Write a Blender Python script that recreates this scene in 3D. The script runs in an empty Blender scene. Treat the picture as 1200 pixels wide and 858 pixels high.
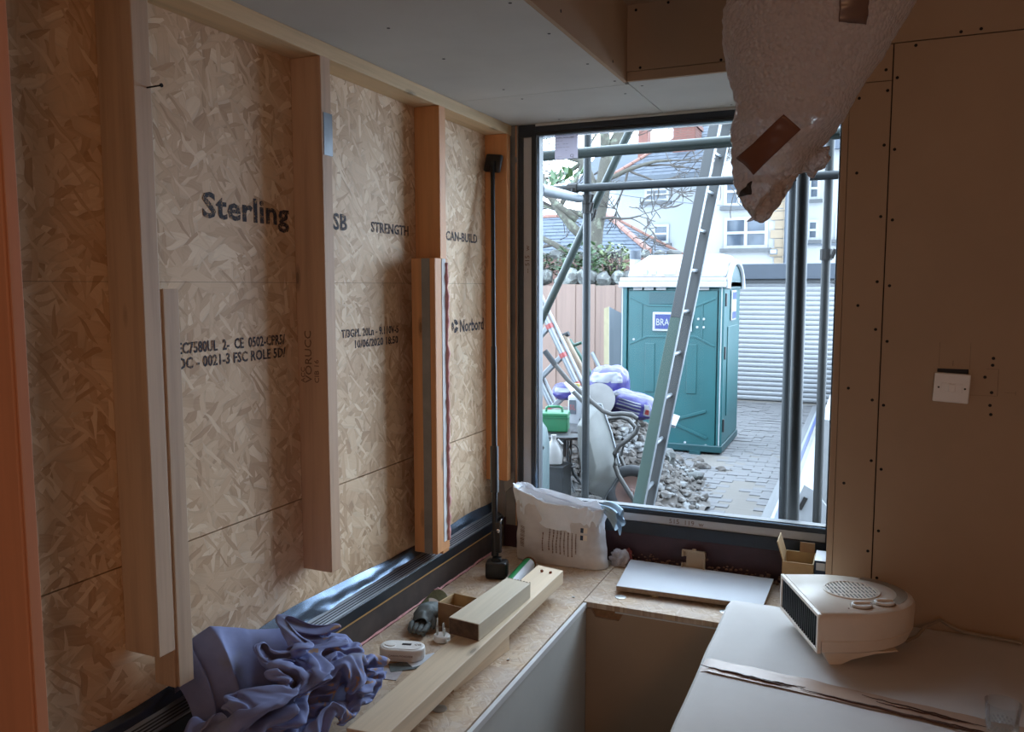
import bpy, bmesh, math, random
import numpy as np
from mathutils import Vector, Matrix, Euler, noise

C = bpy.context.scene.collection
SC = bpy.context.scene
R = math.radians
rnd = random.Random(7)

# ------------------------------------------------------------------ camera
EYE = 1.55
cam_d = bpy.data.cameras.new('camera')
cam_d.sensor_width = 36.0
cam_d.lens = 958.55 / 1200 * 36.0
cam_d.clip_start = 0.05
cam_d.clip_end = 300
cam = bpy.data.objects.new('camera', cam_d)
C.objects.link(cam)
cam.location = (0, 0, EYE)
cam.rotation_euler = (R(90 - 5.573), R(0.07), R(23.478))
SC.camera = cam

# ------------------------------------------------------------------ view, sky, lamps
SC.view_settings.view_transform = 'Standard'
SC.view_settings.look = 'None'
SC.view_settings.gamma = 1
SC.view_settings.use_curve_mapping = False
SC.view_settings.exposure = 1.0

world = bpy.data.worlds.new('overcast_sky')
SC.world = world
world.use_nodes = True
wn = world.node_tree
wn.nodes.clear()
w_out = wn.nodes.new('ShaderNodeOutputWorld')
w_bg = wn.nodes.new('ShaderNodeBackground')
w_tc = wn.nodes.new('ShaderNodeTexCoord')
w_no = wn.nodes.new('ShaderNodeTexNoise')
w_no.inputs['Scale'].default_value = 1.6
w_no.inputs['Detail'].default_value = 4
w_cr = wn.nodes.new('ShaderNodeValToRGB')
w_cr.color_ramp.elements[0].position = 0.3
w_cr.color_ramp.elements[0].color = (0.58, 0.76, 1.0, 1)
w_cr.color_ramp.elements[1].position = 0.7
w_cr.color_ramp.elements[1].color = (0.73, 0.86, 1.0, 1)
wn.links.new(w_tc.outputs['Generated'], w_no.inputs['Vector'])
wn.links.new(w_no.outputs['Fac'], w_cr.inputs['Fac'])
wn.links.new(w_cr.outputs['Color'], w_bg.inputs['Color'])
w_bg.inputs['Strength'].default_value = 7.0
wn.links.new(w_bg.outputs['Background'], w_out.inputs['Surface'])


def area(name, loc, target, sx, sy, power, color, portal=False):
    d = bpy.data.lights.new(name, 'AREA')
    d.shape = 'RECTANGLE'
    d.size, d.size_y = sx, sy
    d.energy = power
    d.color = color
    o = bpy.data.objects.new(name, d)
    C.objects.link(o)
    o.location = loc
    v = Vector(target) - Vector(loc)
    o.rotation_euler = v.to_track_quat('-Z', 'Y').to_euler()
    if portal:
        d.cycles.is_portal = True
    return o


# daylight comes in through the window only: a portal guides the sampling of the sky
area('window_portal', (-0.62, 3.16, 1.42), (-0.62, 0, 1.42), 1.3, 1.5, 1, (1, 1, 1), True)
# warm work light standing in the room behind the photographer
wl = bpy.data.lights.new('work_light', 'POINT')
wl.energy = 8.6
wl.color = (1.0, 0.46, 0.17)
wl.shadow_soft_size = 0.12
wlo = bpy.data.objects.new('work_light', wl)
C.objects.link(wlo)
wlo.location = (0.55, -0.70, 1.80)
# added soft fill from behind the camera; the closed back wall has no opening
area('back_fill', (0.6, -2.85, 1.25), (0.2, 3, 1.1), 2.2, 1.9, 4.5, (0.86, 0.93, 1.0))


# ------------------------------------------------------------------ colour and material helpers
def lin(c):
    c = c / 255.0
    return c / 12.92 if c <= 0.04045 else ((c + 0.055) / 1.055) ** 2.4


def rgb(r, g, b):
    return (lin(r), lin(g), lin(b), 1)


class NT:
    def __init__(s, name):
        s.m = bpy.data.materials.new(name)
        s.m.use_nodes = True
        s.t = s.m.node_tree
        s.t.nodes.clear()
        s.out = s.n('ShaderNodeOutputMaterial')

    def n(s, kind, **kw):
        nd = s.t.nodes.new(kind)
        for k, v in kw.items():
            if hasattr(nd, k) and k not in nd.inputs:
                setattr(nd, k, v)
            else:
                nd.inputs[k].default_value = v
        return nd

    def l(s, a, b):
        s.t.links.new(a, b)

    def math(s, op, a, b=0.0, clamp=False):
        nd = s.n('ShaderNodeMath', operation=op)
        nd.use_clamp = clamp
        for i, v in enumerate((a, b)):
            if isinstance(v, (int, float)):
                nd.inputs[i].default_value = v
            else:
                s.l(v, nd.inputs[i])
        return nd.outputs[0]

    def mix(s, f, a, b):
        nd = s.n('ShaderNodeMix', data_type='RGBA')
        for sock, v in ((nd.inputs[0], f), (nd.inputs[6], a), (nd.inputs[7], b)):
            if isinstance(v, (int, float)):
                sock.default_value = v
            elif isinstance(v, tuple):
                sock.default_value = v
            else:
                s.l(v, sock)
        return nd.outputs[2]

    def ramp(s, f, stops):
        nd = s.n('ShaderNodeValToRGB')
        e = nd.color_ramp.elements
        while len(e) < len(stops):
            e.new(0.5)
        for k, (p, c) in enumerate(stops):
            e[k].position = p
            e[k].color = c if isinstance(c, tuple) else (c, c, c, 1)
        s.l(f, nd.inputs[0])
        return nd.outputs[0]

    def coords(s, scale=(1, 1, 1), rot=(0, 0, 0)):
        tc = s.n('ShaderNodeTexCoord')
        mp = s.n('ShaderNodeMapping')
        mp.inputs['Scale'].default_value = scale
        mp.inputs['Rotation'].default_value = rot
        s.l(tc.outputs['Object'], mp.inputs['Vector'])
        return mp.outputs[0]

    def noise(s, vec, scale, detail=3, rough=0.55):
        nd = s.n('ShaderNodeTexNoise')
        nd.inputs['Scale'].default_value = scale
        nd.inputs['Detail'].default_value = detail
        nd.inputs['Roughness'].default_value = rough
        s.l(vec, nd.inputs['Vector'])
        return nd.outputs[0]

    def finish(s, color, rough=0.6, metal=0.0, height=None, bump=0.2, dist=0.002, spec=0.5, **kw):
        b = s.n('ShaderNodeBsdfPrincipled')
        if isinstance(color, tuple):
            b.inputs['Base Color'].default_value = color
        else:
            s.l(color, b.inputs['Base Color'])
        if isinstance(rough, (int, float)):
            b.inputs['Roughness'].default_value = rough
        else:
            s.l(rough, b.inputs['Roughness'])
        b.inputs['Metallic'].default_value = metal
        b.inputs['Specular IOR Level'].default_value = spec
        for k, v in kw.items():
            b.inputs[k].default_value = v
        if height is not None:
            bp = s.n('ShaderNodeBump')
            bp.inputs['Strength'].default_value = bump
            bp.inputs['Distance'].default_value = dist
            s.l(height, bp.inputs['Height'])
            s.l(bp.outputs[0], b.inputs['Normal'])
        s.l(b.outputs[0], s.out.inputs[0])
        return s.m


ALB = 1.0   # base colour scale, lowered outdoors to hold brightness down under the strong sky


def dull(c):  # puts the brightness scale into the colour
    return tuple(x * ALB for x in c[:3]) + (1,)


def plain(name, c, rough=0.55, metal=0.0, var=0.12, scale=12.0, bump=0.0, spec=0.5, dist=0.002, stretch=(1, 1, 1), **kw):
    c = dull(c)
    n = NT(name)
    v = n.coords(stretch)
    f = n.noise(v, scale, 5, 0.6)
    lo = tuple(x * (1 - var) for x in c[:3]) + (1,)
    hi = tuple(min(1, x * (1 + var)) for x in c[:3]) + (1,)
    col = n.ramp(f, [(0.3, lo), (0.7, hi)])
    return n.finish(col, rough, metal, f if bump else None, bump, dist, spec, **kw)


def flecked(name, c, fleck, amount=0.6, scale=30.0, rough=0.7, metal=0.0, bump=0.3, dist=0.003, stretch=(1, 1, 1)):
    """base colour with blotches of a second one (paint splashes, dust, lichen, mortar)"""
    c, fleck = dull(c), dull(fleck)
    n = NT(name)
    v = n.coords(stretch)
    f = n.noise(v, scale, 6, 0.65)
    g = n.noise(v, scale * 0.23, 3, 0.5)
    m = n.ramp(n.math('ADD', f, n.math('MULTIPLY', g, 0.5)), [(amount, 0.0), (amount + 0.1, 1.0)])
    base = n.mix(g, tuple(x * 0.8 for x in c[:3]) + (1,), tuple(min(1, x * 1.15) for x in c[:3]) + (1,))
    col = n.mix(m, base, fleck)
    return n.finish(col, rough, metal, f, bump, dist)


def osb(name, axes, tint=1.0, dusty=0.0, size=1.0):
    """oriented strand board: seven layers of long strands lying over each other"""
    n = NT(name)
    tc = n.n('ShaderNodeTexCoord')
    sp = n.n('ShaderNodeSeparateXYZ')
    n.l(tc.outputs['Object'], sp.inputs[0])
    cb = n.n('ShaderNodeCombineXYZ')
    n.l(sp.outputs[axes[0]], cb.inputs[0])
    n.l(sp.outputs[axes[1]], cb.inputs[1])
    p = cb.outputs[0]
    wn_ = n.n('ShaderNodeTexNoise')
    wn_.inputs['Scale'].default_value = 9
    n.l(p, wn_.inputs['Vector'])
    wv = n.n('ShaderNodeVectorMath', operation='SCALE')
    n.l(wn_.outputs['Color'], wv.inputs[0])
    wv.inputs['Scale'].default_value = 0.035
    wa = n.n('ShaderNodeVectorMath', operation='ADD')
    n.l(p, wa.inputs[0])
    n.l(wv.outputs[0], wa.inputs[1])
    p = wa.outputs[0]
    t = tint
    pal = [(0.0, rgb(120 * t, 88 * t, 64 * t)), (0.10, rgb(180 * t, 146 * t, 112 * t)), (0.4, rgb(203 * t, 172 * t, 138 * t)),
           (0.75, rgb(215 * t, 188 * t, 155 * t)), (1.0, rgb(232 * t, 212 * t, 184 * t))]
    col = rgb(170 * t, 134 * t, 94 * t)
    hgt = None
    layers = [(8, .14, .046, 0.0), (70, .13, .04, .30), (-35, .15, .036, .35), (22, .13, .028, .40), (112, .11, .034, .5), (-62, .13, .024, .55), (48, .10, .02, .62), (-14, .12, .026, .6), (92, .07, .014, .74), (28, .05, .012, .78), (-48, .06, .008, .84)]
    for k, (ang, ln, wd, thr) in enumerate(layers):
        mp = n.n('ShaderNodeMapping')
        mp.vector_type = 'TEXTURE'
        mp.inputs['Rotation'].default_value = (0, 0, R(ang))
        mp.inputs['Scale'].default_value = (ln * size, wd * size, 1)
        mp.inputs['Location'].default_value = (0.31 * k, 0.17 * k, 0)
        n.l(p, mp.inputs['Vector'])
        vo = n.n('ShaderNodeTexVoronoi', voronoi_dimensions='2D', distance='MINKOWSKI')
        vo.inputs['Scale'].default_value = 1
        vo.inputs['Exponent'].default_value = 3.5
        n.l(mp.outputs[0], vo.inputs['Vector'])
        cs = n.n('ShaderNodeSeparateColor')
        n.l(vo.outputs['Color'], cs.inputs[0])
        # grain along the strand
        mg = n.n('ShaderNodeMapping')
        mg.vector_type = 'TEXTURE'
        mg.inputs['Rotation'].default_value = (0, 0, R(ang))
        mg.inputs['Scale'].default_value = (0.09, 0.004, 1)
        n.l(p, mg.inputs['Vector'])
        gr = n.noise(mg.outputs[0], 1.0, 2)
        val = n.math('ADD', n.math('MULTIPLY', cs.outputs[1], 0.8), n.math('MULTIPLY', gr, 0.28))
        edge = n.ramp(vo.outputs['Distance'], [(0.45, 1.0), (0.7, 0.88)])
        fc = n.ramp(val, pal)
        mm = n.n('ShaderNodeMix', data_type='RGBA', blend_type='MULTIPLY')
        mm.inputs[0].default_value = 1
        n.l(fc, mm.inputs[6])
        n.l(edge, mm.inputs[7])
        mask = n.math('GREATER_THAN', cs.outputs[0], thr)
        col = n.mix(mask, col, mm.outputs[2])
        h = n.math('ADD', cs.outputs[2], n.math('MULTIPLY', gr, 0.3))
        if hgt is None:
            hgt = h
        else:
            hm = n.n('ShaderNodeMix', data_type='FLOAT')
            n.l(mask, hm.inputs[0])
            n.l(hgt, hm.inputs[2])
            n.l(h, hm.inputs[3])
            hgt = hm.outputs[0]
    if dusty:
        d = n.noise(p, 5.0, 6, 0.7)
        dm = n.ramp(d, [(0.40, 0.05), (0.62, dusty)])
        col = n.mix(dm, col, rgb(184, 172, 164))
    return n.finish(col, 0.62, 0, hgt, 0.35, 0.002)


def pine(name, c, axis='Z', knots=True, dark=0.78, ring=26.0):
    """sawn softwood: fine grain drawn out along one axis, some knots"""
    c = dull(c)
    n = NT(name)
    st = {'X': (0.05, 1, 1), 'Y': (1, 0.05, 1), 'Z': (1, 1, 0.05)}[axis]
    v = n.coords(st)
    f = n.noise(v, ring, 4, 0.6)
    g = n.noise(v, ring * 5, 3, 0.6)
    s = n.math('ADD', n.math('MULTIPLY', f, 0.75), n.math('MULTIPLY', g, 0.25))
    lo = tuple(x * dark for x in c[:3]) + (1,)
    hi = tuple(min(1, x * 1.12) for x in c[:3]) + (1,)
    col = n.ramp(s, [(0.32, lo), (0.52, c), (0.72, hi)])
    if knots:
        kv = {'X': (3.2, 11, 11), 'Y': (11, 3.2, 11), 'Z': (11, 11, 3.2)}[axis]
        vo = n.n('ShaderNodeTexVoronoi')
        vo.inputs['Scale'].default_value = 1.0
        n.l(n.coords(kv), vo.inputs['Vector'])
        k1 = n.ramp(vo.outputs['Distance'], [(0.085, 1.0), (0.13, 0.0)])
        k2 = n.ramp(vo.outputs['Distance'], [(0.05, 1.0), (0.06, 0.0)])
        col = n.mix(n.math('MULTIPLY', k1, 0.55), col, tuple(x * 0.45 for x in c[:3]) + (1,))
        col = n.mix(n.math('MULTIPLY', k2, 0.6), col, tuple(x * 0.22 for x in c[:3]) + (1,))
    return n.finish(col, 0.62, 0, s, 0.15, 0.001)


def see_through(name, tint, gloss=0.06, rough=0.0):
    """a clear sheet: passes light straight on, mirrors a little at its surface"""
    n = NT(name)
    tr = n.n('ShaderNodeBsdfTransparent')
    tr.inputs[0].default_value = tint
    gl = n.n('ShaderNodeBsdfGlossy')
    gl.inputs['Roughness'].default_value = rough
    gl.inputs[0].default_value = (1, 1, 1, 1)
    lw = n.n('ShaderNodeLayerWeight')
    lw.inputs[0].default_value = 0.18
    f = n.math('ADD', n.math('MULTIPLY', lw.outputs['Fresnel'], 0.6), gloss, True)
    mx = n.n('ShaderNodeMixShader')
    n.l(f, mx.inputs[0])
    n.l(tr.outputs[0], mx.inputs[1])
    n.l(gl.outputs[0], mx.inputs[2])
    n.l(mx.outputs[0], n.out.inputs[0])
    return n.m


# ------------------------------------------------------------------ mesh helpers
class MB:
    def __init__(s):
        s.v, s.f = [], []

    def add(s, vs, fs):
        o = len(s.v)
        s.v += [tuple(float(c) for c in v) for v in vs]
        s.f += [tuple(i + o for i in f) for f in fs]
        return s

    def box(s, x0, x1, y0, y1, z0, z1):
        return s.add([(x0, y0, z0), (x1, y0, z0), (x1, y1, z0), (x0, y1, z0), (x0, y0, z1), (x1, y0, z1), (x1, y1, z1), (x0, y1, z1)],
                     [(0, 3, 2, 1), (4, 5, 6, 7), (0, 1, 5, 4), (1, 2, 6, 5), (2, 3, 7, 6), (3, 0, 4, 7)])

    def obox(s, c, size, m=None):
        m = m or Matrix.Identity(3)
        c = Vector(c)
        h = [x / 2 for x in size]
        vs = [c + m @ Vector((sx * h[0], sy * h[1], sz * h[2])) for sz in (-1, 1) for sx, sy in ((-1, -1), (1, -1), (1, 1), (-1, 1))]
        return s.add(vs, [(0, 3, 2, 1), (4, 5, 6, 7), (0, 1, 5, 4), (1, 2, 6, 5), (2, 3, 7, 6), (3, 0, 4, 7)])

    def beam(s, a, b, w, t, side=(0, 1, 0)):
        """bar of width w (across) and thickness t (along side) from a to b"""
        a, b = Vector(a), Vector(b)
        d = (b - a)
        L = d.length
        d.normalize()
        sd = Vector(side)
        sd = (sd - d * sd.dot(d)).normalized()
        x = sd.cross(d)
        m = Matrix((x, sd, d)).transposed()
        return s.obox((a + b) / 2, (w, t, L), m)

    def tube(s, pts, r, n=10, cap=True):
        pts = [Vector(p) for p in pts]
        rs = r if isinstance(r, (list, tuple)) else [r] * len(pts)
        rings = []
        up = None
        for i, p in enumerate(pts):
            d = (pts[min(i + 1, len(pts) - 1)] - pts[max(i - 1, 0)])
            if d.length < 1e-9:
                d = Vector((0, 0, 1))
            d.normalize()
            if up is None:
                up = Vector((0, 0, 1)) if abs(d.z) < 0.9 else Vector((1, 0, 0))
            x = d.cross(up)
            if x.length < 1e-6:
                x = d.orthogonal()
            x.normalize()
            y = d.cross(x)
            up = y * -1 if False else up
            rings.append([p + (x * math.cos(2 * math.pi * k / n) + y * math.sin(2 * math.pi * k / n)) * rs[i] for k in range(n)])
        vs = [v for q in rings for v in q]
        fs = [(i * n + k, i * n + (k + 1) % n, (i + 1) * n + (k + 1) % n, (i + 1) * n + k) for i in range(len(pts) - 1) for k in range(n)]
        if cap:
            fs += [tuple(range(n - 1, -1, -1)), tuple((len(pts) - 1) * n + k for k in range(n))]
        return s.add(vs, fs)

    def lathe(s, prof, c=(0, 0, 0), n=24, m=None, sx=1, sy=1):
        """profile of (radius, height) turned about z, optional rotation m, closed at both ends"""
        c = Vector(c)
        m = m or Matrix.Identity(3)
        vs = [c + m @ Vector((r * sx * math.cos(2 * math.pi * k / n), r * sy * math.sin(2 * math.pi * k / n), h)) for r, h in prof for k in range(n)]
        fs = [(i * n + k, i * n + (k + 1) % n, (i + 1) * n + (k + 1) % n, (i + 1) * n + k) for i in range(len(prof) - 1) for k in range(n)]
        fs += [tuple(range(n - 1, -1, -1)), tuple((len(prof) - 1) * n + k for k in range(n))]
        return s.add(vs, fs)

    def prism(s, poly, axis, a, b):
        """polygon given in the other two axes (in x,y,z order), extruded from a to b"""
        def mk(p, t):
            return {'X': (t, p[0], p[1]), 'Y': (p[0], t, p[1]), 'Z': (p[0], p[1], t)}[axis]
        k = len(poly)
        vs = [mk(p, a) for p in poly] + [mk(p, b) for p in poly]
        fs = [tuple(range(k)), tuple(range(2 * k - 1, k - 1, -1))] + [(i, i + k, (i + 1) % k + k, (i + 1) % k) for i in range(k)]
        return s.add(vs, fs)

    def grid(s, fn, nu, nv, wrap=False):
        vs = [fn(i / (nu if wrap else nu - 1), j / (nv - 1)) for j in range(nv) for i in range(nu)]
        fs = []
        for j in range(nv - 1):
            for i in range(nu if wrap else nu - 1):
                i2 = (i + 1) % nu
                fs.append((j * nu + i, j * nu + i2, (j + 1) * nu + i2, (j + 1) * nu + i))
        return s.add(vs, fs)

    def rock(s, c, size, seed, sub=2, rough=0.32):
        bm = bmesh.new()
        bmesh.ops.create_icosphere(bm, subdivisions=sub, radius=1)
        rr = random.Random(seed)
        off = Vector((rr.uniform(-50, 50), rr.uniform(-50, 50), rr.uniform(-50, 50)))
        planes = [(Vector((rr.gauss(0, 1), rr.gauss(0, 1), rr.gauss(0, 1))).normalized(), rr.uniform(0.55, 0.85)) for _ in range(9)]
        M = Euler((rr.uniform(0, 6), rr.uniform(0, 6), rr.uniform(0, 6))).to_matrix()
        vs = []
        for v in bm.verts:
            p = v.co.copy()
            for nrm, d in planes:
                e = p.dot(nrm) - d
                if e > 0:
                    p -= nrm * e * 0.9
            p *= 1 + rough * noise.noise(p * 1.7 + off)
            p = M @ p
            vs.append(Vector(c) + Vector((p.x * size[0], p.y * size[1], p.z * size[2])))
        fs = [tuple(v.index for v in f.verts) for f in bm.faces]
        bm.free()
        return s.add(vs, fs)

    def mesh(s, name, mat, origin=(0, 0, 0), bevel=0.0, smooth=False, seg=2, fix=True):
        me = bpy.data.meshes.new(name)
        o = Vector(origin)
        me.from_pydata([Vector(v) - o for v in s.v], [], s.f)
        if fix or bevel:
            bm = bmesh.new()
            bm.from_mesh(me)
            if bevel:
                bmesh.ops.bevel(bm, geom=[e for e in bm.edges if len(e.link_faces) == 2 and e.calc_face_angle(0) > 0.6], offset=bevel, segments=seg, profile=0.5, affect='EDGES', clamp_overlap=True)
            if fix:
                bmesh.ops.recalc_face_normals(bm, faces=bm.faces)
            bm.to_mesh(me)
            bm.free()
        if smooth:
            for p in me.polygons:
                p.use_smooth = True
            if smooth != 'all':
                me.set_sharp_from_angle(angle=R(38))
        if mat:
            me.materials.append(mat)
        return me

    def build(s, name, mat, parent=None, bevel=0.0, smooth=False, label=None, kind=None, seg=2, origin=None, fix=True):
        wl_ = world_loc(parent) if parent else Vector((0, 0, 0))
        org = Vector(origin) if origin is not None else wl_
        o = bpy.data.objects.new(name, s.mesh(name, mat, org, bevel, smooth, seg, fix))
        C.objects.link(o)
        if parent:
            o.parent = parent
        o.location = org - wl_
        if label:
            o['label'] = label
        if kind:
            o['kind'] = kind
        return o


def world_loc(o):
    v = Vector((0, 0, 0))
    while o is not None:
        v += Vector(o.location)
        o = o.parent
    return v


def thing(name, label, cat, loc, group=None):
    o = bpy.data.objects.new(name, None)
    o.empty_display_size = 0.05
    C.objects.link(o)
    o.location = loc
    o['label'] = label
    o['category'] = cat
    if group:
        o['group'] = group
    return o


def tag(o, label, cat, group=None):
    o['label'] = label
    o['category'] = cat
    if group:
        o['group'] = group
    return o


def struct(o):
    o['kind'] = 'structure'
    return o


def copies(name, mesh, parent, spots, rots=None):
    """alike pieces sharing one mesh, placed at world points"""
    wl_ = world_loc(parent)
    out = []
    for k, p in enumerate(spots):
        o = bpy.data.objects.new(name, mesh)
        C.objects.link(o)
        o.parent = parent
        o.location = Vector(p) - wl_
        if rots:
            o.rotation_euler = rots[k]
        out.append(o)
    return out


def text_mb(body, size, place, depth=0.0006, squash=1.0, spacing=1.0, bold=0.0):
    """flat lettering; place(u, v, w) maps reading direction, up and outward to the world"""
    cu = bpy.data.curves.new('lettering', 'FONT')
    cu.body = body
    cu.size = size
    cu.extrude = depth
    cu.offset = bold * size
    cu.resolution_u = 2
    cu.space_character = spacing
    ob = bpy.data.objects.new('lettering', cu)
    C.objects.link(ob)
    dg = bpy.context.evaluated_depsgraph_get()
    me = bpy.data.meshes.new_from_object(ob.evaluated_get(dg))
    mb = MB()
    mb.add([place(v.co.x * squash, v.co.y, v.co.z) for v in me.vertices], [tuple(p.vertices) for p in me.polygons])
    bpy.data.objects.remove(ob)
    bpy.data.curves.remove(cu)
    bpy.data.meshes.remove(me)
    return mb


def rotz(a):
    return Matrix.Rotation(a, 3, 'Z')


# ------------------------------------------------------------------ materials
M = {}
M['osb_wall'] = osb('osb_wall', ('Y', 'Z'))
M['osb_top'] = osb('osb_top', ('X', 'Y'), 0.92, 0.6, 0.6)
M['pine'] = pine('pine_stud', rgb(190, 156, 126), 'Z')
M['pine_grey'] = pine('pine_weathered', rgb(188, 164, 140), 'Z')
M['pine_red'] = pine('pine_red', rgb(196, 138, 88), 'Z')
M['pine_plate'] = pine('pine_plate', rgb(206, 178, 138), 'Y')
M['pine_beam'] = pine('pine_beam', rgb(208, 188, 160), 'Y', True, 0.85)
M['pine_block'] = pine('pine_block', rgb(192, 180, 158), 'Y', True, 0.85, 18)
M['end_grain'] = plain('end_grain', rgb(92, 72, 54), 0.8, 0, 0.35, 60)
M['lining'] = pine('door_lining_wood', rgb(200, 140, 104), 'Z', False, 0.9)
M['plaster'] = plain('plasterboard', rgb(172, 148, 124), 0.85, 0, 0.05, 3.0, 0.08, 0.2)
M['plaster_grey'] = plain('plasterboard_grey', rgb(188, 188, 184), 0.85, 0, 0.05, 4.0, 0.05, 0.2)
M['plaster_white'] = plain('plasterboard_edge', rgb(205, 205, 205), 0.8, 0, 0.06)
M['gypsum'] = plain('torn_card', rgb(150, 112, 78), 0.9, 0, 0.3, 40, 0.6)
M['seam'] = plain('seam_shadow_gap', rgb(52, 46, 42), 0.95)
M['screw'] = plain('black_screw', rgb(24, 22, 22), 0.45, 0.6)
M['black_alu'] = plain('black_aluminium', rgb(40, 45, 52), 0.38, 0.2, 0.15, 20)
M['grey_strip'] = plain('grey_thermal_strip', rgb(176, 176, 178), 0.55, 0, 0.05)
M['bead'] = plain('glazing_bead', rgb(120, 138, 156), 0.25, 0.7, 0.08)
M['steel_grey'] = plain('galvanised_grey', rgb(128, 124, 118), 0.5, 0.3, 0.2, 9)
M['rail_alu'] = plain('mill_aluminium', rgb(150, 156, 164), 0.33, 0.75, 0.15, 14)
M['film'] = plain('silver_membrane', rgb(96, 110, 128), 0.24, 0.75, 0.25, 10, 0.35)
M['gold'] = plain('raw_timber_edge', rgb(176, 138, 84), 0.5, 0.1)
M['plinth'] = plain('dark_plinth', rgb(62, 50, 44), 0.8, 0, 0.25, 16, 0.2)
M['maroon'] = plain('maroon_plinth', rgb(58, 34, 40), 0.55, 0, 0.25, 14, 0.15)
M['foam_pink'] = plain('pink_foam', rgb(206, 150, 150), 0.8, 0, 0.2, 60, 0.6)
M['ink'] = flecked('stamped_ink', rgb(44, 46, 58), rgb(186, 150, 108), 0.80, 330, 0.8, 0, 0.0)
M['ink_grey'] = plain('faded_ink', rgb(112, 84, 66), 0.8)
M['floor'] = plain('screed', rgb(96, 90, 84), 0.85, 0, 0.2, 6)
M['black_plastic'] = plain('black_plastic', rgb(28, 27, 28), 0.4)
M['black_steel'] = plain('black_powder_steel', rgb(22, 22, 24), 0.32, 0.3)
M['chrome'] = plain('chrome', rgb(210, 212, 215), 0.15, 1.0)
M['white_plastic'] = plain('white_plastic', rgb(226, 224, 220), 0.35, 0, 0.04)
M['cream'] = plain('cream_plastic', rgb(226, 214, 198), 0.32, 0, 0.04)
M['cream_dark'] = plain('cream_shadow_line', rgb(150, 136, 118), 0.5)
M['board_white'] = plain('white_melamine', rgb(206, 210, 216), 0.4, 0, 0.04, 6)
M['chip'] = plain('chipboard_edge', rgb(150, 128, 108), 0.8, 0, 0.2, 90)
M['card'] = plain('cardboard', rgb(176, 150, 112), 0.85, 0, 0.1, 20)
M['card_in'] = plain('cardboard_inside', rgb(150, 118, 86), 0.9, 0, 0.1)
M['paper'] = plain('wrapping_paper', rgb(200, 196, 192), 0.75, 0, 0.04, 5, 0.12)
M['tape'] = plain('tan_tape', rgb(176, 148, 128), 0.35, 0, 0.08, 10, 0.1)
M['tape_brown'] = plain('brown_tape', rgb(96, 62, 48), 0.4, 0, 0.1, 20)
M['tape_dark'] = plain('dark_fold_line', rgb(78, 54, 44), 0.5)
M['duct'] = plain('grey_duct_tape', rgb(120, 126, 134), 0.3, 0.4)
M['green_label'] = plain('green_label', rgb(20, 130, 70), 0.4)
M['rust'] = plain('rust_red', rgb(128, 72, 52), 0.7, 0.2, 0.3, 40)
M['glove'] = plain('grey_rubber_glove', rgb(92, 100, 100), 0.7, 0, 0.2, 60, 0.3)
M['olive'] = plain('knitted_cuff', rgb(110, 112, 84), 0.9, 0, 0.2, 120, 0.5)
M['zinc'] = plain('zinc', rgb(196, 198, 196), 0.3, 0.8, 0.1)
M['red_card'] = plain('dusty_red', rgb(140, 66, 62), 0.7)
M['grit'] = plain('brick_dust', rgb(120, 90, 76), .95, 0, .3, 30)
M['navy'] = plain('navy_card', rgb(44, 62, 88), 0.6)
M['beige'] = plain('beige_plastic', rgb(172, 150, 122), 0.5, 0, 0.06)
M['pencil'] = plain('pencil', rgb(70, 56, 46), 0.9)

# ================================================================== SETTING
# ---- floor, hidden room walls
fb = MB().box(-1.45, 2.6, -3.0, 3.2, -0.12, 0.0)
floor = struct(fb.build('floor', M['floor']))
mb = MB().box(2.5, 2.6, -3.0, 2.55, 0, 2.5)
struct(mb.build('wall_right', M['plaster']))
mb = MB().box(-1.45, 2.6, -3.1, -3.0, 0, 2.5)
struct(mb.build('wall_back', M['plaster']))

# ---- left wall: outer leaf, three rows of strand board, studs, plates
WX = -1.362
wall_left = struct(MB().box(-1.5, WX - 0.018, -3.0, 3.2, 0, 2.5).build('wall_left', M['plinth']))
for z0, z1 in ((0.5, 0.9865), (0.9895, 1.5595), (1.5602, 2.16)):
    MB().box(WX - 0.016, WX, -1.6, 2.93, z0, z1).build('osb_board', M['osb_wall'], wall_left)
MB().box(WX - 0.0175, WX - 0.016, -1.6, 2.93, 0.5, 2.16).build('board_joint', M['seam'], wall_left)
MB().box(WX, -1.274, -1.6, 2.93, 2.122, 2.16).build('top_plate', M['pine_plate'], wall_left, 0.002)
STX = -1.27
for y, zb, m_ in ((0.57, 0.64, 'pine'), (1.156, 0.812, 'pine_grey'), (1.73, 0.798, 'pine'), (2.345, 0.66, 'pine_red'), (2.876, 0.79, 'pine_red')):
    yt = 0.042 if y < 2.8 else 0.034
    s_ = MB().box(WX + 0.0005, STX, y, y + yt, zb, 2.1215).build('stud', M[m_], wall_left, 0.002)
    if y == 1.156:
        nl = MB().tube([(STX - 0.01, y + 0.03, 1.925), (STX + 0.032, y + 0.036, 1.928)], 0.0016, 6)
        nl.lathe([(0.004, -0.001), (0.004, 0.001)], (STX + 0.032, y + 0.036, 1.928), 8, Euler((0, R(86), 0)).to_matrix())
        nl.build('nail', M['screw'], s_)
    if y == 1.73:
        MB().box(STX, STX + 0.0012, y + 0.008, y + 0.044, 1.88, 1.985).build('tape_patch', M['duct'], s_, label='patch of silver grey tape')
        for k, (tx, sz) in enumerate((('ACC', .018), ('VORUCC', .030), ('CIB 16', .02))):
            text_mb(tx, sz, lambda u, v, w, k=k: (WX + 0.022 + k * 0.022 - v, y - 0.0004 - w, 1.30 + u), 0.0003, 1.1).build('stamp', M['ink_grey'], s_)
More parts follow.
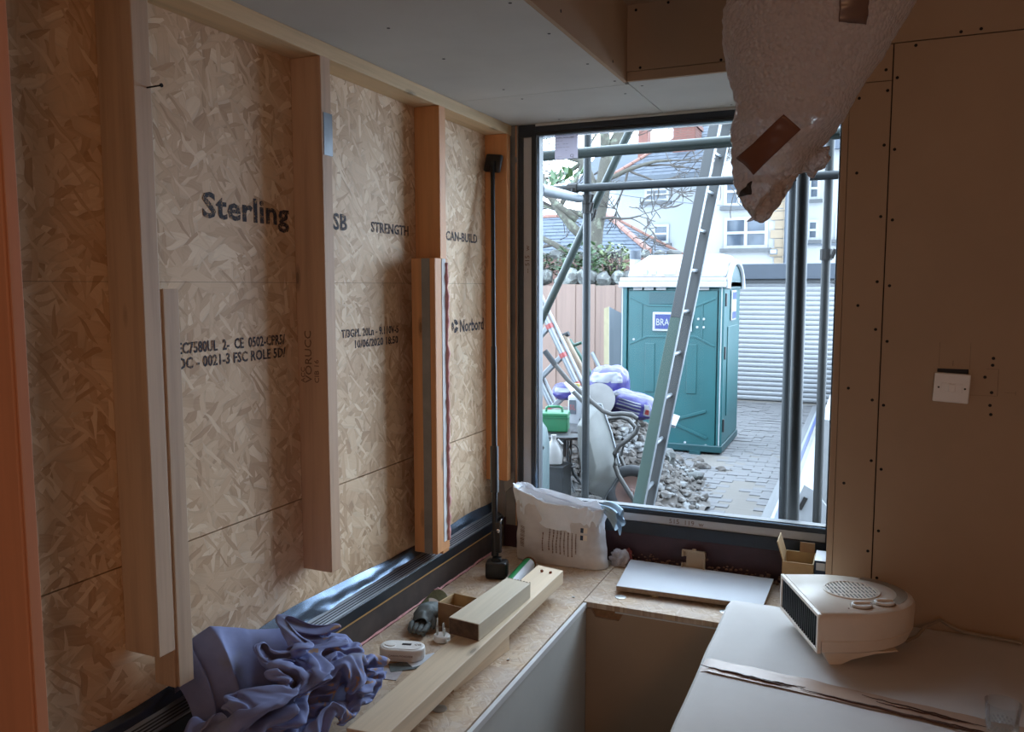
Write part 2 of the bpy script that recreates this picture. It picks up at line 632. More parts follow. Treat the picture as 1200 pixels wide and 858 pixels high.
# board nailed beside the first stud, running lower down
j = MB().box(WX + 0.03, STX - 0.007, 1.2, 1.246, 0.728, 1.545).build('packing_board', M['pine_grey'], wall_left, 0.002)
MB().box(STX - 0.0068, STX - .002, 1.207, 1.246, 0.728, 1.546).build('facing_strip', M['pine_grey'], j, 0.001)
# bolted-on offcut in front of the third stud, with squeezed out foam
j = MB().box(-1.325, -1.240, 2.252, 2.338, 0.690, 1.638).build('packing_board', M['pine_red'], wall_left, 0.003)
MB().box(-1.287, -1.258, 2.2505, 2.2525, 0.69, 1.637).build('weathered_band', M['steel_grey'], j)
fp = []
r_ = random.Random(3)
for k in range(60):
    t = k / 59
    fp.append((-1.238 + r_.uniform(-.0015, .002), 2.325 + r_.uniform(-.0025, .0025), 0.72 + t * 0.905))
MB().tube(fp, [0.006 + r_.uniform(-.002, .004) for _ in fp], 8).build('foam_bead', M['foam_pink'], j, 0, 'all', label='pink strip of squeezed out expanding foam')
MB().box(-1.2399, -1.2385, 2.296, 2.320, 0.72, 1.637).build('white_strip', M['plaster_white'], j)

# printed lettering on the strand board (reading along the wall)
def on_wall(y0, z0):
    return lambda u, v, w: (WX + 0.0006 + w, y0 + u, z0 + v)
for tx, sz, y, z, sq in (('Sterling', 0.078, 1.412, 1.705, 1.18), ('OSB', 0.062, 1.845, 1.708, 1.0), ('STRENGTH', 0.042, 2.085, 1.712, 1.0), ('CAN-BUILD', 0.044, 2.555, 1.712, 1.05),
                         ('EC7580UL  2-  CE  0502-CPR5/', 0.034, 1.325, 1.405, 0.76), ('DC - 0021-3 FSC ROLE 5D/', 0.034, 1.325, 1.372, 0.86),
                         ('T/3GPL 20Ln - 9.110V-5', 0.032, 1.925, 1.405, 0.92), ('10/06/2020 18:50', 0.032, 1.985, 1.372, 1.02),
                         ('Norbord', 0.062, 2.655, 1.385, 0.86)):
    text_mb(tx, sz, on_wall(y, z), 0.0003, sq, 1.05, .026).build('printed_lettering', M['ink'], wall_left)
lg = MB()
for k in range(3):
    a0 = k * 2.09 + 0.3
    pts = [(math.cos(a0 + t * 0.17) * rr_, math.sin(a0 + t * 0.17) * rr_) for rr_, ts in ((0.024, range(10)), (0.008, range(9, -1, -1))) for t in ts]
    lg.prism([(2.618 + p[0] * 1.1, 1.407 + p[1]) for p in pts], 'X', WX + 0.0003, WX + 0.0009)
lg.build('printed_emblem', M['ink'], wall_left)

# ---- sill along the foot of the left wall
sill = struct(MB().box(-1.362, -1.318, -1.2, 2.93, 0.5, 0.596).build('trim_1', M['plinth']))
MB().box(-1.318, -1.3155, -1.2, 2.925, 0.511, 0.596).build('riser', M['plinth'], sill)
MB().box(-1.362, -1.3095, -1.2, 2.925, 0.596, 0.601).build('raw_edge', M['gold'], sill, label='thin raw golden timber edge')
MB().box(-1.362, -1.309, -1.2, 2.925, 0.601, 0.634).build('front_rail', M['black_alu'], sill, 0.001)
MB().prism([(-1.358, 0.634), (-1.312, 0.634), (-1.312, 0.638), (-1.345, 0.656), (-1.358, 0.656)], 'Y', -1.2, 2.925).build('sloping_ledge', M['rail_alu'], sill)
g_ = MB()
for k in range(4):
    x = -1.316 - k * 0.0062
    g_.prism([(x - 0.003, 0.6375 + k * .0034), (x, 0.636 + k * .0034), (x, 0.6405 + k * .0034), (x - 0.003, 0.642 + k * .0034)], 'Y', -1.2, 2.924)
g_.build('groove', M['black_alu'], sill)
def film(u, v):
    y = -1.2 + u * 4.125
    w = noise.noise(Vector((y * 5, v * 1.5, 1.0)))
    w2 = noise.noise(Vector((y * 14, v * 3, 4.0)))
    top = 0.688 + 0.022 * max(0, math.sin(y * 4.1 + 0.6)) + 0.012 * w
    z = 0.652 + (top - 0.652) * v
    x = -1.3430 - 0.0165 * v ** 0.6 + 0.004 * w2 * (1 - v) + 0.003 * math.sin(v * 3.1)
    return (max(-1.3607, x), y, z)
MB().grid(film, 260, 8).build('membrane', M['film'], sill, 0, 'all', label='crinkled silver membrane turned up against the board', fix=False)
pf = [( -1.3135 + r_.uniform(-.001, .002), 0.9 + k * 0.0275, 0.5145 + r_.uniform(-.001, .002)) for k in range(73)]
MB().tube(pf, [0.0035 + r_.uniform(-.001, .0015) for _ in pf], 6).build('foam_line', M['foam_pink'], sill, 0, 'all', label='pink foam squeezed out along the joint')
for k in range(9):
    MB().rock((-1.309 + r_.uniform(-.006, .006), 2.37 + r_.uniform(-.014, .014), 0.519 + r_.uniform(0, .006)), (0.007, 0.008, 0.006), k, 1).build('foam_blob', M['foam_pink'], sill, 0, 'all')

# ---- bare timber lining close to the camera on the left
lin_ = struct(MB().box(-1.2, -1.0025, 0.7005, 0.722, 0.0, 2.158).build('door_1', M['lining'], None, 0.002))
MB().box(-1.0022, -1.0, 0.7035, 0.7205, 0.0, 2.158).build('lining_edge', M['lining'], lin_, 0.002)
MB().box(-1.36, -1.2, 0.745, 0.79, 0.0, 2.12).build('packing_piece', M['pine'], lin_)

# ---- ceiling: high part over the room, lowered border along the left wall and over the window
ZS = 2.16
ceiling = struct(MB().box(-1.5, 2.6, -3.1, 3.2, 2.40, 2.5).build('ceiling', M['plaster']))
MB().box(-0.69, 2.5, -3.0, 2.45, 2.380, 2.399).build('high_board', M['plaster'], ceiling)
MB().box(-1.362, -0.702, -3.0, 2.484, ZS, ZS + 0.0125).build('soffit_board', M['plaster_grey'], ceiling)
MB().box(-1.362, -0.692, 2.487, 2.938, ZS, ZS + 0.0125).build('soffit_board', M['plaster_grey'], ceiling)
MB().box(-0.6885, 0.02, 2.464, 2.938, ZS, ZS + 0.0125).build('soffit_board', M['plaster_grey'], ceiling)
MB().box(-1.36, -0.703, -3.0, 2.938, ZS + 0.013, ZS + 0.02).build('seam_backing', M['seam'], ceiling)
MB().box(-0.703, 0.02, 2.471, 2.938, ZS + 0.013, ZS + 0.02).build('seam_backing', M['seam'], ceiling)
MB().box(-0.702, -0.69, -3.0, 2.462, ZS + 0.0005, 2.38).build('upstand_board', M['plaster'], ceiling)
MB().box(-0.689, 2.5, 2.45, 2.4625, 2.189, 2.38).build('upstand_board', M['plaster'], ceiling)
MB().box(-0.6888, -0.07, 2.452, 2.4625, ZS + 0.0005, 2.187).build('upstand_strip', M['plaster'], ceiling)
MB().box(-0.702, 2.5, 2.4635, 2.47, 2.17, 2.38).build('seam_backing', M['seam'], ceiling)
def screw_mesh(axis):
    m3 = {'Z': Matrix.Identity(3), 'Y': Euler((R(90), 0, 0)).to_matrix(), 'X': Euler((0, R(90), 0)).to_matrix()}[axis]
    return MB().lathe([(0.0042, -0.0006), (0.0042, 0.0006), (0.002, 0.0002)], (0, 0, 0), 10, m3).mesh('screw_head', M['screw'])
sz_, sy_, sx_ = screw_mesh('Z'), screw_mesh('Y'), screw_mesh('X')
copies('screw_head', sz_, ceiling, [(x, y, ZS) for x, y in ((-1.069, 1.727), (-1.074, 2.013), (-1.067, 2.393), (-1.064, 2.535), (-.735, 1.92), (-.735, 2.217), (-.72, 2.43), (-1.068, 2.895), (-.735, 1.684), (-1.07, 1.4), (-.66, 2.52), (-.735, 2.6), (-.45, 2.9))])
copies('screw_head', sx_, ceiling, [(-0.69, 1.879, 2.195), (-0.69, 2.308, 2.184), (-0.69, 1.5, 2.2)])
copies('screw_head', sy_, ceiling, [(x, 2.45, z) for x, z in ((-.663, 2.363), (-.648, 2.196), (-.412, 2.193), (-.567, 2.372), (.192, 2.198), (.237, 2.2), (-.2, 2.36), (.1, 2.36), (.35, 2.36))])

# ---- far wall: plasterboard right of the window (it stands forward of the window)
FY = 2.45
wall_far = struct(MB().box(-0.055, 2.6, FY + 0.014, 3.2, 0.0, 2.5).build('wall_far', M['seam']))
def pb(x0, x1, z0, z1, nm='plasterboard_sheet'):
    return MB().box(x0, x1, FY, FY + 0.0125, z0, z1).build(nm, M['plaster'], wall_far, 0.0008, seg=1)
pb(-0.066, 0.0355, 0.0, 2.0915)
pb(-0.066, 0.0355, 2.0935, 2.186)
wb = MB()
hx0, hx1, hz0, hz1 = 0.176, 0.250, 1.262, 1.330
wb.box(0.0385, hx0, FY, FY + 0.0125, 0, 2.186).box(hx1, 2.5, FY, FY + 0.0125, 0, 2.186).box(hx0, hx1, FY, FY + 0.0125, 0, hz0).box(hx0, hx1, FY, FY + 0.0125, hz1, 2.186)
wb.build('plasterboard_sheet', M['plaster'], wall_far)
MB().box(-0.0665, -0.0555, FY + 0.013, 2.93, 0, 2.16).build('reveal_lining', M['plaster'], wall_far)
MB().box(-0.084, -0.0672, FY + 0.004, 2.93, 0.3, 2.158).build('reveal_board', M['plaster'], wall_far, 0.001, label='edge of the plasterboard lining the window reveal')
WS = [(.02, 2.121), (.045, 2.098), (.026, 2.067), (-.043, 2.053), (.089, 2.176), (.023, 1.925), (.046, 1.912), (-.042, 1.855), (.022, 1.736), (.048, 1.726), (.02, 1.561), (.048, 1.55), (-.026, 1.496), (.021, 1.431), (.048, 1.399), (-.042, 1.266), (.02, 1.236), (.046, 1.223), (.024, 1.066), (.047, 1.044), (-.044, .996), (.047, .869), (.025, .808), (.048, .734), (.305, 1.361), (.304, 1.343), (.288, 1.311), (.305, 1.271), (.303, 1.237), (.306, 1.213)]
copies('screw_head', sy_, wall_far, [(x if abs(x - .047) > .004 else x + .003, FY, z) for x, z in WS])
pm = MB()
for x0, x1, z0, z1 in ((.318, .3187, 1.262, 1.333), (.29, .318, 1.3325, 1.333), (.255, .316, 1.262, 1.2625), (.2515, .252, 1.33, 1.40), (.179, .1795, 1.335, 1.40), (.212, .213, 1.338, 1.352), (.335, .36, 1.272, 1.2724), (.359, .3595, 1.266, 1.277)):
    pm.box(x0, x1, FY - 0.0002, FY + 0.0002, z0, z1)
pm.build('pencil_line', M['pencil'], wall_far)

# light switch, slipped down from its cut-out
sw = thing('light_switch', 'white square light switch plate hanging below a dark slot on plasterboard', 'light switch', (0.211, FY, 1.28))
tm = Matrix.Rotation(R(2.5), 3, 'Y')
def swb(w, h, d0, d1, dx=0, dz=0):
    m_ = MB()
    m_.obox(Vector((0.211, FY - (d0 + d1) / 2, 1.28)) + tm @ Vector((dx, 0, dz)), (w, d1 - d0, h), tm)
    return m_
swb(0.085, 0.078, 0.004, 0.014).build('plate', M['white_plastic'], sw, 0.003)
swb(0.050, 0.025, 0.0135, 0.015).build('rocker_frame', M['white_plastic'], sw, 0.0006)
swb(0.016, 0.022, 0.0145, 0.0185).build('rocker', M['white_plastic'], sw, 0.001)
for dx in (-0.031, 0.031):
    mm = MB().lathe([(0.0026, -0.001), (0.0026, 0.001)], Vector((0.211, FY - 0.0142, 1.28)) + tm @ Vector((dx, 0, 0)), 10, Euler((R(90), 0, 0)).to_matrix())
    mm.build('screw_head', M['screw'], sw)
MB().box(0.1765, 0.2495, FY + 0.0105, FY + 0.0135, 1.2625, 1.3295).build('back_box', M['screw'], sw)  # set shallow; the darkness of the slot is put into its black colour
MB().box(0.195, 0.235, FY - 0.0035, FY + 0.0105, 1.268, 1.300).build('terminal_block', M['white_plastic'], sw)

# ---- window
WY = 2.94
win = struct(MB().box(-1.265, -0.02, WY + 0.02, WY + 0.075, 0.626, 0.70).build('window_1', M['black_alu']))
def wp(nm, x0, x1, z0, z1, y0, y1, m_, bv=0.0012, **k):
    return MB().box(x0, x1, y0, y1, z0, z1).build(nm, M[m_], win, bv, **k)
XL, XR, ZB, ZT = -1.164, -0.105, 0.727, 2.113
wp('frame', -1.232, -0.03, 0.626, 0.672, WY - .012, WY + .075, 'black_alu')
wp('frame', -1.232, -0.03, 0.702, ZB - .010, WY - .008, WY + .075, 'black_alu')
wp('frame', -1.245, -1.2275, 0.626, 2.158, WY - .008, WY + .075, 'black_alu')
wp('frame', -1.193, XL - .0125, 0.626, 2.158, WY - .008, WY + .075, 'black_alu')
wp('frame', -1.2275, -0.03, 2.128, 2.150, WY - .008, WY + .075, 'black_alu')
wp('frame', -1.24, -1.176, 2.112, 2.158, WY - .0105, WY + .03, 'black_alu')
wp('frame', XR, -0.03, 0.626, 2.158, WY - .008, WY + .075, 'black_alu')
s1 = wp('thermal_strip', -1.2275, -1.193, 0.702, 2.112, WY - .002, WY + .01, 'grey_strip', label='pale grey strip let into the black frame')
s2 = wp('thermal_strip', -1.176, -0.105, 0.672, 0.702, WY - .004, WY + .01, 'grey_strip', label='pale grey strip let into the black frame')
wp('bead', XL - .0125, XL - .004, ZB, ZT, WY - .005, WY + .02, 'bead')
wp('bead', XL - .004, XL, ZB, ZT, WY + .0, WY + .03, 'black_plastic')
wp('bead', XL - .012, XR, ZB - .010, ZB - .004, WY - .006, WY + .02, 'bead')
wp('bead', XL - .004, XR, ZB - .004, ZB, WY + .0, WY + .03, 'black_plastic')
wp('bead', XL - .012, XR, ZT, ZT + .005, WY - .004, WY + .02, 'bead')
wp('bead', XL - .012, XR, ZT + .005, 2.129, WY - .002, WY + .03, 'black_plastic')
M['glass'] = see_through('window_glass', (0.97, 0.985, 0.985, 1), 0.0)
wp('pane', XL - .006, XR + .006, ZB - .006, ZT + .006, WY + .022, WY + .030, 'glass', 0)
text_mb('515  119  w', 0.024, lambda u, v, w: (-0.645 + u, WY - .0045 - w, 0.679 + v), 0.0002, 1.1).build('handwriting', M['ink_grey'], s2)
text_mb('-- 515  w', 0.026, lambda u, v, w: (-1.203 - v, WY - .0025 - w, 1.60 + u), 0.0002, 1.1).build('handwriting', M['ink_grey'], s1)
# left jamb: galvanised post with a fixing plate
jb = struct(MB().box(-1.300, -1.247, WY - .012, WY + .06, 0.60, 2.158).build('trim_2', M['steel_grey'], None, 0.001))
MB().box(-1.256, -1.252, WY - .0135, WY - .011, 0.60, 2.158).build('bright_edge', M['pine_red'], jb)
MB().lathe([(0.022, -0.002), (0.022, 0.002)], (-1.272, WY - .015, 2.03), 8, Euler((R(90), R(20), 0)).to_matrix()).build('fixing_plate', M['steel_grey'], jb, 0.0006)
MB().add([(-1.30, WY - .03, .80), (-1.262, WY - .02, .82), (-1.258, WY - .022, .77), (-1.296, WY - .035, .735), (-1.30, WY - .028, .80), (-1.262, WY - .018, .82), (-1.258, WY - .020, .77), (-1.296, WY - .033, .735)], [(0, 1, 2, 3), (7, 6, 5, 4), (0, 4, 5, 1), (1, 5, 6, 2), (2, 6, 7, 3), (3, 7, 4, 0)]).build('bent_flap', M['steel_grey'], jb)
# plinth under the window, head trim above
pl = struct(MB().box(-1.31, -0.05, WY - .008, WY + .1, 0.3, 0.626).build('trim_3', M['maroon']))
dl = MB()
r_ = random.Random(11)
for k in range(420):
    x = -0.86 + 0.75 * r_.random()
    s0 = r_.uniform(.002, .007)
    dl.rock((x, WY - .012 - abs(r_.gauss(0, .012)), 0.511 + s0 * .5 + max(0, r_.gauss(.012, .012)) * (1 if r_.random() < .6 else 0)), (s0 * 1.3, s0, s0 * .8), k, 1)
o = dl.build('loose_debris', M['grit'], pl)
o['kind'] = 'stuff'
struct(MB().box(-1.235, -0.05, WY - .0095, WY + .075, 2.150, 2.159).build('trim_4', M['plaster_grey']))
# outer face of the house around the window
struct(MB().box(-3.5, -1.245, WY + .08, 3.18, -0.3, 5.0).build('wall_outer_left', M['plaster_white']))
struct(MB().box(-0.03, 3.5, WY + .08, 3.18, -0.3, 5.0).build('wall_outer_right', M['plaster_white']))
struct(MB().box(-1.245, -0.03, WY + .08, 3.18, 2.15, 5.0).build('wall_outer_head', M['plaster_white']))
struct(MB().box(-1.245, -0.03, WY + .08, 3.18, -0.3, 0.626).build('wall_outer_foot', M['plaster_white']))

# ---- built-in bench: strand board top around an open well
ZP = 0.51
bench = thing('window_bench', 'built-in bench of dusty strand board with grey lined open well below the window', 'bench', (-0.85, 2.0, 0))
MB().box(-1.3125, -0.832, -1.0, 2.930, ZP - .018, ZP).build('top_board', M['osb_top'], bench, 0.0008, seg=1)
MB().box(-0.829, -0.09, 2.500, 2.930, ZP - .018, ZP).build('top_board', M['osb_top'], bench, 0.0008, seg=1)
MB().box(-0.37, 2.4, -0.6, 2.446, ZP - .018, ZP).build('top_board', M['osb_top'], bench)
MB().box(-0.843, -0.820, -1.0, 2.4985, 0.0, ZP - .02).build('side_panel', M['plaster_grey'], bench)
MB().box(-0.8285, -0.8165, -1.0, 2.4985, ZP - .0199, ZP - .003).build('panel_edge', M['plaster_white'], bench, label='white bare edge of the lining panel')
tp = []
r_ = random.Random(5)
for k in range(30):
    x = -0.8195 + k / 29 * 0.46
    tp.append((x, ZP - 0.022 - (0.02 * (1 + .4 * r_.random()) if 1 < k < 8 else 0.0)))
MB().prism([(-0.8195, 0.0)] + tp + [(-0.3595, 0.0)], 'Y', 2.500, 2.512).build('end_panel', M['plaster'], bench)
MB().box(-0.819, -0.365, 2.512, 2.516, 0.3, ZP - .02).build('torn_card', M['gypsum'], bench, label='brown torn card edge of the end panel')
MB().box(-0.72, -0.36, 2.4985, 2.510, ZP - .0225, ZP - .0185).build('panel_edge', M['plaster_white'], bench, label='white bare edge of the lining panel')
MB().box(-0.37, -0.352, -0.6, 2.4985, 0.0, ZP - .02).build('side_panel', M['plaster_grey'], bench)
wm = MB().lathe([(0.0185, 0), (0.0185, 0.0018), (0.009, 0.0034), (0.004, 0.002)], (0, 0, 0), 20).mesh('fixing_washer', M['zinc'], (0, 0, 0), 0, True)
copies('fixing_washer', wm, bench, [(-0.934, 1.698, ZP), (-0.726, 2.583, ZP), (-0.383, 2.596, ZP), (-0.9, 0.9, ZP)])
for k in range(12):
    MB().rock((r_.uniform(-1.2, -.85), r_.uniform(1.9, 2.85), ZP + .002), (.006, .005, .003), 90 + k, 1).build('plaster_crumb', M['plaster_white'], bench)

# ================================================================== THINGS ON THE BENCH
# ---- long board on a support, short block on top
t = thing('timber_board', 'long pale sawn timber board lying along the bench raised on an offcut', 'timber', (-0.95, 1.4, 0.5555))
ang = 0.0
MB().add([(-1.0, 1.40, .5555), (-.905, 1.408, .5555), (-.905, 2.512, .5555), (-1.004, 2.532, .5555), (-1.0, 1.40, .600), (-.905, 1.408, .600), (-.905, 2.512, .600), (-1.004, 2.532, .600)],
         [(0, 3, 2, 1), (4, 5, 6, 7), (0, 1, 5, 4), (1, 2, 6, 5), (2, 3, 7, 6), (3, 0, 4, 7)]).build('plank', M['pine_beam'], t, 0.002)
for x, y in ((-.965, 2.47), (-.935, 2.47)):
    MB().rock((x, y, .603), (.007, .006, .006), int(x * 1000), 1).build('broken_fixing', M['rust'], t)
o = MB().add([(-.995, 1.80, ZP), (-.940, 1.785, ZP), (-.908, 2.069, ZP), (-.985, 2.08, ZP), (-.995, 1.80, .555), (-.940, 1.785, .555), (-.908, 2.069, .555), (-.985, 2.08, .555)],
             [(0, 3, 2, 1), (4, 5, 6, 7), (0, 1, 5, 4), (1, 2, 6, 5), (2, 3, 7, 6), (3, 0, 4, 7)]).build('timber_offcut', M['pine_beam'], None, 0.001)
tag(o, 'pale timber offcut lying flat underneath the long board', 'timber')
t = thing('timber_block', 'short thick timber block with dark sawn end on top of the long board', 'timber', (-0.965, 2.08, 0.6003))
MB().add([(-1.022, 1.915, .6003), (-.925, 1.903, .6003), (-.914, 2.244, .6003), (-1.0, 2.258, .6003), (-1.022, 1.915, .648), (-.925, 1.903, .648), (-.914, 2.244, .648), (-1.0, 2.258, .648)],
         [(0, 3, 2, 1), (4, 5, 6, 7), (0, 1, 5, 4), (1, 2, 6, 5), (2, 3, 7, 6), (3, 0, 4, 7)]).build('body', M['pine_block'], t, 0.002)
MB().add([(-1.020, 1.9138, .602), (-.927, 1.9022, .602), (-.927, 1.9022, .646), (-1.020, 1.9138, .646), (-1.020, 1.9148, .602), (-.927, 1.9032, .602), (-.927, 1.9032, .646), (-1.020, 1.9148, .646)],
         [(0, 1, 2, 3), (7, 6, 5, 4), (0, 4, 5, 1), (1, 5, 6, 2), (2, 6, 7, 3), (3, 7, 4, 0)]).build('sawn_end', M['end_grain'], t, label='dark weathered end grain')
sw_ = MB()
for k in range(9):
    sw_.rock((-1.0 + k * .0105, 2.2565 - k * .0017, .6485), (.004, .003, .002), k, 1)
sw_.build('splintered_edge', M['pine_block'], t)

# ---- support prop leaning against the last stud
t = thing('support_prop', 'black telescopic support prop leaning against the last stud by the window', 'prop', (-1.195, 2.58, ZP))
A, B = Vector((-1.197, 2.600, ZP + .075)), Vector((-1.316, 2.848, 2.015))
def along(k):
    return A + (B - A) * k
dr = (B - A).normalized()
MB().tube([along(0), along(.52)], .0105, 14).build('lower_tube', M['black_steel'], t, 0, True)
MB().tube([along(.06), along(.985)], .0085, 14).build('upper_tube', M['black_steel'], t, 0, True)
MB().tube([along(.155), along(.27)], .0155, 14).build('grip_sleeve', M['black_plastic'], t, 0, True)
MB().add(*(lambda b: (b.v, b.f))(MB().tube([along(.0), along(.06)], .013, 12))).build('collar', M['black_plastic'], t, 0, True)
tr_ = MB().beam(along(.01) + Vector((.017, -.006, 0)), along(.085) + Vector((.017, -.006, 0)), .024, .014, (0, 1, 0))
h_ = tr_.build('lock_handle', M['black_plastic'], t, 0.005)
MB().lathe([(.007, 0), (.007, .003), (.003, .005)], along(.065) + Vector((.020, -.014, 0)), 14, Euler((R(90), 0, 0)).to_matrix()).build('pivot_pin', M['chrome'], h_, 0, True)
MB().tube([along(.06), along(.09) + Vector((.03, -.004, .003))], .003, 6).build('release_lever', M['chrome'], t)
mt = Euler((0, 0, R(16))).to_matrix()
MB().obox((-1.185, 2.59, ZP + .0315), (.078, .060, .062), mt).build('foot_pad', M['black_plastic'], t, 0.010, True, seg=3)
MB().obox((-1.187, 2.592, ZP + .066), (.034, .034, .014), mt).build('foot_socket', M['black_steel'], t, 0.003)
mp_ = Euler((R(-7), R(8), R(-10))).to_matrix()
MB().obox((-1.3185, 2.8600, 2.012), (.074, .018, .068), mp_).build('head_pad', M['black_plastic'], t, 0.008, True, seg=3)
MB().obox((-1.3165, 2.848, 2.000), (.024, .018, .040), mp_).build('head_socket', M['black_steel'], t, 0.003)

# ---- open bag of plaster under the window
M['bag'] = None
n = NT('bag_paper')
v = n.coords()
f1 = n.noise(v, 9, 5, .6)
col = n.ramp(f1, [(.3, rgb(190, 187, 187)), (.7, rgb(214, 212, 213))])
M['bag'] = n.finish(col, .75, 0, f1, .35, .006)
M['bag_white'] = plain('bag_lining', rgb(226, 232, 240), .7, 0, .05, 20, .3)
M['bag_blue'] = plain('bag_blue_print', rgb(150, 178, 198), .7)
t = thing('plaster_bag', 'open crumpled white paper bag of plaster with rolled top below the window', 'bag', (-1.03, 2.83, ZP))
def bag_r(u, v_, off=0.0):
    a = u * 2 * math.pi
    cx, cy = -1.028, 2.842
    hw, hd = .172 - .012 * v_, .052 * (1 - .15 * v_) + .012 * math.sin(v_ * math.pi)
    sg = lambda q, e: math.copysign(abs(q) ** e, q)
    x = hw * sg(math.cos(a), .55)
    y = hd * sg(math.sin(a), .6)
    if v_ > .8:
        y *= 1 + .1 * (v_ - .8) * 5
    q = Vector((x * 9, y * 9, v_ * 2.2))
    d = .014 * noise.noise(q + Vector((3, 1, 2))) + .006 * noise.noise(q * 3.1)
    rr = Vector((x, y, 0)).normalized() * (d + off)
    tx = x - .5 * hw
    lift = .012 * (x / hw) ** 2
    z = ZP + .001 + v_ * (.225 + .03 * (-x / hw)) + (lift * v_)
    lean = -.014 * v_
    return (cx + x + rr.x + lean * 1.2, cy + y + rr.y - .004 * v_, z)
bg = MB().grid(lambda u, v_: bag_r(u, v_), 96, 40, True)
bg.f.append(tuple(range(95, -1, -1)))
bg.build('sack', M['bag'], t, 0, 'all')
def collar(u, v_):
    # the mouth of the bag rolled outwards in crumpled folds
    p = Vector(bag_r(u, 1.0))
    c_ = Vector((-1.04, 2.838, p.z))
    d = (p - c_)
    d.z = 0
    d.normalize()
    ph = v_ * math.pi * 1.25
    drop = .050 + .050 * noise.noise(Vector((u * 19, 2, 0))) + .022 * abs(math.sin(u * math.pi * 17))
    out = .006 + .014 * math.sin(min(ph, math.pi))
    z = p.z + .018 * math.sin(ph) * (1 if ph < math.pi / 2 else 1) - (drop * max(0, (v_ - .4) / .6) ** 1.1)
    w = .010 * noise.noise(Vector((u * 34, v_ * 4, 5)))
    q = p + d * (out + w)
    return (q.x, min(q.y, 2.922), z + .013 * noise.noise(Vector((u * 21, v_ * 3, 9))))
MB().grid(collar, 150, 16, True).build('rolled_mouth', M['bag_white'], t, 0, 'all', label='white crumpled paper mouth rolled outwards', fix=False)
def fill(u, v_):
    a = u * 2 * math.pi
    return (-1.042 + .15 * v_ * math.cos(a), 2.838 + .040 * v_ * math.sin(a), .715 + .012 * (1 - v_))
MB().grid(fill, 24, 6, True).build('plaster_powder', M['plaster_white'], t, 0, 'all', fix=False)
def twist(u, v_):
    a = u * 2 * math.pi
    rr = (.012 + .022 * v_) * (1 + .35 * math.sin(a * 5 + v_ * 3))
    return (-.868 + .072 * v_ + .2 * rr * math.cos(a), 2.835 - .02 * v_ + rr * math.cos(a), .742 - .045 * v_ * v_ + rr * math.sin(a) * 1.1)
MB().grid(twist, 40, 10, True).build('torn_corner', M['bag_blue'], t, 0, 'all', label='pale blue torn corner of the bag', fix=False)
# print on the front of the bag: a block of small lines, two boxes and a bar code
def on_bag(x, h, off=.0022):
    # front face lies at angle 270 degrees: solve for u by bisection on x
    lo, hi = .5, 1.0
    vv = min(max((h - ZP) / .235, .02), .99)
    for _ in range(24):
        mid = (lo + hi) / 2
        if bag_r(mid, vv)[0] < x:
            lo = mid
        else:
            hi = mid
    return Vector(bag_r((lo + hi) / 2, vv)) + Vector((0, -off, 0))
r_ = random.Random(2)
for k in range(9):
    pr = MB()
    x = -1.078 + k * .0148 + (0.006 if k > 0 else -.004)
    h = .655 - (.02 if k in (0,) else 0)
    while h > .555 + r_.uniform(0, .02):
        ln = r_.uniform(.003, .010)
        a_, b_ = on_bag(x - .0022, h), on_bag(x + .0022, h)
        c_, d_ = on_bag(x + .0022, h - ln), on_bag(x - .0022, h - ln)
        pr.add([a_, b_, c_, d_], [(3, 2, 1, 0)])
        h -= ln + .0025
    pr.build('print_line', M['ink_grey'], t, fix=False)
for k, h in enumerate((.685, .655)):
    q = MB()
    q.add([on_bag(-.938, h), on_bag(-.912, h), on_bag(-.912, h - .022), on_bag(-.938, h - .022)], [(3, 2, 1, 0)])
    q.build('print_box', M['cream'], t, fix=False)
    q = MB()
    q.add([on_bag(-.937, h - .001, .003), on_bag(-.926, h - .001, .003), on_bag(-.926, h - .021, .003), on_bag(-.937, h - .021, .003)], [(3, 2, 1, 0)])
    q.build('print_symbol', M['navy'], t, fix=False)
bc = MB()
for k in range(16):
    h = .565 + k * .0045
    w = .0012 + .0016 * r_.random()
    bc.add([on_bag(-1.178, h + w), on_bag(-1.158, h + w), on_bag(-1.158, h), on_bag(-1.178, h)], [(3, 2, 1, 0)])
bc.build('bar_code', M['ink_grey'], t, fix=False)

# crumpled plastic scrap beside the bag
def scrap(cx, cy, sx, sy, sz, seed, nm, mats, label, cat):
    off = Vector((seed * 3.1, seed * 1.7, seed))
    def fn(u, v_):
        a, b = u * 2 * math.pi, (v_ - .5) * math.pi * .98
        p = Vector((math.cos(a) * math.cos(b), math.sin(a) * math.cos(b), math.sin(b)))
        d = 1 + .45 * noise.noise(p * 2.2 + off) + .25 * abs(noise.noise(p * 5 + off))
        return (cx + p.x * sx * d, cy + p.y * sy * d, max(ZP + .0005, ZP + sz * .8 + p.z * sz * d))
    o = MB().grid(fn, 40, 22, True).build(nm, mats, None, 0, True, origin=(cx, cy, ZP), fix=False)
    return tag(o, label, cat)
M['poly'] = plain('cloudy_polythene', rgb(176, 172, 176), .25, 0, .2, 30, .3)
scrap(-.815, 2.885, .034, .022, .034, 3, 'plastic_scrap', M['poly'], 'crumpled dusty clear plastic scrap at the right end of the bag', 'plastic')
scrap(-.79, 2.905, .014, .012, .032, 8, 'red_scrap', M['red_card'], 'dull red crumpled scrap behind the clear plastic scrap', 'scrap')

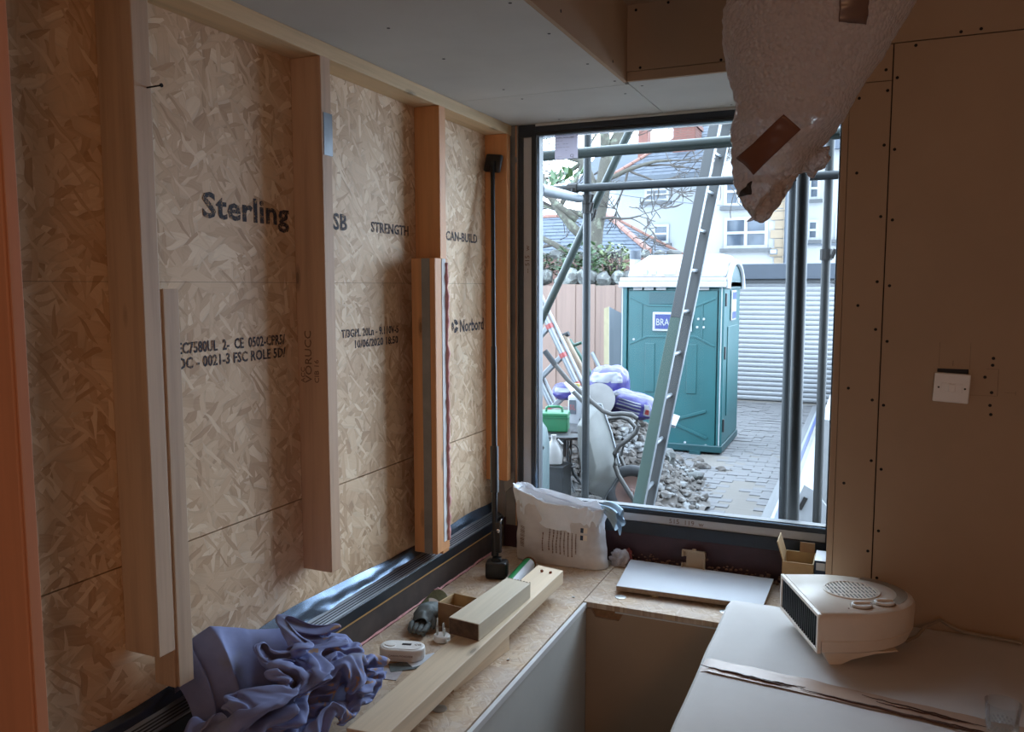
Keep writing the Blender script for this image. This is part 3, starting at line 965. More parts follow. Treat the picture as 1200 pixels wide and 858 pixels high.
# ---- white board, bracket, boxes
t = thing('melamine_board', 'flat white melamine shelf board lying on the bench below the window', 'board', (-.51, 2.745, ZP))
MB().add([(-.749, 2.612, .520), (-.271, 2.628, .520), (-.266, 2.890, .520), (-.776, 2.893, .520), (-.749, 2.612, .5345), (-.271, 2.628, .5345), (-.266, 2.890, .5345), (-.776, 2.893, .5345)],
         [(0, 3, 2, 1), (4, 5, 6, 7), (0, 1, 5, 4), (1, 2, 6, 5), (2, 3, 7, 6), (3, 0, 4, 7)]).build('core', M['chip'], t)
MB().add([(-.7495, 2.6115, .5345), (-.2705, 2.6275, .5345), (-.2655, 2.8905, .5345), (-.7765, 2.8935, .5345), (-.7495, 2.6115, .5365), (-.2705, 2.6275, .5365), (-.2655, 2.8905, .5365), (-.7765, 2.8935, .5365)],
         [(0, 3, 2, 1), (4, 5, 6, 7), (0, 1, 5, 4), (1, 2, 6, 5), (2, 3, 7, 6), (3, 0, 4, 7)]).build('white_face', M['board_white'], t)
for x, y in ((-.70, 2.66), (-.33, 2.66), (-.52, 2.86), (-.62, 2.634)):
    MB().lathe([(.012, 0), (.012, .0099)], (x, y, ZP), 12).build('spacer', M['card'], t)
t = thing('cable_bracket', 'small beige plastic open box leaning against the maroon plinth', 'bracket', (-.545, 2.905, ZP))
bx = Matrix.Rotation(R(-8), 3, 'X')
def br(nm, x0, x1, z0, z1, d0, d1, m_='beige'):
    b = MB()
    b.obox(Vector((-.545, 2.900, ZP + .002)) + bx @ Vector(((x0 + x1) / 2, -(d0 + d1) / 2, (z0 + z1) / 2)), (x1 - x0, d1 - d0, z1 - z0), bx)
    return b.build(nm, M[m_], t, 0.0015)
br('back', -.027, .042, .002, .082, -.003, .002)
br('rim', .036, .042, 0, .085, .002, .018)
br('rim', -.042, .042, 0, .006, .002, .018)
br('rim', -.042, .042, .079, .085, .002, .018)
br('rim', -.042, -.036, .06, .085, .002, .018)
br('rim', -.042, -.036, 0, .036, .002, .018)
br('back', -.042, -.027, .06, .082, -.003, .002)
br('back', -.042, -.027, .002, .036, -.003, .002)
br('clip', -.006, .008, .085, .09, .0, .014)
br('boss', -.002, .012, .008, .022, .002, .012)
t = thing('cardboard_box', 'small open cardboard box in the corner right of the window', 'box', (-.165, 2.77, ZP))
bx0, bx1, by0, by1, bz = -.226, -.130, 2.735, 2.86, .655
for nm, a_ in (('side', (bx0, bx1, by0, by0 + .003, ZP, bz)), ('side', (bx0, bx0 + .003, by0 + .003, by1, ZP, bz)), ('side', (bx1 - .003, bx1, by0 + .003, by1, ZP, bz)), ('side', (bx0 + .003, bx1 - .003, by1 - .003, by1, ZP, bz)), ('base', (bx0 + .003, bx1 - .003, by0 + .003, by1 - .003, ZP, ZP + .003))):
    MB().box(*a_).build(nm, M['card'], t)
MB().prism([(bx0, bz), (bx0 + .003, bz), (bx0 - .016, bz + .062), (bx0 - .019, bz + .060)], 'Y', by0 + .004, by1 - .01).build('flap', M['card'], t)
MB().prism([(by1 - .003, bz), (by1, bz), (by1 + .012, bz + .03), (by1 + .009, bz + .03)], 'X', bx0 + .045, bx1 - .004).build('flap', M['card_in'], t)
t = thing('blue_carton', 'navy and white carton behind the open cardboard box', 'carton', (-.105, 2.79, ZP))
MB().box(-.1275, -.0855, 2.74, 2.85, ZP, .668).build('body', M['navy'], t, .001)
MB().box(-.1275, -.0855, 2.74, 2.85, .668, .6695).build('lid', M['board_white'], t)
MB().box(-.1225, -.0955, 2.7385, 2.7398, .638, .662).build('print_patch', M['board_white'], t)

# ---- bits between board and wall
t = thing('sealant_cartridge', 'green and white sealant cartridge lying behind the timber block', 'cartridge', (-1.09, 2.58, ZP))
ca, cb_ = Vector((-1.083, 2.47, ZP + .0255)), Vector((-1.106, 2.70, ZP + .0255))
cd = (cb_ - ca).normalized()
MB().tube([ca, cb_], .024, 24).build('barrel', M['green_label'], t, 0, True)
MB().tube([cb_ - cd * .006, cb_ + cd * .004], .0255, 24).build('end_rim', M['rust'], t, 0, True)
lbl = MB()
q_ = Vector((0, 0, 1)).cross(cd).normalized()
def lab(u, v_):
    a = R(-120) + u * R(100)
    nrm = Vector((0, 0, 1)) * math.cos(a) + q_ * math.sin(a)
    return ca + cd * (.01 + v_ * .21) + nrm * .0245
MB().grid(lab, 14, 4).build('paper_label', M['board_white'], t, 0, 'all', fix=False)

t = thing('white_alarm', 'small white rounded carbon monoxide alarm lying on the bench', 'alarm', (-1.165, 1.90, ZP))
mr = rotz(R(16))
def racetrack(L, W, z0, z1, inset=0.0, n_=12):
    pts = []
    for k in range(2 * n_ + 2):
        if k <= n_:
            a = -math.pi / 2 + math.pi * k / n_
            c_ = L / 2 - W / 2
        else:
            a = math.pi / 2 + math.pi * (k - n_ - 1) / n_
            c_ = -(L / 2 - W / 2)
        pts.append((c_ + (W / 2 - inset) * math.cos(a), (W / 2 - inset) * math.sin(a)))
    return pts
def place_rt(L, W, z0, z1, c_):
    m_ = MB()
    pts = racetrack(L, W, z0, z1)
    m_.prism(pts, 'Z', z0, z1)
    m_.v = [tuple(Vector(c_) + mr @ Vector(p)) for p in m_.v]
    return m_
AC = (-1.165, 1.905, ZP)
place_rt(.130, .070, .001, .036, AC).build('case', M['white_plastic'], t, .006, True, seg=3)
place_rt(.112, .052, .0362, .0375, AC).build('top_panel', M['white_plastic'], t, .001)
b_ = MB().obox(Vector(AC) + mr @ Vector((.012, .004, .0378)), (.026, .010, .0012), mr)
b_.build('display', M['black_plastic'], t)
def ring(c_, r0, r1, h):
    m_ = MB()
    m_.lathe([(r0, 0), (r0, h), (r1, h), (r1, 0)], c_, 24)
    return m_
MB().lathe([(.0165, 0), (.0165, .0016), (.0125, .0022)], Vector(AC) + mr @ Vector((-.034, 0, .0374)), 24, None, 1, .8).build('test_button', M['white_plastic'], t, 0, True)
text_mb('CO', .013, lambda u, v_, w: tuple(Vector(AC) + mr @ Vector((.034 + u, .0 + v_, .0378 + w))), .0002).build('lettering', M['ink_grey'], t)
text_mb('CARBON MONOXIDE', .007, lambda u, v_, w: tuple(Vector(AC) + mr @ Vector((-.03 + u, -.0354 - w, .018 + v_))), .0002).build('lettering', M['ink_grey'], t)

t = thing('mains_plug', 'white three pin mains plug lying pins up beside the alarm', 'plug', (-1.135, 2.03, ZP))
PC = Vector((-1.115, 2.045, ZP))
MB().lathe([(.022, .0005), (.025, .004), (.025, .016), (.022, .019)], PC, 20, None, 1, .95).build('body', M['white_plastic'], t, 0, True)
for dx, dy, hh in ((-.011, -.006, .030), (.011, -.004, .030), (0, .011, .038)):
    MB().box(PC.x + dx - .002, PC.x + dx + .002, PC.y + dy - .003, PC.y + dy + .003, ZP + .018, ZP + .012 + hh).build('pin', M['zinc'], t)
MB().tube([PC + Vector((.02, -.01, .008)), PC + Vector((.06, -.03, .006)), PC + Vector((.09, .0, .005)), PC + Vector((.10, .06, .005))], .0035, 8).build('cable', M['white_plastic'], t, 0, True)

t = thing('work_glove', 'crumpled grey work glove lying between the alarm and the small box', 'glove', (-1.215, 2.12, ZP))
def glove(u, v_):
    a = u * 2 * math.pi
    w = .030 + .006 * math.sin(v_ * 4)
    x = -1.232 + .030 * v_ + w * math.cos(a)
    y = 2.200 - .125 * v_ + .25 * w * math.cos(a)
    z = ZP + .004 + (.020 + .012 * math.sin(v_ * 3.1)) * (1 + math.sin(a)) * .9
    d = .007 * noise.noise(Vector((x * 60, y * 60, z * 60)))
    return (x + d, y + d, max(ZP + .0006, z + d))
g1 = MB().grid(glove, 32, 20, True)
g1.build('palm', M['glove'], t, 0, 'all', fix=False)
for k in range(4):
    x0 = -1.232 + k * .016
    pts = [(x0, 2.09, ZP + .022), (x0 + .004, 2.065, ZP + .026 - k * .003), (x0 + .010, 2.045 - .004 * k, ZP + .018), (x0 + .014, 2.038, ZP + .010)]
    MB().tube(pts, [.0095, .0092, .0088, .005], 10).build('finger', M['glove'], t, 0, 'all')
MB().tube([(-1.205, 2.13, ZP + .03), (-1.175, 2.105, ZP + .03), (-1.165, 2.085, ZP + .015)], [.010, .010, .006], 10).build('thumb', M['glove'], t, 0, 'all')
def cuff(u, v_):
    a = u * 2 * math.pi
    return (-1.240 + .012 * v_ + .031 * math.cos(a), 2.205 + .028 * v_ + .008 * math.cos(a), ZP + .002 + (.026 + .01 * v_) * (1 + math.sin(a)))
MB().grid(cuff, 32, 6, True).build('cuff', M['olive'], t, 0, 'all', label='dark green knitted cuff', fix=False)
t = thing('socket_box', 'small open brown pattress box pushed against the timber block', 'box', (-1.115, 2.17, ZP))
mr2 = rotz(R(-6))
def sb(nm, x0, x1, y0, y1, z0, z1, m_):
    b = MB().obox(Vector((-1.118, 2.175, ZP)) + mr2 @ Vector(((x0 + x1) / 2, (y0 + y1) / 2, (z0 + z1) / 2)), (x1 - x0, y1 - y0, z1 - z0), mr2)
    b.build(nm, M[m_], t, .0008)
sb('side', -.055, .055, -.045, -.041, .0, .075, 'card_in')
sb('side', -.055, .055, .041, .045, .0, .075, 'card')
sb('side', -.055, -.051, -.041, .041, .0, .075, 'card')
sb('side', .051, .055, -.041, .041, .0, .075, 'card')
sb('base', -.051, .051, -.041, .041, .0, .004, 'card_in')
for k, (x, y, a, w, h) in enumerate(((-1.165, 1.80, 12, .10, .06), (-1.13, 1.86, 40, .085, .05), (-1.10, 1.91, 55, .09, .05))):
    o = MB().obox((x, y, ZP + .0009 + k * .0011), (w, h, .001), rotz(R(a))).build('paper_sheet', (M['poly'], M['glove'], M['board_white'])[k], None, origin=(x, y, ZP))
    tag(o, ('grey plastic sleeve lying under the white alarm', 'dark folded leaflet sticking out beside the white alarm', 'white folded leaflet between the alarm and the long board')[k], 'paper')

# ---- blue dust sheet crumpled in a heap
# shape of the heap, from a cloth simulation of a gathered sheet: steps from thread to thread in units of 1 mm
SHEET = [
    15,25,14,-16,-13,20,7,-16,10,16,10,20,-1,6,17,6,27,28,3,3,5,9,23,19,11,-17,9,3,2,9,3,-10,2,-3,19,3,6,29,-6,2,-8,16,20,11,-6,14,2,13,9,8,-4,14,2,11,-14,26,20,21,13,-13,-23,-5,20,7,-6,13,
    16,-2,25,2,16,18,7,21,14,7,5,12,8,15,-8,4,3,5,5,6,10,4,6,-6,22,7,-1,18,-20,17,-9,16,14,15,9,-1,4,0,15,1,14,-2,13,16,3,15,17,22,6,-17,-16,-23,15,15,8,2,15,12,4,19,5,15,7,14,9,12,10,14,5,
    6,6,-11,14,15,-3,0,9,14,18,-17,30,10,2,0,-29,21,11,9,5,15,13,6,4,1,-5,15,9,3,1,15,19,7,15,18,-9,-34,-18,24,-6,13,3,12,16,13,-4,15,9,10,7,10,8,14,9,13,4,7,10,4,2,7,6,-5,19,11,18,-12,30,
    15,7,6,-45,3,20,25,2,-1,7,17,15,3,-11,11,10,14,-1,2,12,18,-9,15,-12,-12,-21,29,-1,9,9,10,-6,23,6,-4,9,13,13,14,-1,14,1,10,12,3,9,12,-5,11,17,-2,14,5,12,-8,30,19,13,-2,-25,-13,22,25,0,8,
    -2,13,10,18,-16,-3,15,16,13,5,5,0,-13,3,-12,-13,27,0,19,12,-9,-2,17,5,17,11,-12,6,12,16,18,7,7,5,-6,4,14,14,13,6,16,-4,-5,20,14,-9,29,6,27,-20,1,-7,17,5,20,4,2,-10,17,17,9,-17,0,17,14,
    13,-6,6,-19,-5,18,-12,20,22,13,9,-3,-17,2,9,17,23,11,-11,2,9,21,17,10,8,-16,-4,11,17,17,9,19,-9,2,11,9,1,26,17,-2,-14,-2,6,26,5,22,-4,-6,-1,6,18,18,1,-13,2,12,7,18,-11,-9,12,-4,26,8,9,
    16,-6,13,3,-19,3,17,19,16,6,4,2,4,29,20,-2,-3,-16,-4,17,17,24,20,3,2,1,10,7,-2,22,10,-19,0,8,30,11,14,-11,-5,12,-6,10,13,15,4,-18,9,8,7,11,22,-8,24,4,16,-8,17,0,-7,19,0,-9,4,15,17,4,11,
    18,-1,32,21,1,-17,-9,-13,7,27,14,22,20,6,-6,13,-8,-1,21,16,-15,8,9,10,17,15,-6,-12,13,2,0,18,-1,18,-9,-13,9,5,18,-2,21,-1,16,8,-2,-13,-2,14,20,15,-8,-9,17,11,10,11,25,3,25,15,-1,-13,-32,
    9,6,23,11,16,18,21,8,4,-5,-4,14,6,7,3,8,2,22,8,-13,-8,14,-1,7,17,-5,19,-22,3,10,15,0,20,15,5,1,2,-22,-4,11,13,14,27,-3,-11,14,12,9,16,23,2,21,6,-16,0,-34,0,23,17,20,2,21,23,25,10,-23,12,
    2,15,7,3,-14,19,19,-4,3,-18,7,13,6,5,13,3,-17,9,13,11,7,13,10,11,2,-33,-14,12,14,13,12,14,-10,4,16,19,7,18,1,17,15,-3,2,-25,4,-15,9,31,9,13,20,20,21,11,-3,-10,13,16,4,0,-6,14,5,12,-2,-3,
    -13,6,12,18,13,10,-22,0,16,-3,13,15,3,12,-16,-16,-17,17,10,15,13,11,-22,19,11,2,26,6,10,2,13,-2,-13,-12,15,5,-2,26,17,11,16,19,20,-8,19,2,3,17,-3,-2,11,-12,9,9,-6,13,2,-14,11,17,16,19,
    -24,-11,11,8,4,19,-10,4,-31,-8,5,17,9,13,12,0,-21,23,16,-4,23,12,13,-13,-9,-11,-4,16,1,10,30,18,13,7,13,12,6,22,9,5,8,13,6,-7,-10,-3,2,13,4,6,4,-14,7,15,19,22,-30,-10,3,6,19,14,-11,-3,
    -24,-40,25,18,23,10,10,-27,0,8,12,7,24,8,16,-8,-13,-19,0,17,20,12,31,16,7,11,3,15,6,7,17,16,-1,15,9,-1,-10,-13,-6,3,9,4,11,-9,3,18,16,25,-32,-4,-4,16,12,5,-1,-9,-42,-29,22,26,26,15,4,
    -22,-3,-10,18,6,18,11,15,-21,-18,-8,11,24,28,27,18,19,7,3,9,1,14,12,10,10,9,4,14,-6,0,-15,-3,-11,-4,16,12,-2,-5,22,12,25,-33,7,3,-6,16,-2,-16,-7,-11,-41,14,25,27,29,4,-37,-18,2,17,22,10,
    0,16,-26,-9,-1,20,25,37,25,14,21,-10,3,19,3,9,7,7,9,0,18,8,10,-8,-11,-19,-14,-5,17,14,-4,16,9,18,21,-34,-1,-2,5,16,0,-18,-23,15,-34,11,21,23,26,-1,-13,-41,-1,17,27,14,13,-10,-12,-19,10,
    24,26,39,27,20,11,-5,-6,17,5,5,3,9,2,1,17,2,22,-13,1,-17,-19,-8,9,10,20,-3,20,7,26,-32,10,-2,-10,16,4,-13,-25,4,-16,11,11,25,18,-22,3,-27,5,12,26,19,15,-12,-21,-4,9,23,31,33,31,11,-4,
    -14,10,11,5,-1,5,20,-13,5,17,9,28,-3,-11,-28,-2,-14,4,17,6,4,21,2,23,-11,-20,13,-10,10,6,-19,-14,-12,4,4,12,4,14,12,-31,0,12,14,21,18,10,-5,-16,-7,7,21,24,26,32,0,-11,4,-7,16,4,-2,15,21,
    -20,11,19,20,26,4,-26,-25,-10,-3,-6,14,3,23,-8,15,25,-10,-7,-12,18,6,7,-15,-13,-12,-7,10,15,8,-2,15,-28,10,21,25,15,9,4,0,-13,-9,5,16,23,21,9,12,-10,-13,0,19,9,11,13,3,-9,19,18,9,36,0,
    -30,-7,-19,-15,3,11,9,24,-20,5,28,17,-15,-15,5,17,-6,4,-15,-17,0,4,14,12,4,-1,-13,14,21,32,16,-4,3,-5,0,-13,-2,7,18,16,-3,7,-8,-8,16,16,3,28,7,13,-13,10,16,17,28,-11,1,-19,-16,-18,5,11,
    13,15,-19,8,17,24,-13,-6,-5,9,3,11,-14,-12,-3,8,-1,17,4,-13,12,11,28,22,12,3,-3,0,-5,-6,-5,-7,8,14,3,-7,-4,5,17,16,-6,25,17,22,-3,-3,19,22,22,1,-32,-27,5,-10,-7,16,10,18,-13,8,10,15,9,
    -3,-12,1,-11,23,-2,-10,-5,1,5,0,15,-5,13,10,32,13,17,5,-1,-4,-7,-2,-6,-15,-12,7,10,12,8,-13,18,26,-10,18,2,27,11,-3,20,17,19,-16,-8,-38,-6,7,4,9,5,15,1,-7,12,16,13,2,-7,-12,3,6,18,0,-3,
    -9,-4,-5,20,6,21,10,23,18,2,-2,10,2,1,-4,-5,-16,-26,-11,8,17,15,8,7,24,-3,18,-6,15,13,13,13,10,19,0,-15,-34,-31,11,15,15,13,2,16,2,-2,12,3,9,-1,-15,2,16,14,7,0,-11,-10,-10,8,24,7,36,16,
    16,8,-30,-2,16,11,14,-10,-21,-24,-24,2,15,22,5,12,28,0,17,1,-10,19,7,13,7,17,-2,-8,-29,-20,-5,29,22,-1,18,9,-11,-2,9,0,11,11,-16,8,10,18,12,4,-10,-13,-11,-6,27,22,22,34,10,-7,-19,-21,19,
    31,17,-3,-28,-27,-23,-8,11,21,11,14,10,11,15,9,-9,0,19,-6,18,13,-2,-5,-18,-12,-1,17,13,12,21,-6,4,-13,1,-7,18,20,-22,10,1,13,23,10,-9,-15,-11,-19,28,9,45,21,11,-31,1,-15,30,39,22,-2,-30,
    -33,-23,-12,11,23,6,4,12,12,1,8,-14,19,0,15,1,13,-1,-8,5,-5,-5,15,17,5,18,3,-8,-19,-3,1,19,18,-17,9,8,9,15,9,0,-22,-25,-10,29,26,25,31,-18,-18,-18,23,27,48,28,2,-33,-38,-25,-12,7,22,11,
    -11,0,10,3,-8,28,-9,9,-1,3,19,2,-14,4,-13,19,24,20,-11,18,6,-11,-19,-1,14,13,22,-31,7,2,11,17,-10,-12,-18,-16,11,19,20,37,28,-8,-26,-20,23,43,54,26,3,-37,-39,-26,-13,3,23,12,-12,-10,-9,
    19,11,-11,1,12,-6,13,13,-2,-12,-5,15,23,16,2,-2,14,1,-8,-12,8,18,21,0,-12,4,6,13,19,-12,-23,-17,-16,20,24,17,20,22,9,-22,-22,25,47,48,32,4,-35,-43,-27,-15,-6,19,17,-5,-18,-14,19,1,-8,8,
    11,-4,7,8,13,-5,-10,21,24,-4,10,-3,8,6,2,-18,11,9,27,-14,2,11,4,12,17,-3,-24,-15,-14,13,-3,32,20,22,6,-17,-12,29,49,33,33,-16,-7,-47,-21,-15,-10,7,17,7,-16,-20,9,-9,-2,10,6,20,-10,1,12,
    4,1,13,27,-6,1,6,-2,11,-1,-5,14,11,3,5,-4,10,16,6,10,-1,-21,-27,3,10,0,17,26,-2,4,-12,12,24,54,26,28,2,-38,-26,-30,-7,-3,0,4,18,-8,-13,-23,-4,4,13,17,17,-7,-16,4,5,-3,25,21,-11,-4,10,12,
    2,13,-3,13,14,-14,-5,21,12,1,13,10,8,-20,-26,-7,10,15,8,28,3,-15,-12,15,30,40,34,10,13,-36,-31,-11,-8,5,0,-3,13,8,-11,-21,-25,1,14,18,1,-13,-12,0,4,4,27,21,2,-4,-4,14,17,3,8,10,14,-12,
    -14,22,-5,2,-1,23,18,-16,-19,-2,11,-8,21,20,8,-14,-12,10,30,35,24,20,-5,-18,-27,-14,10,-14,16,2,9,11,-7,-17,-27,-23,9,13,7,-23,-10,-9,1,20,13,28,12,-9,1,22,-1,16,11,8,14,-5,-17,11,21,-1,
    -14,8,25,7,-17,-5,0,1,11,14,13,-7,-13,0,28,28,20,5,5,-7,-12,-12,-10,-3,16,20,16,-4,-2,-19,-23,-29,-7,2,9,-24,-19,-11,4,22,16,30,21,-8,12,18,-1,10,7,10,9,13,-15,7,-12,5,10,-11,14,18,7,-3,
    -1,1,2,-4,-2,18,-3,-12,23,17,18,-4,9,8,0,-4,-7,-11,4,14,26,11,1,-25,-38,-27,-23,3,3,-3,-37,-18,12,27,29,25,20,-7,16,18,-2,9,14,2,8,10,-4,9,17,-13,2,11,7,19,4,5,7,0,-2,-8,-22,12,13,1,15,
    11,-9,10,10,16,14,7,-10,-12,-9,18,24,20,-18,-33,-22,-37,-24,-7,1,10,-34,-24,5,34,40,21,12,8,17,4,23,-13,14,9,8,-3,14,3,0,-5,7,9,2,4,21,11,9,-3,1,-14,-23,-6,7,13,18,8,-17,4,10,30,32,1,
    -11,-16,-5,10,21,23,-3,-42,-43,-29,-24,11,-9,2,-23,-23,23,25,28,31,18,6,-12,22,19,-12,15,14,-10,-1,18,-11,4,11,7,4,5,0,16,13,10,-5,1,-12,-21,-8,10,9,5,3,-15,-2,18,31,39,9,-22,-13,2,-12,
    25,10,9,-39,-39,-35,-26,14,3,13,-27,-19,12,25,39,29,16,-13,2,11,11,2,16,12,3,-11,-8,21,21,9,11,-4,-4,4,8,13,10,9,-2,-11,-22,-3,14,5,-3,-18,-17,0,22,34,40,14,-17,-36,-4,13,12,22,-4,-37,
    -40,-31,-20,8,24,12,-13,-20,5,26,24,25,14,2,5,-9,9,14,4,10,9,2,-16,-6,15,8,2,1,-7,-1,12,19,8,2,2,-2,-20,-10,17,8,-7,-21,-26,10,12,26,39,9,-25,-33,-10,16,22,21,-2,-28,-39,-25,-19,7,26,18,
    3,-15,-7,16,18,20,-2,8,16,-1,7,4,-1,15,11,-3,-12,6,-20,8,6,18,1,5,4,16,10,4,-2,9,-18,-15,2,15,-17,-26,-14,-2,15,27,36,6,-30,-31,-14,15,28,22,-2,-17,-29,-18,-7,1,15,18,16,-3,-13,7,8,-4,
    19,5,0,16,8,1,0,14,9,3,-15,7,-16,2,20,21,16,8,2,-1,16,8,1,1,-3,-9,-14,6,-8,-31,-26,-4,17,31,33,13,-30,-38,-20,16,28,23,10,-11,-23,-13,5,7,1,12,12,13,-8,-15,-7,13,19,-7,13,-4,17,6,0,4,7,
    13,-5,-13,-14,0,26,30,16,11,1,2,0,18,8,-5,8,-11,-10,-14,0,-25,-14,-17,9,32,26,13,-28,-30,-23,3,31,24,13,-1,-13,-12,14,12,-1,8,-3,14,0,-14,-21,7,21,8,2,-15,22,2,20,-5,-2,-1,15,-16,18,-13,
    10,34,20,-2,-1,-2,17,15,18,1,7,-7,-15,-12,-7,-22,-6,-13,4,19,23,14,-20,-30,-20,-4,23,22,11,12,-3,-15,-3,21,14,7,-11,10,-3,-25,-5,8,23,-3,-4,5,21,5,-10,16,10,2,-4,-12,7,-4,-17,34,14,-1,
    -8,-4,22,28,25,-1,13,-5,-9,-16,-12,-18,-1,-9,4,15,11,17,-16,-28,-13,-10,6,18,12,13,16,-12,-7,1,13,14,2,0,-9,-17,7,-1,22,6,-7,4,-10,19,12,3,11,-3,-13,-2,-16,6,-20,28,14,-7,-10,-7,33,37,
    26,5,14,-14,2,-15,-2,-15,2,-11,8,13,2,3,-16,-5,-19,-12,-5,9,7,15,22,9,-7,-13,-1,12,12,-7,-5,-3,-10,9,15,15,0,-18,4,11,15,1,13,4,-17,-9,11,-11,-22,24,8,-4,-10,-7,37,42,23,18,11,-21,6,-12,
    12,-10,-4,-6,0,19,5,-2,-11,-17,-9,-17,-16,-2,15,3,22,20,10,-8,-12,1,14,-13,2,-12,6,-2,10,16,-1,-11,11,20,0,-6,7,12,-5,-21,4,-22,-24,18,4,6,-2,-21,33,53,28,16,18,-14,-15,-3,13,15,-7,-9,
    -8,13,16,-5,-13,-10,-15,-18,-27,-4,3,22,8,13,15,9,5,-7,13,-5,3,-11,-27,6,6,17,-7,17,24,8,-7,-19,7,-11,9,-3,0,-16,-37,11,4,9,11,1,17,47,35,9,11,-18,8,-4,0,11,9,-5,-10,6,14,6,-12,-15,-19,
    -24,-32,-14,7,19,10,29,-10,10,12,15,15,-2,-20,-9,-6,-20,13,9,13,14,17,14,-6,-25,2,-23,4,24,-10,-24,-21,22,4,8,16,5,14,33,21,17,11,-11,0,7,-10,11,4,13,2,-9,7,15,-1,-13,-22,-37,-33,-21,-5,
    20,23,35,-17,5,15,13,11,11,-15,4,-8,-34,7,11,28,-2,11,20,-8,-7,-31,10,-10,15,-18,-23,6,18,13,11,9,10,21,22,11,8,4,5,-10,12,1,-6,16,-1,14,5,8,-2,-4,-17,-9,-36,-45,-24,-7,22,34,31,-16,0,
    15,15,30,-1,-1,9,-22,-25,-16,16,25,15,13,2,-29,3,-30,15,15,1,-5,-18,14,23,20,9,15,19,9,12,7,-4,2,-2,3,1,8,-7,12,5,13,14,-13,-6,14,-12,-28,-15,-47,-34,-8,29,33,31,-15,-4,22,19,23,18,-7,2,
    -27,-16,-24,7,20,21,13,2,-26,-12,-17,10,15,11,4,10,13,20,14,6,16,17,2,1,-1,-1,4,-7,11,-2,11,-5,7,8,8,15,2,-14,-3,10,-35,-30,-36,-31,-8,32,27,30,-7,4,3,17,11,43,-4,-10,-25,-27,-10,-4,26,
    17,7,7,-5,-13,-22,0,14,14,33,9,12,11,-11,22,18,1,-11,1,2,3,0,10,-10,5,12,-1,1,15,-3,17,13,-2,-6,-2,-28,-39,-34,-29,-2,35,23,23,-1,-8,19,1,31,18,6,5,-32,-37,-19,2,24,12,8,5,7,-2,-20,-10,
    10,19,11,5,10,-1,8,22,1,-15,-4,-3,4,8,4,6,-4,5,7,-3,-2,14,4,18,3,-2,-5,-1,-17,-32,-28,-21,-9,29,18,19,-10,-5,19,7,35,5,3,8,-17,-27,-26,-2,20,23,-5,-3,3,1,-6,10,8,-2,32,-13,-2,8,16,12,
    -22,-13,-6,-1,9,10,-3,5,-5,10,7,-6,-5,16,6,20,-4,0,-3,-17,-5,-21,-22,-19,7,0,30,6,4,-10,29,-4,33,-13,5,12,-13,-25,-12,5,15,20,6,-13,-13,-7,-2,15,13,7,12,-13,-2,8,6,-1,-19,-12,-8,-3,19,8,
    -18,10,7,2,4,-7,4,19,1,10,10,-15,-15,-5,-13,-3,-8,-16,0,-3,19,13,13,-8,24,-6,27,11,-13,-11,-8,-3,-2,5,-5,16,15,3,-10,-9,-18,4,8,14,6,-11,-4,7,6,-22,-18,-12,-5,9,15,4,-20,8,9,1,2,-5,-1,
    21,12,-4,-3,-2,-18,-13,-10,9,7,-18,11,-9,2,10,13,12,6,10,14,20,0,-8,-15,10,3,-15,-4,-4,14,11,-8,9,-20,-19,14,11,-2,-7,-11,9,2,-29,-21,-7,-4,4,15,3,-18,10,7,12,-7,-6,-3,19,17,-7,-8,-12,
    -14,-12,1,6,23,-10,17,-16,11,-14,13,11,15,12,9,14,6,1,-6,-7,-17,-9,1,-2,12,8,10,8,-14,-25,3,8,-5,-9,-5,4,-2,-16,-26,-15,-2,12,0,-3,-8,-3,14,15,8,-16,-15,18,22,-6,-2,-22,-18,-11,12,8,26,
    23,-3,-3,-11,6,-3,2,14,10,13,12,2,12,-1,-12,1,-10,-17,4,-7,9,8,12,2,-24,5,5,-17,-7,0,0,0,-3,-24,-11,6,12,-25,-8,-8,9,16,3,1,-20,-3,13,14,8,-15,-24,9,-2,-10,27,16,32,5,-17,-18,26,-3,-11,
    9,21,9,-5,16,-1,13,1,1,-11,-25,-18,-6,9,18,3,15,-10,2,12,-11,1,-1,4,-14,1,-6,-5,0,1,-17,-26,7,7,14,0,-6,-27,-4,15,17,3,-24,-18,17,-4,4,25,24,21,16,-5,-28,6,13,3,9,21,-8,-13,14,-1,11,15,
    15,-16,-32,-32,-12,12,16,14,8,15,-5,16,8,-5,-7,-10,-14,7,12,7,-7,-21,-18,-17,14,2,24,1,-16,-28,-13,12,15,8,-25,-6,-4,14,6,29,13,26,1,9,-9,-23,12,13,21,1,3,-12,3,10,-1,37,3,-1,-43,-35,
    -23,12,26,9,10,7,13,-2,-7,-3,-16,-16,2,19,16,-7,-20,-30,-11,6,1,13,16,12,-20,-21,-16,-1,9,8,-7,-25,-1,9,31,14,25,7,12,-8,4,-21,6,18,13,4,-1,-11,6,8,7,41,13,-13,-40,-41,-21,9,27,9,5,9,5,
    16,-23,1,0,-11,11,6,-11,-9,-19,-16,4,9,13,-9,12,13,-23,-7,12,-3,1,-22,-8,0,-13,15,25,20,3,20,-2,-6,5,5,-12,14,11,3,0,-5,13,-3,24,34,9,-33,-34,-39,1,-3,33,-2,11,3,15,2,-16,-1,7,4,0,-19,
    -19,-11,-6,-1,10,18,7,-7,11,7,4,11,7,-7,-26,-31,5,-9,8,2,21,17,-4,8,4,5,6,10,2,-3,13,4,-12,-1,12,7,18,30,15,-30,-49,-40,7,2,36,-11,14,13,4,10,-7,8,11,-8,-27,-23,-12,-16,14,4,20,10,12,6,
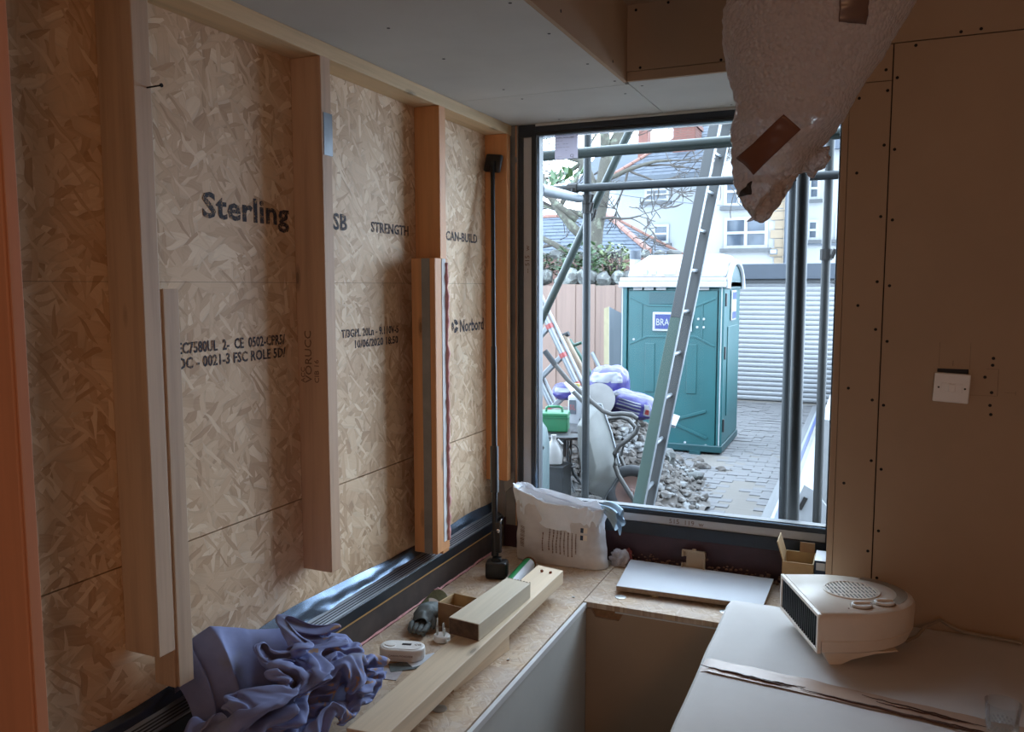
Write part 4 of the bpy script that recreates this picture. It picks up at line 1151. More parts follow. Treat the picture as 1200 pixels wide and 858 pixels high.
    11,7,7,3,-2,2,-20,-48,-7,2,11,16,13,5,7,-2,12,-4,4,12,4,1,14,10,-3,-18,5,7,20,32,10,-16,-58,-44,7,8,35,-14,20,8,16,1,-7,14,13,-25,-38,-27,-15,15,11,18,9,13,9,6,6,16,7,-9,4,6,-25,-53,-7,
    3,12,17,8,11,1,-4,10,12,0,4,8,-1,13,15,2,-17,-8,16,21,19,11,-9,-46,-46,-7,15,28,3,18,0,6,17,18,5,-11,-32,-39,-28,2,20,24,13,11,12,10,12,6,-14,1,21,2,-19,-25,-50,-6,7,12,16,8,9,10,12,-3,
    8,12,-9,2,17,11,-3,8,-18,2,7,22,20,2,-12,-45,-29,-19,16,26,3,22,15,6,-6,-17,1,-18,-28,-34,-10,11,20,18,14,19,17,13,-1,-2,-18,12,19,16,-25,-57,-39,-9,21,22,16,4,0,-1,13,9,-1,17,-3,-9,14,
    16,-3,-5,4,-16,8,20,18,-3,-15,-40,-29,-10,16,26,16,21,4,13,-2,-17,-2,-18,-23,-10,-14,15,20,9,18,20,9,11,-2,-9,-6,18,32,6,-38,-72,-40,5,20,47,24,0,-23,1,-2,11,14,4,8,-11,5,15,-10,-4,6,4,
    -14,19,15,2,-24,-19,-33,-9,15,28,23,9,16,3,14,-4,-7,-15,-27,-5,-4,20,20,13,8,15,11,10,-16,-11,-2,22,30,13,-38,-72,-49,4,43,41,30,-4,-12,-23,-4,20,4,9,9,0,-15,4,12,-4,-15,11,7,-7,10,1,
    -16,-16,-12,-15,17,26,14,23,7,10,14,-8,-11,-13,-22,2,0,18,12,32,1,9,13,-11,-15,-9,1,25,21,12,-45,-56,-38,4,46,45,17,9,-9,-21,-14,6,0,9,4,9,-21,6,0,2,6,-7,12,-8,2,-5,-9,-18,-6,7,19,18,17,
    23,0,17,4,-2,4,-27,-6,-5,6,15,10,25,14,7,-20,-15,21,-10,-13,27,17,-15,-39,-41,-8,1,54,22,19,18,-20,-28,7,-15,0,11,-3,-5,3,-14,-3,3,12,0,9,-5,-6,2,-13,-1,2,15,17,7,20,2,17,-4,19,138,-6,
    -9,-12,-19,-9,-12,-11,-9,10,3,-8,-22,12,-7,2,-4,10,5,7,6,6,-4,6,9,5,8,11,-2,-6,12,8,-8,-18,-3,11,6,-1,10,2,11,0,8,-6,16,-11,-11,13,-10,7,5,4,-6,6,8,24,0,13,-12,-23,-21,-22,-1,-9,-16,-3,
    9,-5,-9,10,11,-9,-4,6,10,3,6,5,-12,1,14,13,12,-3,-3,4,12,-4,2,-24,6,-2,18,7,-6,10,14,8,-17,6,6,10,-19,12,1,-6,5,9,-6,0,14,26,18,5,-12,-31,-31,-22,-13,3,-11,-12,2,5,18,-4,12,2,-7,4,7,6,5,
    8,-3,1,13,9,2,3,-3,0,13,0,-13,-10,-12,1,20,20,-11,9,-3,15,1,5,-1,12,-18,8,8,-2,0,10,-3,-3,3,26,15,-5,-20,-22,-39,-18,-21,-9,-11,-5,6,6,20,9,8,8,-2,-3,-6,3,10,6,13,8,-5,13,9,-2,2,-2,4,5,
    -7,-10,-12,-6,6,26,9,-4,0,-1,14,13,-2,-2,-1,2,8,3,0,-1,6,1,-11,10,4,-6,-23,-36,-39,-14,-23,-9,0,3,12,0,17,17,5,8,7,-3,-7,-3,6,-1,7,10,12,7,8,3,-4,2,8,-13,7,-6,-18,0,5,27,1,4,0,-7,17,1,
    10,-1,1,1,5,2,5,-1,3,-1,-5,-13,-10,-5,-27,-38,-26,-23,0,-12,7,0,7,2,19,12,11,3,-1,-2,4,-6,5,3,6,11,12,3,5,9,1,-4,-2,-3,3,-1,-19,-1,11,12,11,4,-2,-4,0,13,11,2,2,4,0,3,-7,-2,13,5,-7,-2,-9,
    -17,-22,-35,-28,-14,2,2,1,10,1,12,17,11,4,9,2,-9,3,-2,3,2,7,11,8,7,6,10,0,1,-4,-11,6,0,-15,-5,-5,8,16,13,5,-5,-4,13,-1,13,5,5,4,-4,-2,-13,6,19,1,-7,-14,-16,-28,-18,-20,-5,1,1,4,0,15,15,
    7,12,5,11,-7,-5,-5,5,-13,13,3,19,7,6,2,10,8,-11,5,-11,0,0,-3,-9,-2,6,12,9,5,-10,8,10,2,3,9,10,-3,7,-10,-4,7,-13,7,13,-11,-20,-15,-19,-8,3,5,0,-5,8,10,21,10,-1,4,13,-3,-12,-8,-2,-9,5,17,
    20,8,6,1,12,0,1,-3,-5,-4,3,-2,-15,2,7,6,-5,22,-6,7,9,-1,1,9,12,0,-7,7,-3,-19,9,5,-4,-10,-13,-21,-5,3,8,-1,-2,4,3,5,18,19,-9,-7,13,2,-10,-12,-9,1,11,15,9,15,10,-5,0,7,7,7,-12,1,-9,4,-19,
    8,4,-8,10,22,-7,11,3,7,1,8,9,5,-9,7,-9,-11,10,-3,3,-4,-19,-15,15,11,8,0,-5,-2,1,5,21,15,-8,-8,-15,13,0,-8,-8,5,6,19,6,11,6,4,-1,-7,5,9,4,-11,0,-6,-10,1,2,2,10,7,10,9,6,2,5,3,8,8,-9,8,
    -15,-9,9,6,-1,-9,-22,-2,21,21,19,-6,-14,-12,3,11,15,20,0,-11,-25,-2,14,1,-1,1,12,-7,19,10,9,1,3,-3,4,8,3,-10,-14,7,-11,-3,4,4,12,10,7,4,7,2,9,-4,11,2,0,-8,-6,-8,5,8,9,-5,-20,8,26,28,20,
    -10,-22,-19,-2,21,11,9,16,-21,-1,-16,6,14,7,4,-7,6,9,7,17,3,-9,4,6,2,2,-14,-2,-4,0,-5,5,6,6,8,11,-2,8,8,4,2,7,8,0,-8,-5,-20,5,12,14,-4,-12,21,17,35,17,-14,-27,-24,-4,27,17,7,6,-21,10,
    -13,8,9,6,1,-1,8,6,13,-4,18,-3,-17,7,-5,18,2,-5,-6,-3,-4,-2,10,9,7,8,5,5,8,4,2,8,8,1,-9,-14,-13,2,13,-5,1,-20,33,24,26,20,-21,-27,-25,4,23,24,5,7,-23,-9,8,14,15,10,-2,-2,0,-3,18,2,-15,
    20,0,-22,-1,16,17,2,-13,1,-6,-2,5,11,8,9,3,5,4,8,4,9,10,1,-8,-17,-8,1,-11,15,-3,-17,37,20,27,19,-16,-29,-27,9,24,26,6,8,-21,-10,10,16,10,-1,6,5,-3,-7,15,-22,8,19,11,-17,-12,2,13,6,7,-11,
    6,-8,8,7,10,11,6,-1,6,6,7,10,12,1,-9,-17,-9,-2,-5,13,-18,-7,39,31,25,5,-25,-22,-5,8,28,23,10,4,-18,-19,15,16,2,12,8,-5,6,-4,-22,20,1,12,11,-11,-11,-5,13,-3,12,4,3,-13,3,10,6,14,6,0,6,7,
    -3,17,19,-3,-4,-20,-15,-5,5,13,-10,4,32,41,27,5,-26,-23,3,9,19,27,9,-10,-8,-18,3,21,16,8,7,2,-21,-14,17,-5,13,11,17,-4,-10,-11,16,-6,17,6,2,-21,4,12,6,14,13,-2,-4,10,-2,19,15,5,-3,-20,
    -20,-5,8,12,12,10,26,38,23,5,-19,-22,5,6,22,23,6,-17,-6,-9,-8,21,14,8,-1,9,-7,-23,3,14,14,3,13,9,-9,-16,15,1,11,14,-2,-21,4,-1,18,12,20,0,-3,-2,2,21,15,8,-3,-26,-18,0,6,5,10,7,32,34,15,
    10,-24,-19,-1,15,19,28,4,-21,-23,3,9,2,17,13,-11,-4,14,-11,0,4,10,19,13,5,-11,-19,13,10,9,13,0,-24,-17,17,13,24,19,4,-2,-2,-3,10,19,11,5,-24,-18,-3,4,6,12,4,28,41,12,0,-16,-16,5,12,14,
    13,6,-15,-23,-10,8,11,15,15,3,-15,2,6,9,5,11,12,16,6,-15,-23,-4,24,20,-6,7,-30,-9,18,16,28,24,3,3,-6,-4,9,13,13,2,-18,-12,-2,-2,3,14,4,26,18,24,-8,-1,-9,2,15,1,-12,6,2,-8,-18,3,13,14,4,
    14,4,-5,6,5,9,10,11,7,15,-28,-4,-11,15,27,4,-10,-23,-10,20,19,35,26,-2,2,-3,-9,10,10,12,-10,3,-11,-5,-1,-7,18,3,10,17,19,-6,10,-5,5,13,-10,-21,-12,5,-11,-2,19,6,13,12,10,7,7,0,7,8,14,11,
    -10,16,-34,0,4,6,23,15,-11,-22,-12,18,14,36,31,8,-4,-1,-11,3,13,11,-14,9,-10,-6,-2,-6,14,8,-1,9,3,17,5,2,9,6,-16,-25,-18,-13,7,10,18,10,8,15,10,8,9,10,4,4,7,13,1,-2,-28,-14,18,14,24,12,
    -7,-18,-8,8,26,26,21,16,0,-4,-13,-11,13,11,2,-7,11,-10,-9,-4,16,4,-3,8,13,6,7,8,11,-6,-23,-23,-31,2,21,8,18,5,1,13,13,11,8,8,11,5,-4,11,14,-14,-26,-11,18,18,24,10,2,-17,-3,10,25,23,5,10,
    13,-17,-5,-12,4,12,8,-7,16,-4,-12,-5,13,-7,0,3,16,6,13,14,0,1,-29,-36,-15,-10,20,30,10,5,6,2,13,17,9,4,13,9,-4,9,-14,4,-17,-9,17,23,21,12,4,-14,1,9,24,18,0,12,0,-8,-10,-6,7,4,-5,9,10,1,
    -9,-4,10,-5,-3,-9,14,13,19,19,2,-17,-24,-31,-20,0,27,30,7,1,-12,14,9,11,17,6,13,13,1,-17,7,-15,3,2,14,24,21,10,0,-6,2,9,19,14,-1,13,-2,-15,-10,4,11,3,-9,1,5,-7,9,-3,10,-14,-9,-1,6,22,19,
    22,10,-14,-31,-39,-11,5,24,34,4,-5,-15,-2,17,14,22,6,14,13,2,-16,-10,6,8,5,23,12,4,17,11,-9,5,6,7,18,11,14,-19,-11,-7,10,9,4,-10,-6,8,-5,9,-4,6,-13,-7,-5,12,18,27,23,7,-12,-42,-35,-9,12,
    28,19,8,-17,1,-21,19,22,16,13,9,17,-1,-16,3,7,12,9,16,5,3,11,10,-3,7,8,-3,16,7,13,-7,-9,0,9,6,2,-8,-4,-6,9,5,1,9,-10,-10,-6,10,19,26,32,7,-24,-37,-32,-3,7,35,13,2,-11,-12,-23,17,23,23,
    14,3,9,4,-7,5,14,14,8,17,-4,3,4,16,2,7,-4,4,8,18,-5,-18,20,8,8,-8,0,4,-6,-8,-4,23,-8,6,-4,-10,-9,10,25,30,29,-1,-21,-40,-30,-4,14,24,20,1,-23,-28,-5,19,26,23,12,10,12,3,-7,3,13,15,11,8,
    -1,8,-4,18,-6,10,8,3,10,-12,-2,7,16,7,9,-4,-2,5,-9,-11,7,6,5,4,-2,-8,-7,3,22,24,30,8,-29,-32,-23,-2,16,22,16,0,-23,-38,0,21,33,18,10,9,13,9,-2,-3,11,10,21,-9,11,8,-5,5,13,4,5,10,11,-15,
    6,5,9,6,10,1,-5,6,-9,-9,2,17,-1,-1,0,2,-8,-1,20,27,17,8,-24,-27,-18,-1,15,22,14,-21,-2,-29,0,13,18,32,9,14,1,15,6,-7,10,9,11,6,8,6,-4,8,7,5,-4,10,18,-5,4,-1,3,5,2,14,2,5,-8,-8,2,5,12,6,
    10,1,-10,-7,18,24,17,-6,-16,-19,-13,-1,20,21,-9,-15,-5,-12,3,19,18,12,16,15,-4,14,15,1,-4,14,7,8,8,-4,10,0,6,7,-14,14,9,17,3,1,2,6,4,3,11,0,-3,-8,-2,10,10,2,7,8,-4,-12,16,20,9,0,-17,-9,
    -9,0,17,19,-5,-13,-3,-10,7,15,19,7,6,12,8,3,15,12,-1,6,8,7,5,7,9,-2,-8,-10,8,13,10,13,10,6,-2,9,2,0,0,4,9,-8,-3,15,7,4,9,11,0,-14,5,18,13,-12,-17,11,-3,2,10,15,0,-12,-1,-3,2,16,14,6,6,
    10,13,-5,6,11,14,6,3,10,4,8,-2,12,-11,-20,12,14,7,16,13,8,-1,4,7,1,-3,9,-8,7,-2,14,3,2,-3,22,11,-18,6,-4,17,-7,-15,4,18,-1,5,10,11,-11,0,7,-3,10,8,11,10,7,12,3,7,-9,5,12,20,6,10,-8,6,9,
    -12,-11,3,13,12,13,15,16,-3,5,10,0,-5,4,5,-4,-3,15,2,6,7,16,4,-16,-2,-10,3,11,-9,6,21,1,7,8,5,-3,1,3,9,7,-2,15,10,9,6,10,5,-7,-3,10,4,34,2,-2,-8,3,6,-8,-4,16,12,18,11,20,-3,-1,3,1,10,-3,
    2,-1,-9,4,17,11,14,7,-7,-8,-9,0,1,-6,11,1,13,10,13,3,11,-3,2,1,8,5,3,8,15,8,4,9,9,-6,0,3,7,22,15,-3,-6,2,3,-5,-2,1,9,33,15,-5,7,11,1,1,9,4,-3,-2,-8,0,14,21,1,-4,-11,2,-1,-7,1,-3,13,-1,
    14,6,13,0,11,3,6,4,5,4,6,7,15,-6,18,10,8,-3,-7,9,8,23,-6,-1,11,5,-7,4,0,6,1,15,16,8,3,8,6,-12,17,2,8,-7,6,-16,2,-7,-1,-1,-3,15,-2,-15,0,5,3,3,13,6,4,-1,14,13,6,3,7,5,4,8,13,-2,-2,20,9,
    11,-6,6,4,7,13,-1,12,4,-11,9,3,7,8,9,11,10,-5,6,3,-10,10,12,8,-5,-6,5,-22,6,6,0,-7,12,0,-12,-7,4,10,2,8,9,11,-6,5,16,14,5,-4,15,0,7,12,-7,4,21,6,12,3,5,4,3,6,10,19,3,-7,0,8,12,6,-4,8,7,
    5,4,1,-5,0,10,10,-1,-6,-6,-16,15,0,-10,3,-12,18,0,-7,0,5,7,1,10,9,7,-1,10,8,20,-8,17,-2,5,15,-1,0,11,13,9,10,1,8,3,1,13,25,15,-6,-8,0,11,2,-3,4,1,13,9,4,-4,0,-2,6,5,-2,-4,-17,-5,8,-9,9,
    -19,5,11,8,-1,2,4,6,3,8,9,4,7,0,10,8,16,3,3,6,14,0,3,10,11,10,8,5,3,0,17,26,21,-1,-10,-8,3,10,-8,8,-2,11,3,10,-1,-4,5,-8,11,6,-7,-10,3,3,-4,6,-7,-1,12,4,10,1,0,8,1,7,10,5,7,2,0,10,18,10,
    3,5,10,4,1,7,11,12,6,6,7,5,15,17,19,-5,8,-10,-2,3,1,-15,-5,15,12,11,8,-4,1,-11,16,9,0,-11,4,9,-9,9,-3,-1,14,1,6,6,1,2,4,5,9,7,6,5,-2,5,17,20,2,6,4,8,1,8,9,10,5,9,7,12,19,10,7,-2,10,-2,
    -3,-5,4,-18,-7,13,19,15,10,-19,3,4,9,4,7,-8,11,3,-6,3,1,5,14,0,6,6,1,3,1,7,6,5,8,6,-7,9,11,19,15,3,3,4,4,10,11,6,4,7,8,15,19,14,8,-3,2,4,-3,-4,-3,-12,-10,20,20,19,-19,14,-12,7,6,-1,2,5,
    2,10,-8,-1,2,14,17,-6,7,-1,8,4,-1,6,8,1,9,5,-5,9,7,13,16,13,0,9,6,7,9,9,2,6,4,15,17,9,13,9,-2,-2,4,0,-10,-5,-4,10,33,-9,-6,8,3,0,5,0,4,6,-1,10,-3,9,1,19,-7,9,10,-2,8,1,2,2,9,5,1,9,3,7,
    10,2,13,13,9,1,13,8,6,9,7,-2,3,16,13,13,11,12,1,-1,10,-4,-7,-7,0,15,21,-9,-14,0,16,2,2,10,3,10,15,-6,0,14,3,-4,13,11,1,3,11,-1,9,0,6,12,4,-3,10,12,11,4,-3,14,8,10,5,10,2,14,10,-1,0,12,
    13,5,13,12,-11,6,17,7,-3,-5,3,19,4,-11,-18,-2,23,12,4,-4,17,10,11,-5,-4,9,1,2,8,7,20,1,0,8,10,-8,7,10,14,-8,8,15,8,10,-6,7,13,6,4,10,6,5,5,15,2,11,8,7,10,6,-4,-7,6,10,27,-6,4,15,5,-21,
    -6,0,20,21,0,-2,10,9,-11,8,7,6,10,1,-13,13,30,2,-7,9,7,0,6,2,13,6,-7,4,16,9,10,4,10,9,4,9,7,7,-6,20,6,6,4,15,11,9,-5,-5,-21,13,26,16,4,13,-1,-12,-7,11,21,10,0,7,9,-4,12,5,11,6,2,0,-18,
    12,26,16,-12,-2,19,10,6,-1,12,10,-5,-10,3,14,12,11,11,-7,25,11,7,-12,11,21,8,2,4,17,8,12,-11,5,-37,4,26,33,8,1,13,-19,5,15,12,16,-4,11,4,-13,21,9,3,2,-6,-7,-1,12,15,10,4,-6,17,9,12,-8,
    12,8,3,-10,-6,10,9,12,11,5,5,37,-3,-5,5,9,15,11,4,17,13,8,-7,-16,-31,10,34,29,12,-1,2,-4,9,12,14,3,3,1,5,-2,10,7,3,-1,-7,2,7,7,15,0,-4,18,9,3,11,-14,10,12,10,-8,-13,10,12,10,12,11,1,19,
    18,-6,7,9,14,10,8,7,18,8,-15,-2,-32,22,24,18,17,0,3,-4,10,12,8,7,4,-1,6,2,4,4,6,-2,5,3,7,15,1,-12,11,17,6,6,-4,-8,10,13,10,0,-20,10,11,14,12,17,1,9,12,6,11,8,14,9,8,5,12,11,-9,0,-22,12,
    19,23,5,10,1,-9,7,11,15,6,5,0,8,3,20,-2,-1,4,3,-1,16,-3,-3,2,17,10,9,1,4,-16,15,8,3,6,-16,13,0,14,21,17,12,3,9,5,13,10,10,13,-6,9,17,13,-5,-6,-15,13,23,8,11,8,-11,3,6,-1,7,15,-10,14,9,
    13,-1,2,7,0,2,6,1,-2,-1,12,22,10,2,-7,-2,-3,13,12,-7,12,-11,13,-4,8,21,21,21,6,3,1,5,24,6,13,2,6,8,15,4,-20,-4,13,18,8,13,6,-7,1,5,1,0,2,6,13,8,12,-11,7,13,7,6,6,-19,-1,13,19,25,5,-27,5,
    -13,11,20,16,2,-9,4,8,9,4,11,24,17,11,2,2,12,20,2,12,13,4,-2,16,9,-20,1,4,12,14,12,-10,13,-3,9,-1,-6,7,5,4,13,-3,11,5,13,9,4,-1,-17,-8,11,32,26,-3,-37,10,-8,21,16,3,10,-3,5,3,17,19,8,11,
    15,10,4,6,8,14,5,12,0,22,-6,8,18,-14,-1,4,8,5,12,7,10,-13,7,8,-4,2,7,-1,4,7,17,5,6,9,0,-14,-11,1,8,26,27,-14,-23,-11,3,34,11,11,3,4,7,-2,14,23,23,4,8,8,8,12,8,14,-6,4,6,19,6,-1,3,-6,14,
    4,7,12,6,5,-10,3,-1,13,7,1,2,3,-5,-1,15,8,1,-10,10,-21,-8,3,13,23,20,-21,-18,-1,4,32,22,12,-5,6,6,7,13,17,11,15,6,8,12,5,18,1,8,-2,7,5,7,15,-18,8,12,8,10,14,6,2,-11,6,-11,6,13,8,4,3,-6,
    1,5,-3,-8,-2,11,-17,8,-2,3,24,9,-19,-4,9,6,14,22,14,7,6,0,11,2,17,8,12,21,4,20,9,10,5,3,-2,11,3,12,-2,-2,1,5,14,14,-5,2,7,11,-10,-5,9,3,12,9,5,-2,-6,1,-3,-6,6,1,-14,20,5,3,23,-18,-12,7,
    6,13,9,16,6,20,1,1,11,1,15,9,6,20,15,23,13,2,5,5,-12,20,2,13,2,0,-3,0,13,21,-4,-6,10,2,5,-11,1,10,9,8,3,8,-4,10,1,-10,-5,2,0,12,3,13,13,-15,-11,10,12,10,10,14,-3,17,5,0,13,7,16,-5,16,23,
    9,30,-5,17,10,-13,-3,16,10,5,12,3,-13,6,8,23,-6,-1,0,8,3,-6,-3,8,16,-4,14,5,2,0,9,-11,-6,11,7,1,7,10,0,-7,-1,8,13,3,14,8,2,2,11,-3,17,19,-2,5,20,14,19,22,-1,7,12,3,-5,-3,9,20,12,-1,-16,
    12,2,26,1,-6,5,4,3,-3,-12,9,23,-10,10,14,3,-5,11,-1,0,9,1,0,4,0,9,8,-1,0,10,2,18,-7,5,12,5,8,9,17,14,6,15,15,11,17,7,3,13,-7,12,-5,9,21,-9,2,-13,5,14,20,20,-4,-15,7,7,9,-16,8,7,8,1,2,14,
    2,4,9,4,-5,2,0,4,6,17,7,0,6,-1,9,13,3,1,12,9,-4,-3,32,9,11,18,15,9,6,15,-4,-1,19,10,-2,10,19,-8,-6,-10,6,16,18,7,10,-10,-6,-3,24,-10,7,2,13,-3,4,4,13,8,3,-3,-1,-2,13,-3,16,6,-1,-2,15,0,
    -2,0,6,7,11,15,12,-12,26,16,13,15,16,9,10,12,8,-8,0,7,15,11,21,-5,-10,-9,-1,17,22,10,6,-13,0,-3,2,12,6,-5,12,5,3,7,11,5,-2,1,7,2,3,11,4,2,-4,4,9,-3,-5,-2,1,10,10,13,27,-8,17,14,21,20,11,
    8,13,10,10,0,-6,-4,12,21,18,0,-7,-10,-9,9,18,24,7,-7,-7,7,-8,18,5,-1,-11,12,9,8,5,0,5,1,13,3,3,7,8,-7,5,2,6,-7,-3,-8,-4,2,21,22,15,5,11,18,25,22,10,-7,5,9,17,16,-2,-7,1,10,15,17,-1,-12,
    -3,-3,11,13,12,17,-12,13,-19,10,15,-1,-5,7,9,4,5,1,4,11,9,7,6,6,3,-12,6,1,0,1,-3,-5,0,-4,-3,39,14,21,-1,13,20,23,16,2,0,1,13,24,9,-4,-6,1,4,11,16,-1,-11,0,13,9,16,15,-8,-9,-8,8,21,8,-8,
    9,9,-16,6,-3,7,12,12,13,1,-14,8,-3,12,1,0,4,-3,-8,3,0,-7,32,26,-6,22,12,13,19,8,20,0,-6,10,20,20,3,-9,-3,12,-4,5,17,1,-10,0,8,15,19,4,-10,-10,8,12,21,-16,6,13,-10,-16,-2,10,10,27,11,-3,
    -20,3,12,-1,3,21,1,-1,-8,4,0,10,23,16,0,19,17,20,11,9,5,13,-7,6,20,15,11,-7,-8,15,12,4,-7,7,2,-17,17,11,-8,21,3,-8,11,-1,25,-9,-7,14,1,7,-6,1,18,11,15,-3,-23,0,15,8,10,10,15,-2,1,0,3,20,
    14,20,-10,21,28,29,-3,5,4,7,1,-4,22,12,12,4,-11,4,17,13,4,-4,3,-18,0,18,-1,-1,16,7,8,-7,20,1,-9,5,6,15,-16,4,14,5,13,-7,-5,3,12,0,12,9,-15,7,5,8,18,9,13,21,-1,23,19,39,11,-20,13,3,1,0,7,
    8,11,21,7,-11,13,16,7,1,-1,-12,-13,-2,16,7,13,7,13,-5,-6,19,1,-7,5,148,0,0,0,0,0,0,0,0,-81,-3,-7,-7,-6,0,10,7,3,-5,-3,-3,6,3,2,-1,2,-4,-4,-4,-4,2,3,5,-3,-3,-2,-6,-5,-9,-7,-3,2,-1,5,2,1,
    6,3,-4,-3,5,1,-6,-4,2,1,0,0,-81,81,0,0,0,0,0,-79,-1,-8,-3,-5,-2,5,9,-2,1,-3,-4,-1,1,-1,3,-1,3,-4,-5,-3,-1,4,6,3,-2,-5,-4,-9,-8,-3,-4,-2,1,-2,4,5,0,6,-1,-5,1,4,1,-3,-3,5,0,-73,-5,3,75,0,
    0,0,-73,-2,-3,-4,-5,-1,-3,1,6,1,-2,-1,-1,-2,-4,-4,1,1,1,3,-5,-5,3,3,1,9,-1,-5,-6,-10,-7,-2,-5,1,-6,0,1,4,-1,5,5,-3,-4,6,4,-1,-2,5,-68,1,-6,73,0,0,0,0,-69,-2,-2,-4,-4,-3,-2,-3,5,-3,-4,-1,
    0,-2,-2,-3,-4,2,5,6,-5,-5,-2,3,4,10,0,-2,-11,-10,-7,-5,3,0,-5,-2,-3,0,1,6,3,4,-5,1,6,6,-2,2,6,0,-12,74,0,0,0,-62,-3,-3,-3,-2,-5,-4,-4,0,1,-1,-5,2,-5,-3,-3,-4,-2,1,8,6,0,-7,-6,-1,6,12,-2,
    2,-8,-11,-9,-7,4,4,-3,-3,-4,-4,4,0,4,5,1,-2,3,5,6,0,62,0,0,0,0,0,-61,0,-3,-4,-1,-7,0,-4,-4,-5,-2,-1,0,6,-5,-5,-4,-5,1,-3,7,8,1,-7,-10,-3,6,13,7,-5,-5,-10,-10,-7,1,9,-2,-1,-6,-5,0,1,6,3,
    4,1,3,4,4,4,0,0,0,0,0,-54,-3,-4,-4,-1,-6,-6,1,-2,-4,-4,-4,-3,4,6,-7,-3,-2,-7,-3,-1,6,10,1,-11,-11,-6,8,13,11,-1,-8,-11,-9,-3,0,9,0,-2,-6,-3,-5,1,4,5,5,3,5,1,6,-4,0,0,0,0,-52,-3,0,-5,-2,
    -5,-4,-7,-5,0,-3,-1,-3,-4,7,-1,-1,-1,-7,-3,-5,0,7,4,5,-14,-13,-8,7,16,13,-2,-5,-9,-7,-1,-1,8,1,-2,-6,-4,-2,-3,4,5,3,4,8,0,6,1,0,0,0,-52,-1,-4,-2,-4,-4,0,-6,-3,-8,-2,2,-5,-3,1,9,-2,-3,-3,
    -3,-6,-3,-2,5,8,-4,-10,-13,-10,7,18,16,-7,-1,-6,-6,-4,5,8,-1,-2,-5,-3,-3,-4,0,7,3,7,0,5,7,1,0,-51,51,-50,-5,-5,-4,-4,-1,1,-6,-6,-4,-1,5,-4,-5,0,9,-1,-2,-4,-6,-3,-1,-2,-5,5,-3,-9,-9,-9,9,
    14,19,-2,-3,-6,-6,0,5,7,0,-3,-5,-2,-4,-3,-2,6,5,2,7,-3,2,8,0,-46,-1,-5,-6,-3,61,-67,-2,-2,-2,-6,-4,-2,5,-2,-1,-3,8,-2,-5,-3,-5,0,-2,2,-7,0,-8,-10,-11,-2,11,14,16,6,-3,-6,-5,1,5,7,-4,-3,
    -2,-4,-1,-3,-5,1,10,5,5,-2,-3,5,-42,0,-4,-6,-4,56,-66,1,0,-3,-4,-7,2,-4,-3,6,-1,-5,2,3,-5,-3,-2,-1,1,-4,-1,-6,-5,-10,-10,-2,12,13,19,5,-3,-5,-4,0,0,9,-1,-4,-6,-1,-7,2,-2,-3,7,7,9,-2,-5,
    5,2,2,-5,-7,-10,60,-65,3,1,-3,-5,-7,-2,3,-6,1,5,-5,0,4,-3,-6,-3,4,-1,-3,-4,-3,-5,-8,-7,0,6,14,13,9,-3,-3,-3,-2,-2,4,-4,3,-2,-6,-6,-6,2,0,5,9,3,6,-1,-3,0,6,-9,-6,-6,1,-6,1,3,-4,-4,-8,0,0,
    -5,2,2,-4,5,-1,-4,-6,4,-1,-2,-4,0,-6,-2,-6,-7,3,7,12,11,6,-3,-6,1,-1,-3,-4,2,-3,5,-6,-6,-8,3,-1,4,2,9,8,1,-3,3,0,-2,-12,51,-48,-7,-1,4,-5,-5,-6,-4,6,-7,0,2,5,-1,0,-4,-6,3,-2,1,-4,-9,3,
    -5,-2,-4,3,10,8,3,7,-2,-5,-5,0,4,-3,-7,-3,7,0,-8,-11,6,0,3,-2,10,9,1,2,5,-3,1,-12,46,-43,-5,-3,3,-5,-8,-2,-8,4,0,-6,4,7,0,-4,-2,-2,-3,3,-1,-11,-2,3,-1,-3,1,2,5,7,3,-3,7,-3,-3,-5,4,-3,-5,
    -7,4,6,-7,-14,2,7,5,-6,10,7,8,1,1,0,-1,-15,47,-44,-11,7,2,-7,-3,-4,-6,3,-3,-2,5,6,-1,-1,-3,0,-2,1,-12,3,-3,3,-1,-3,1,4,3,4,5,-7,2,3,-8,-1,-4,8,-5,-8,1,5,-10,-4,-7,0,15,-4,9,5,12,2,4,1,
    -5,-12,7,-2,-11,6,-1,-7,-10,7,-6,-1,2,-3,-2,8,2,2,-3,0,-7,-7,3,-8,4,-1,4,-1,1,5,3,2,2,-6,1,1,-2,-1,-7,0,3,-8,-10,9,-3,-8,1,-7,8,7,7,5,11,4,2,-3,0,-9,5,-4,-4,-2,-2,-8,1,4,-5,-2,2,-5,-5,
    11,4,-3,-5,6,-6,-6,-6,0,6,-5,6,-1,3,1,4,2,-7,0,-1,6,-1,-8,0,1,-3,-3,-12,-5,11,-7,-2,-8,6,14,2,7,10,10,2,1,-6,0,-3,1,-13,-2,-3,-2,3,5,-2,-3,-7,1,2,-6,9,6,-9,-5,8,-12,2,-5,1,8,1,-2,4,-3,6,
    3,-7,1,0,3,-11,3,0,2,0,-8,-11,-6,9,-4,-9,0,-1,14,10,5,5,9,-1,-3,-5,13,-2,-4,-12,-4,-1,-1,3,2,2,-6,-5,-8,0,-2,10,8,-5,-7,1,-3,-3,5,1,0,4,-1,3,-4,0,2,1,-1,3,-1,-8,3,1,-4,-1,-1,-13,-8,6,0,
    -7,-6,2,12,8,5,9,0,1,-6,-4,3,14,-9,-5,-1,-4,2,-6,-8,7,7,-6,-10,-4,1,3,6,5,-4,-1,-1,-5,6,2,-1,3,2,-8,4,1,-1,4,-5,4,1,-10,4,-4,4,-6,2,-11,-9,6,-4,-5,-4,2,5,8,8,9,5,-1,-6,-6,6,14,-7,1,-3,
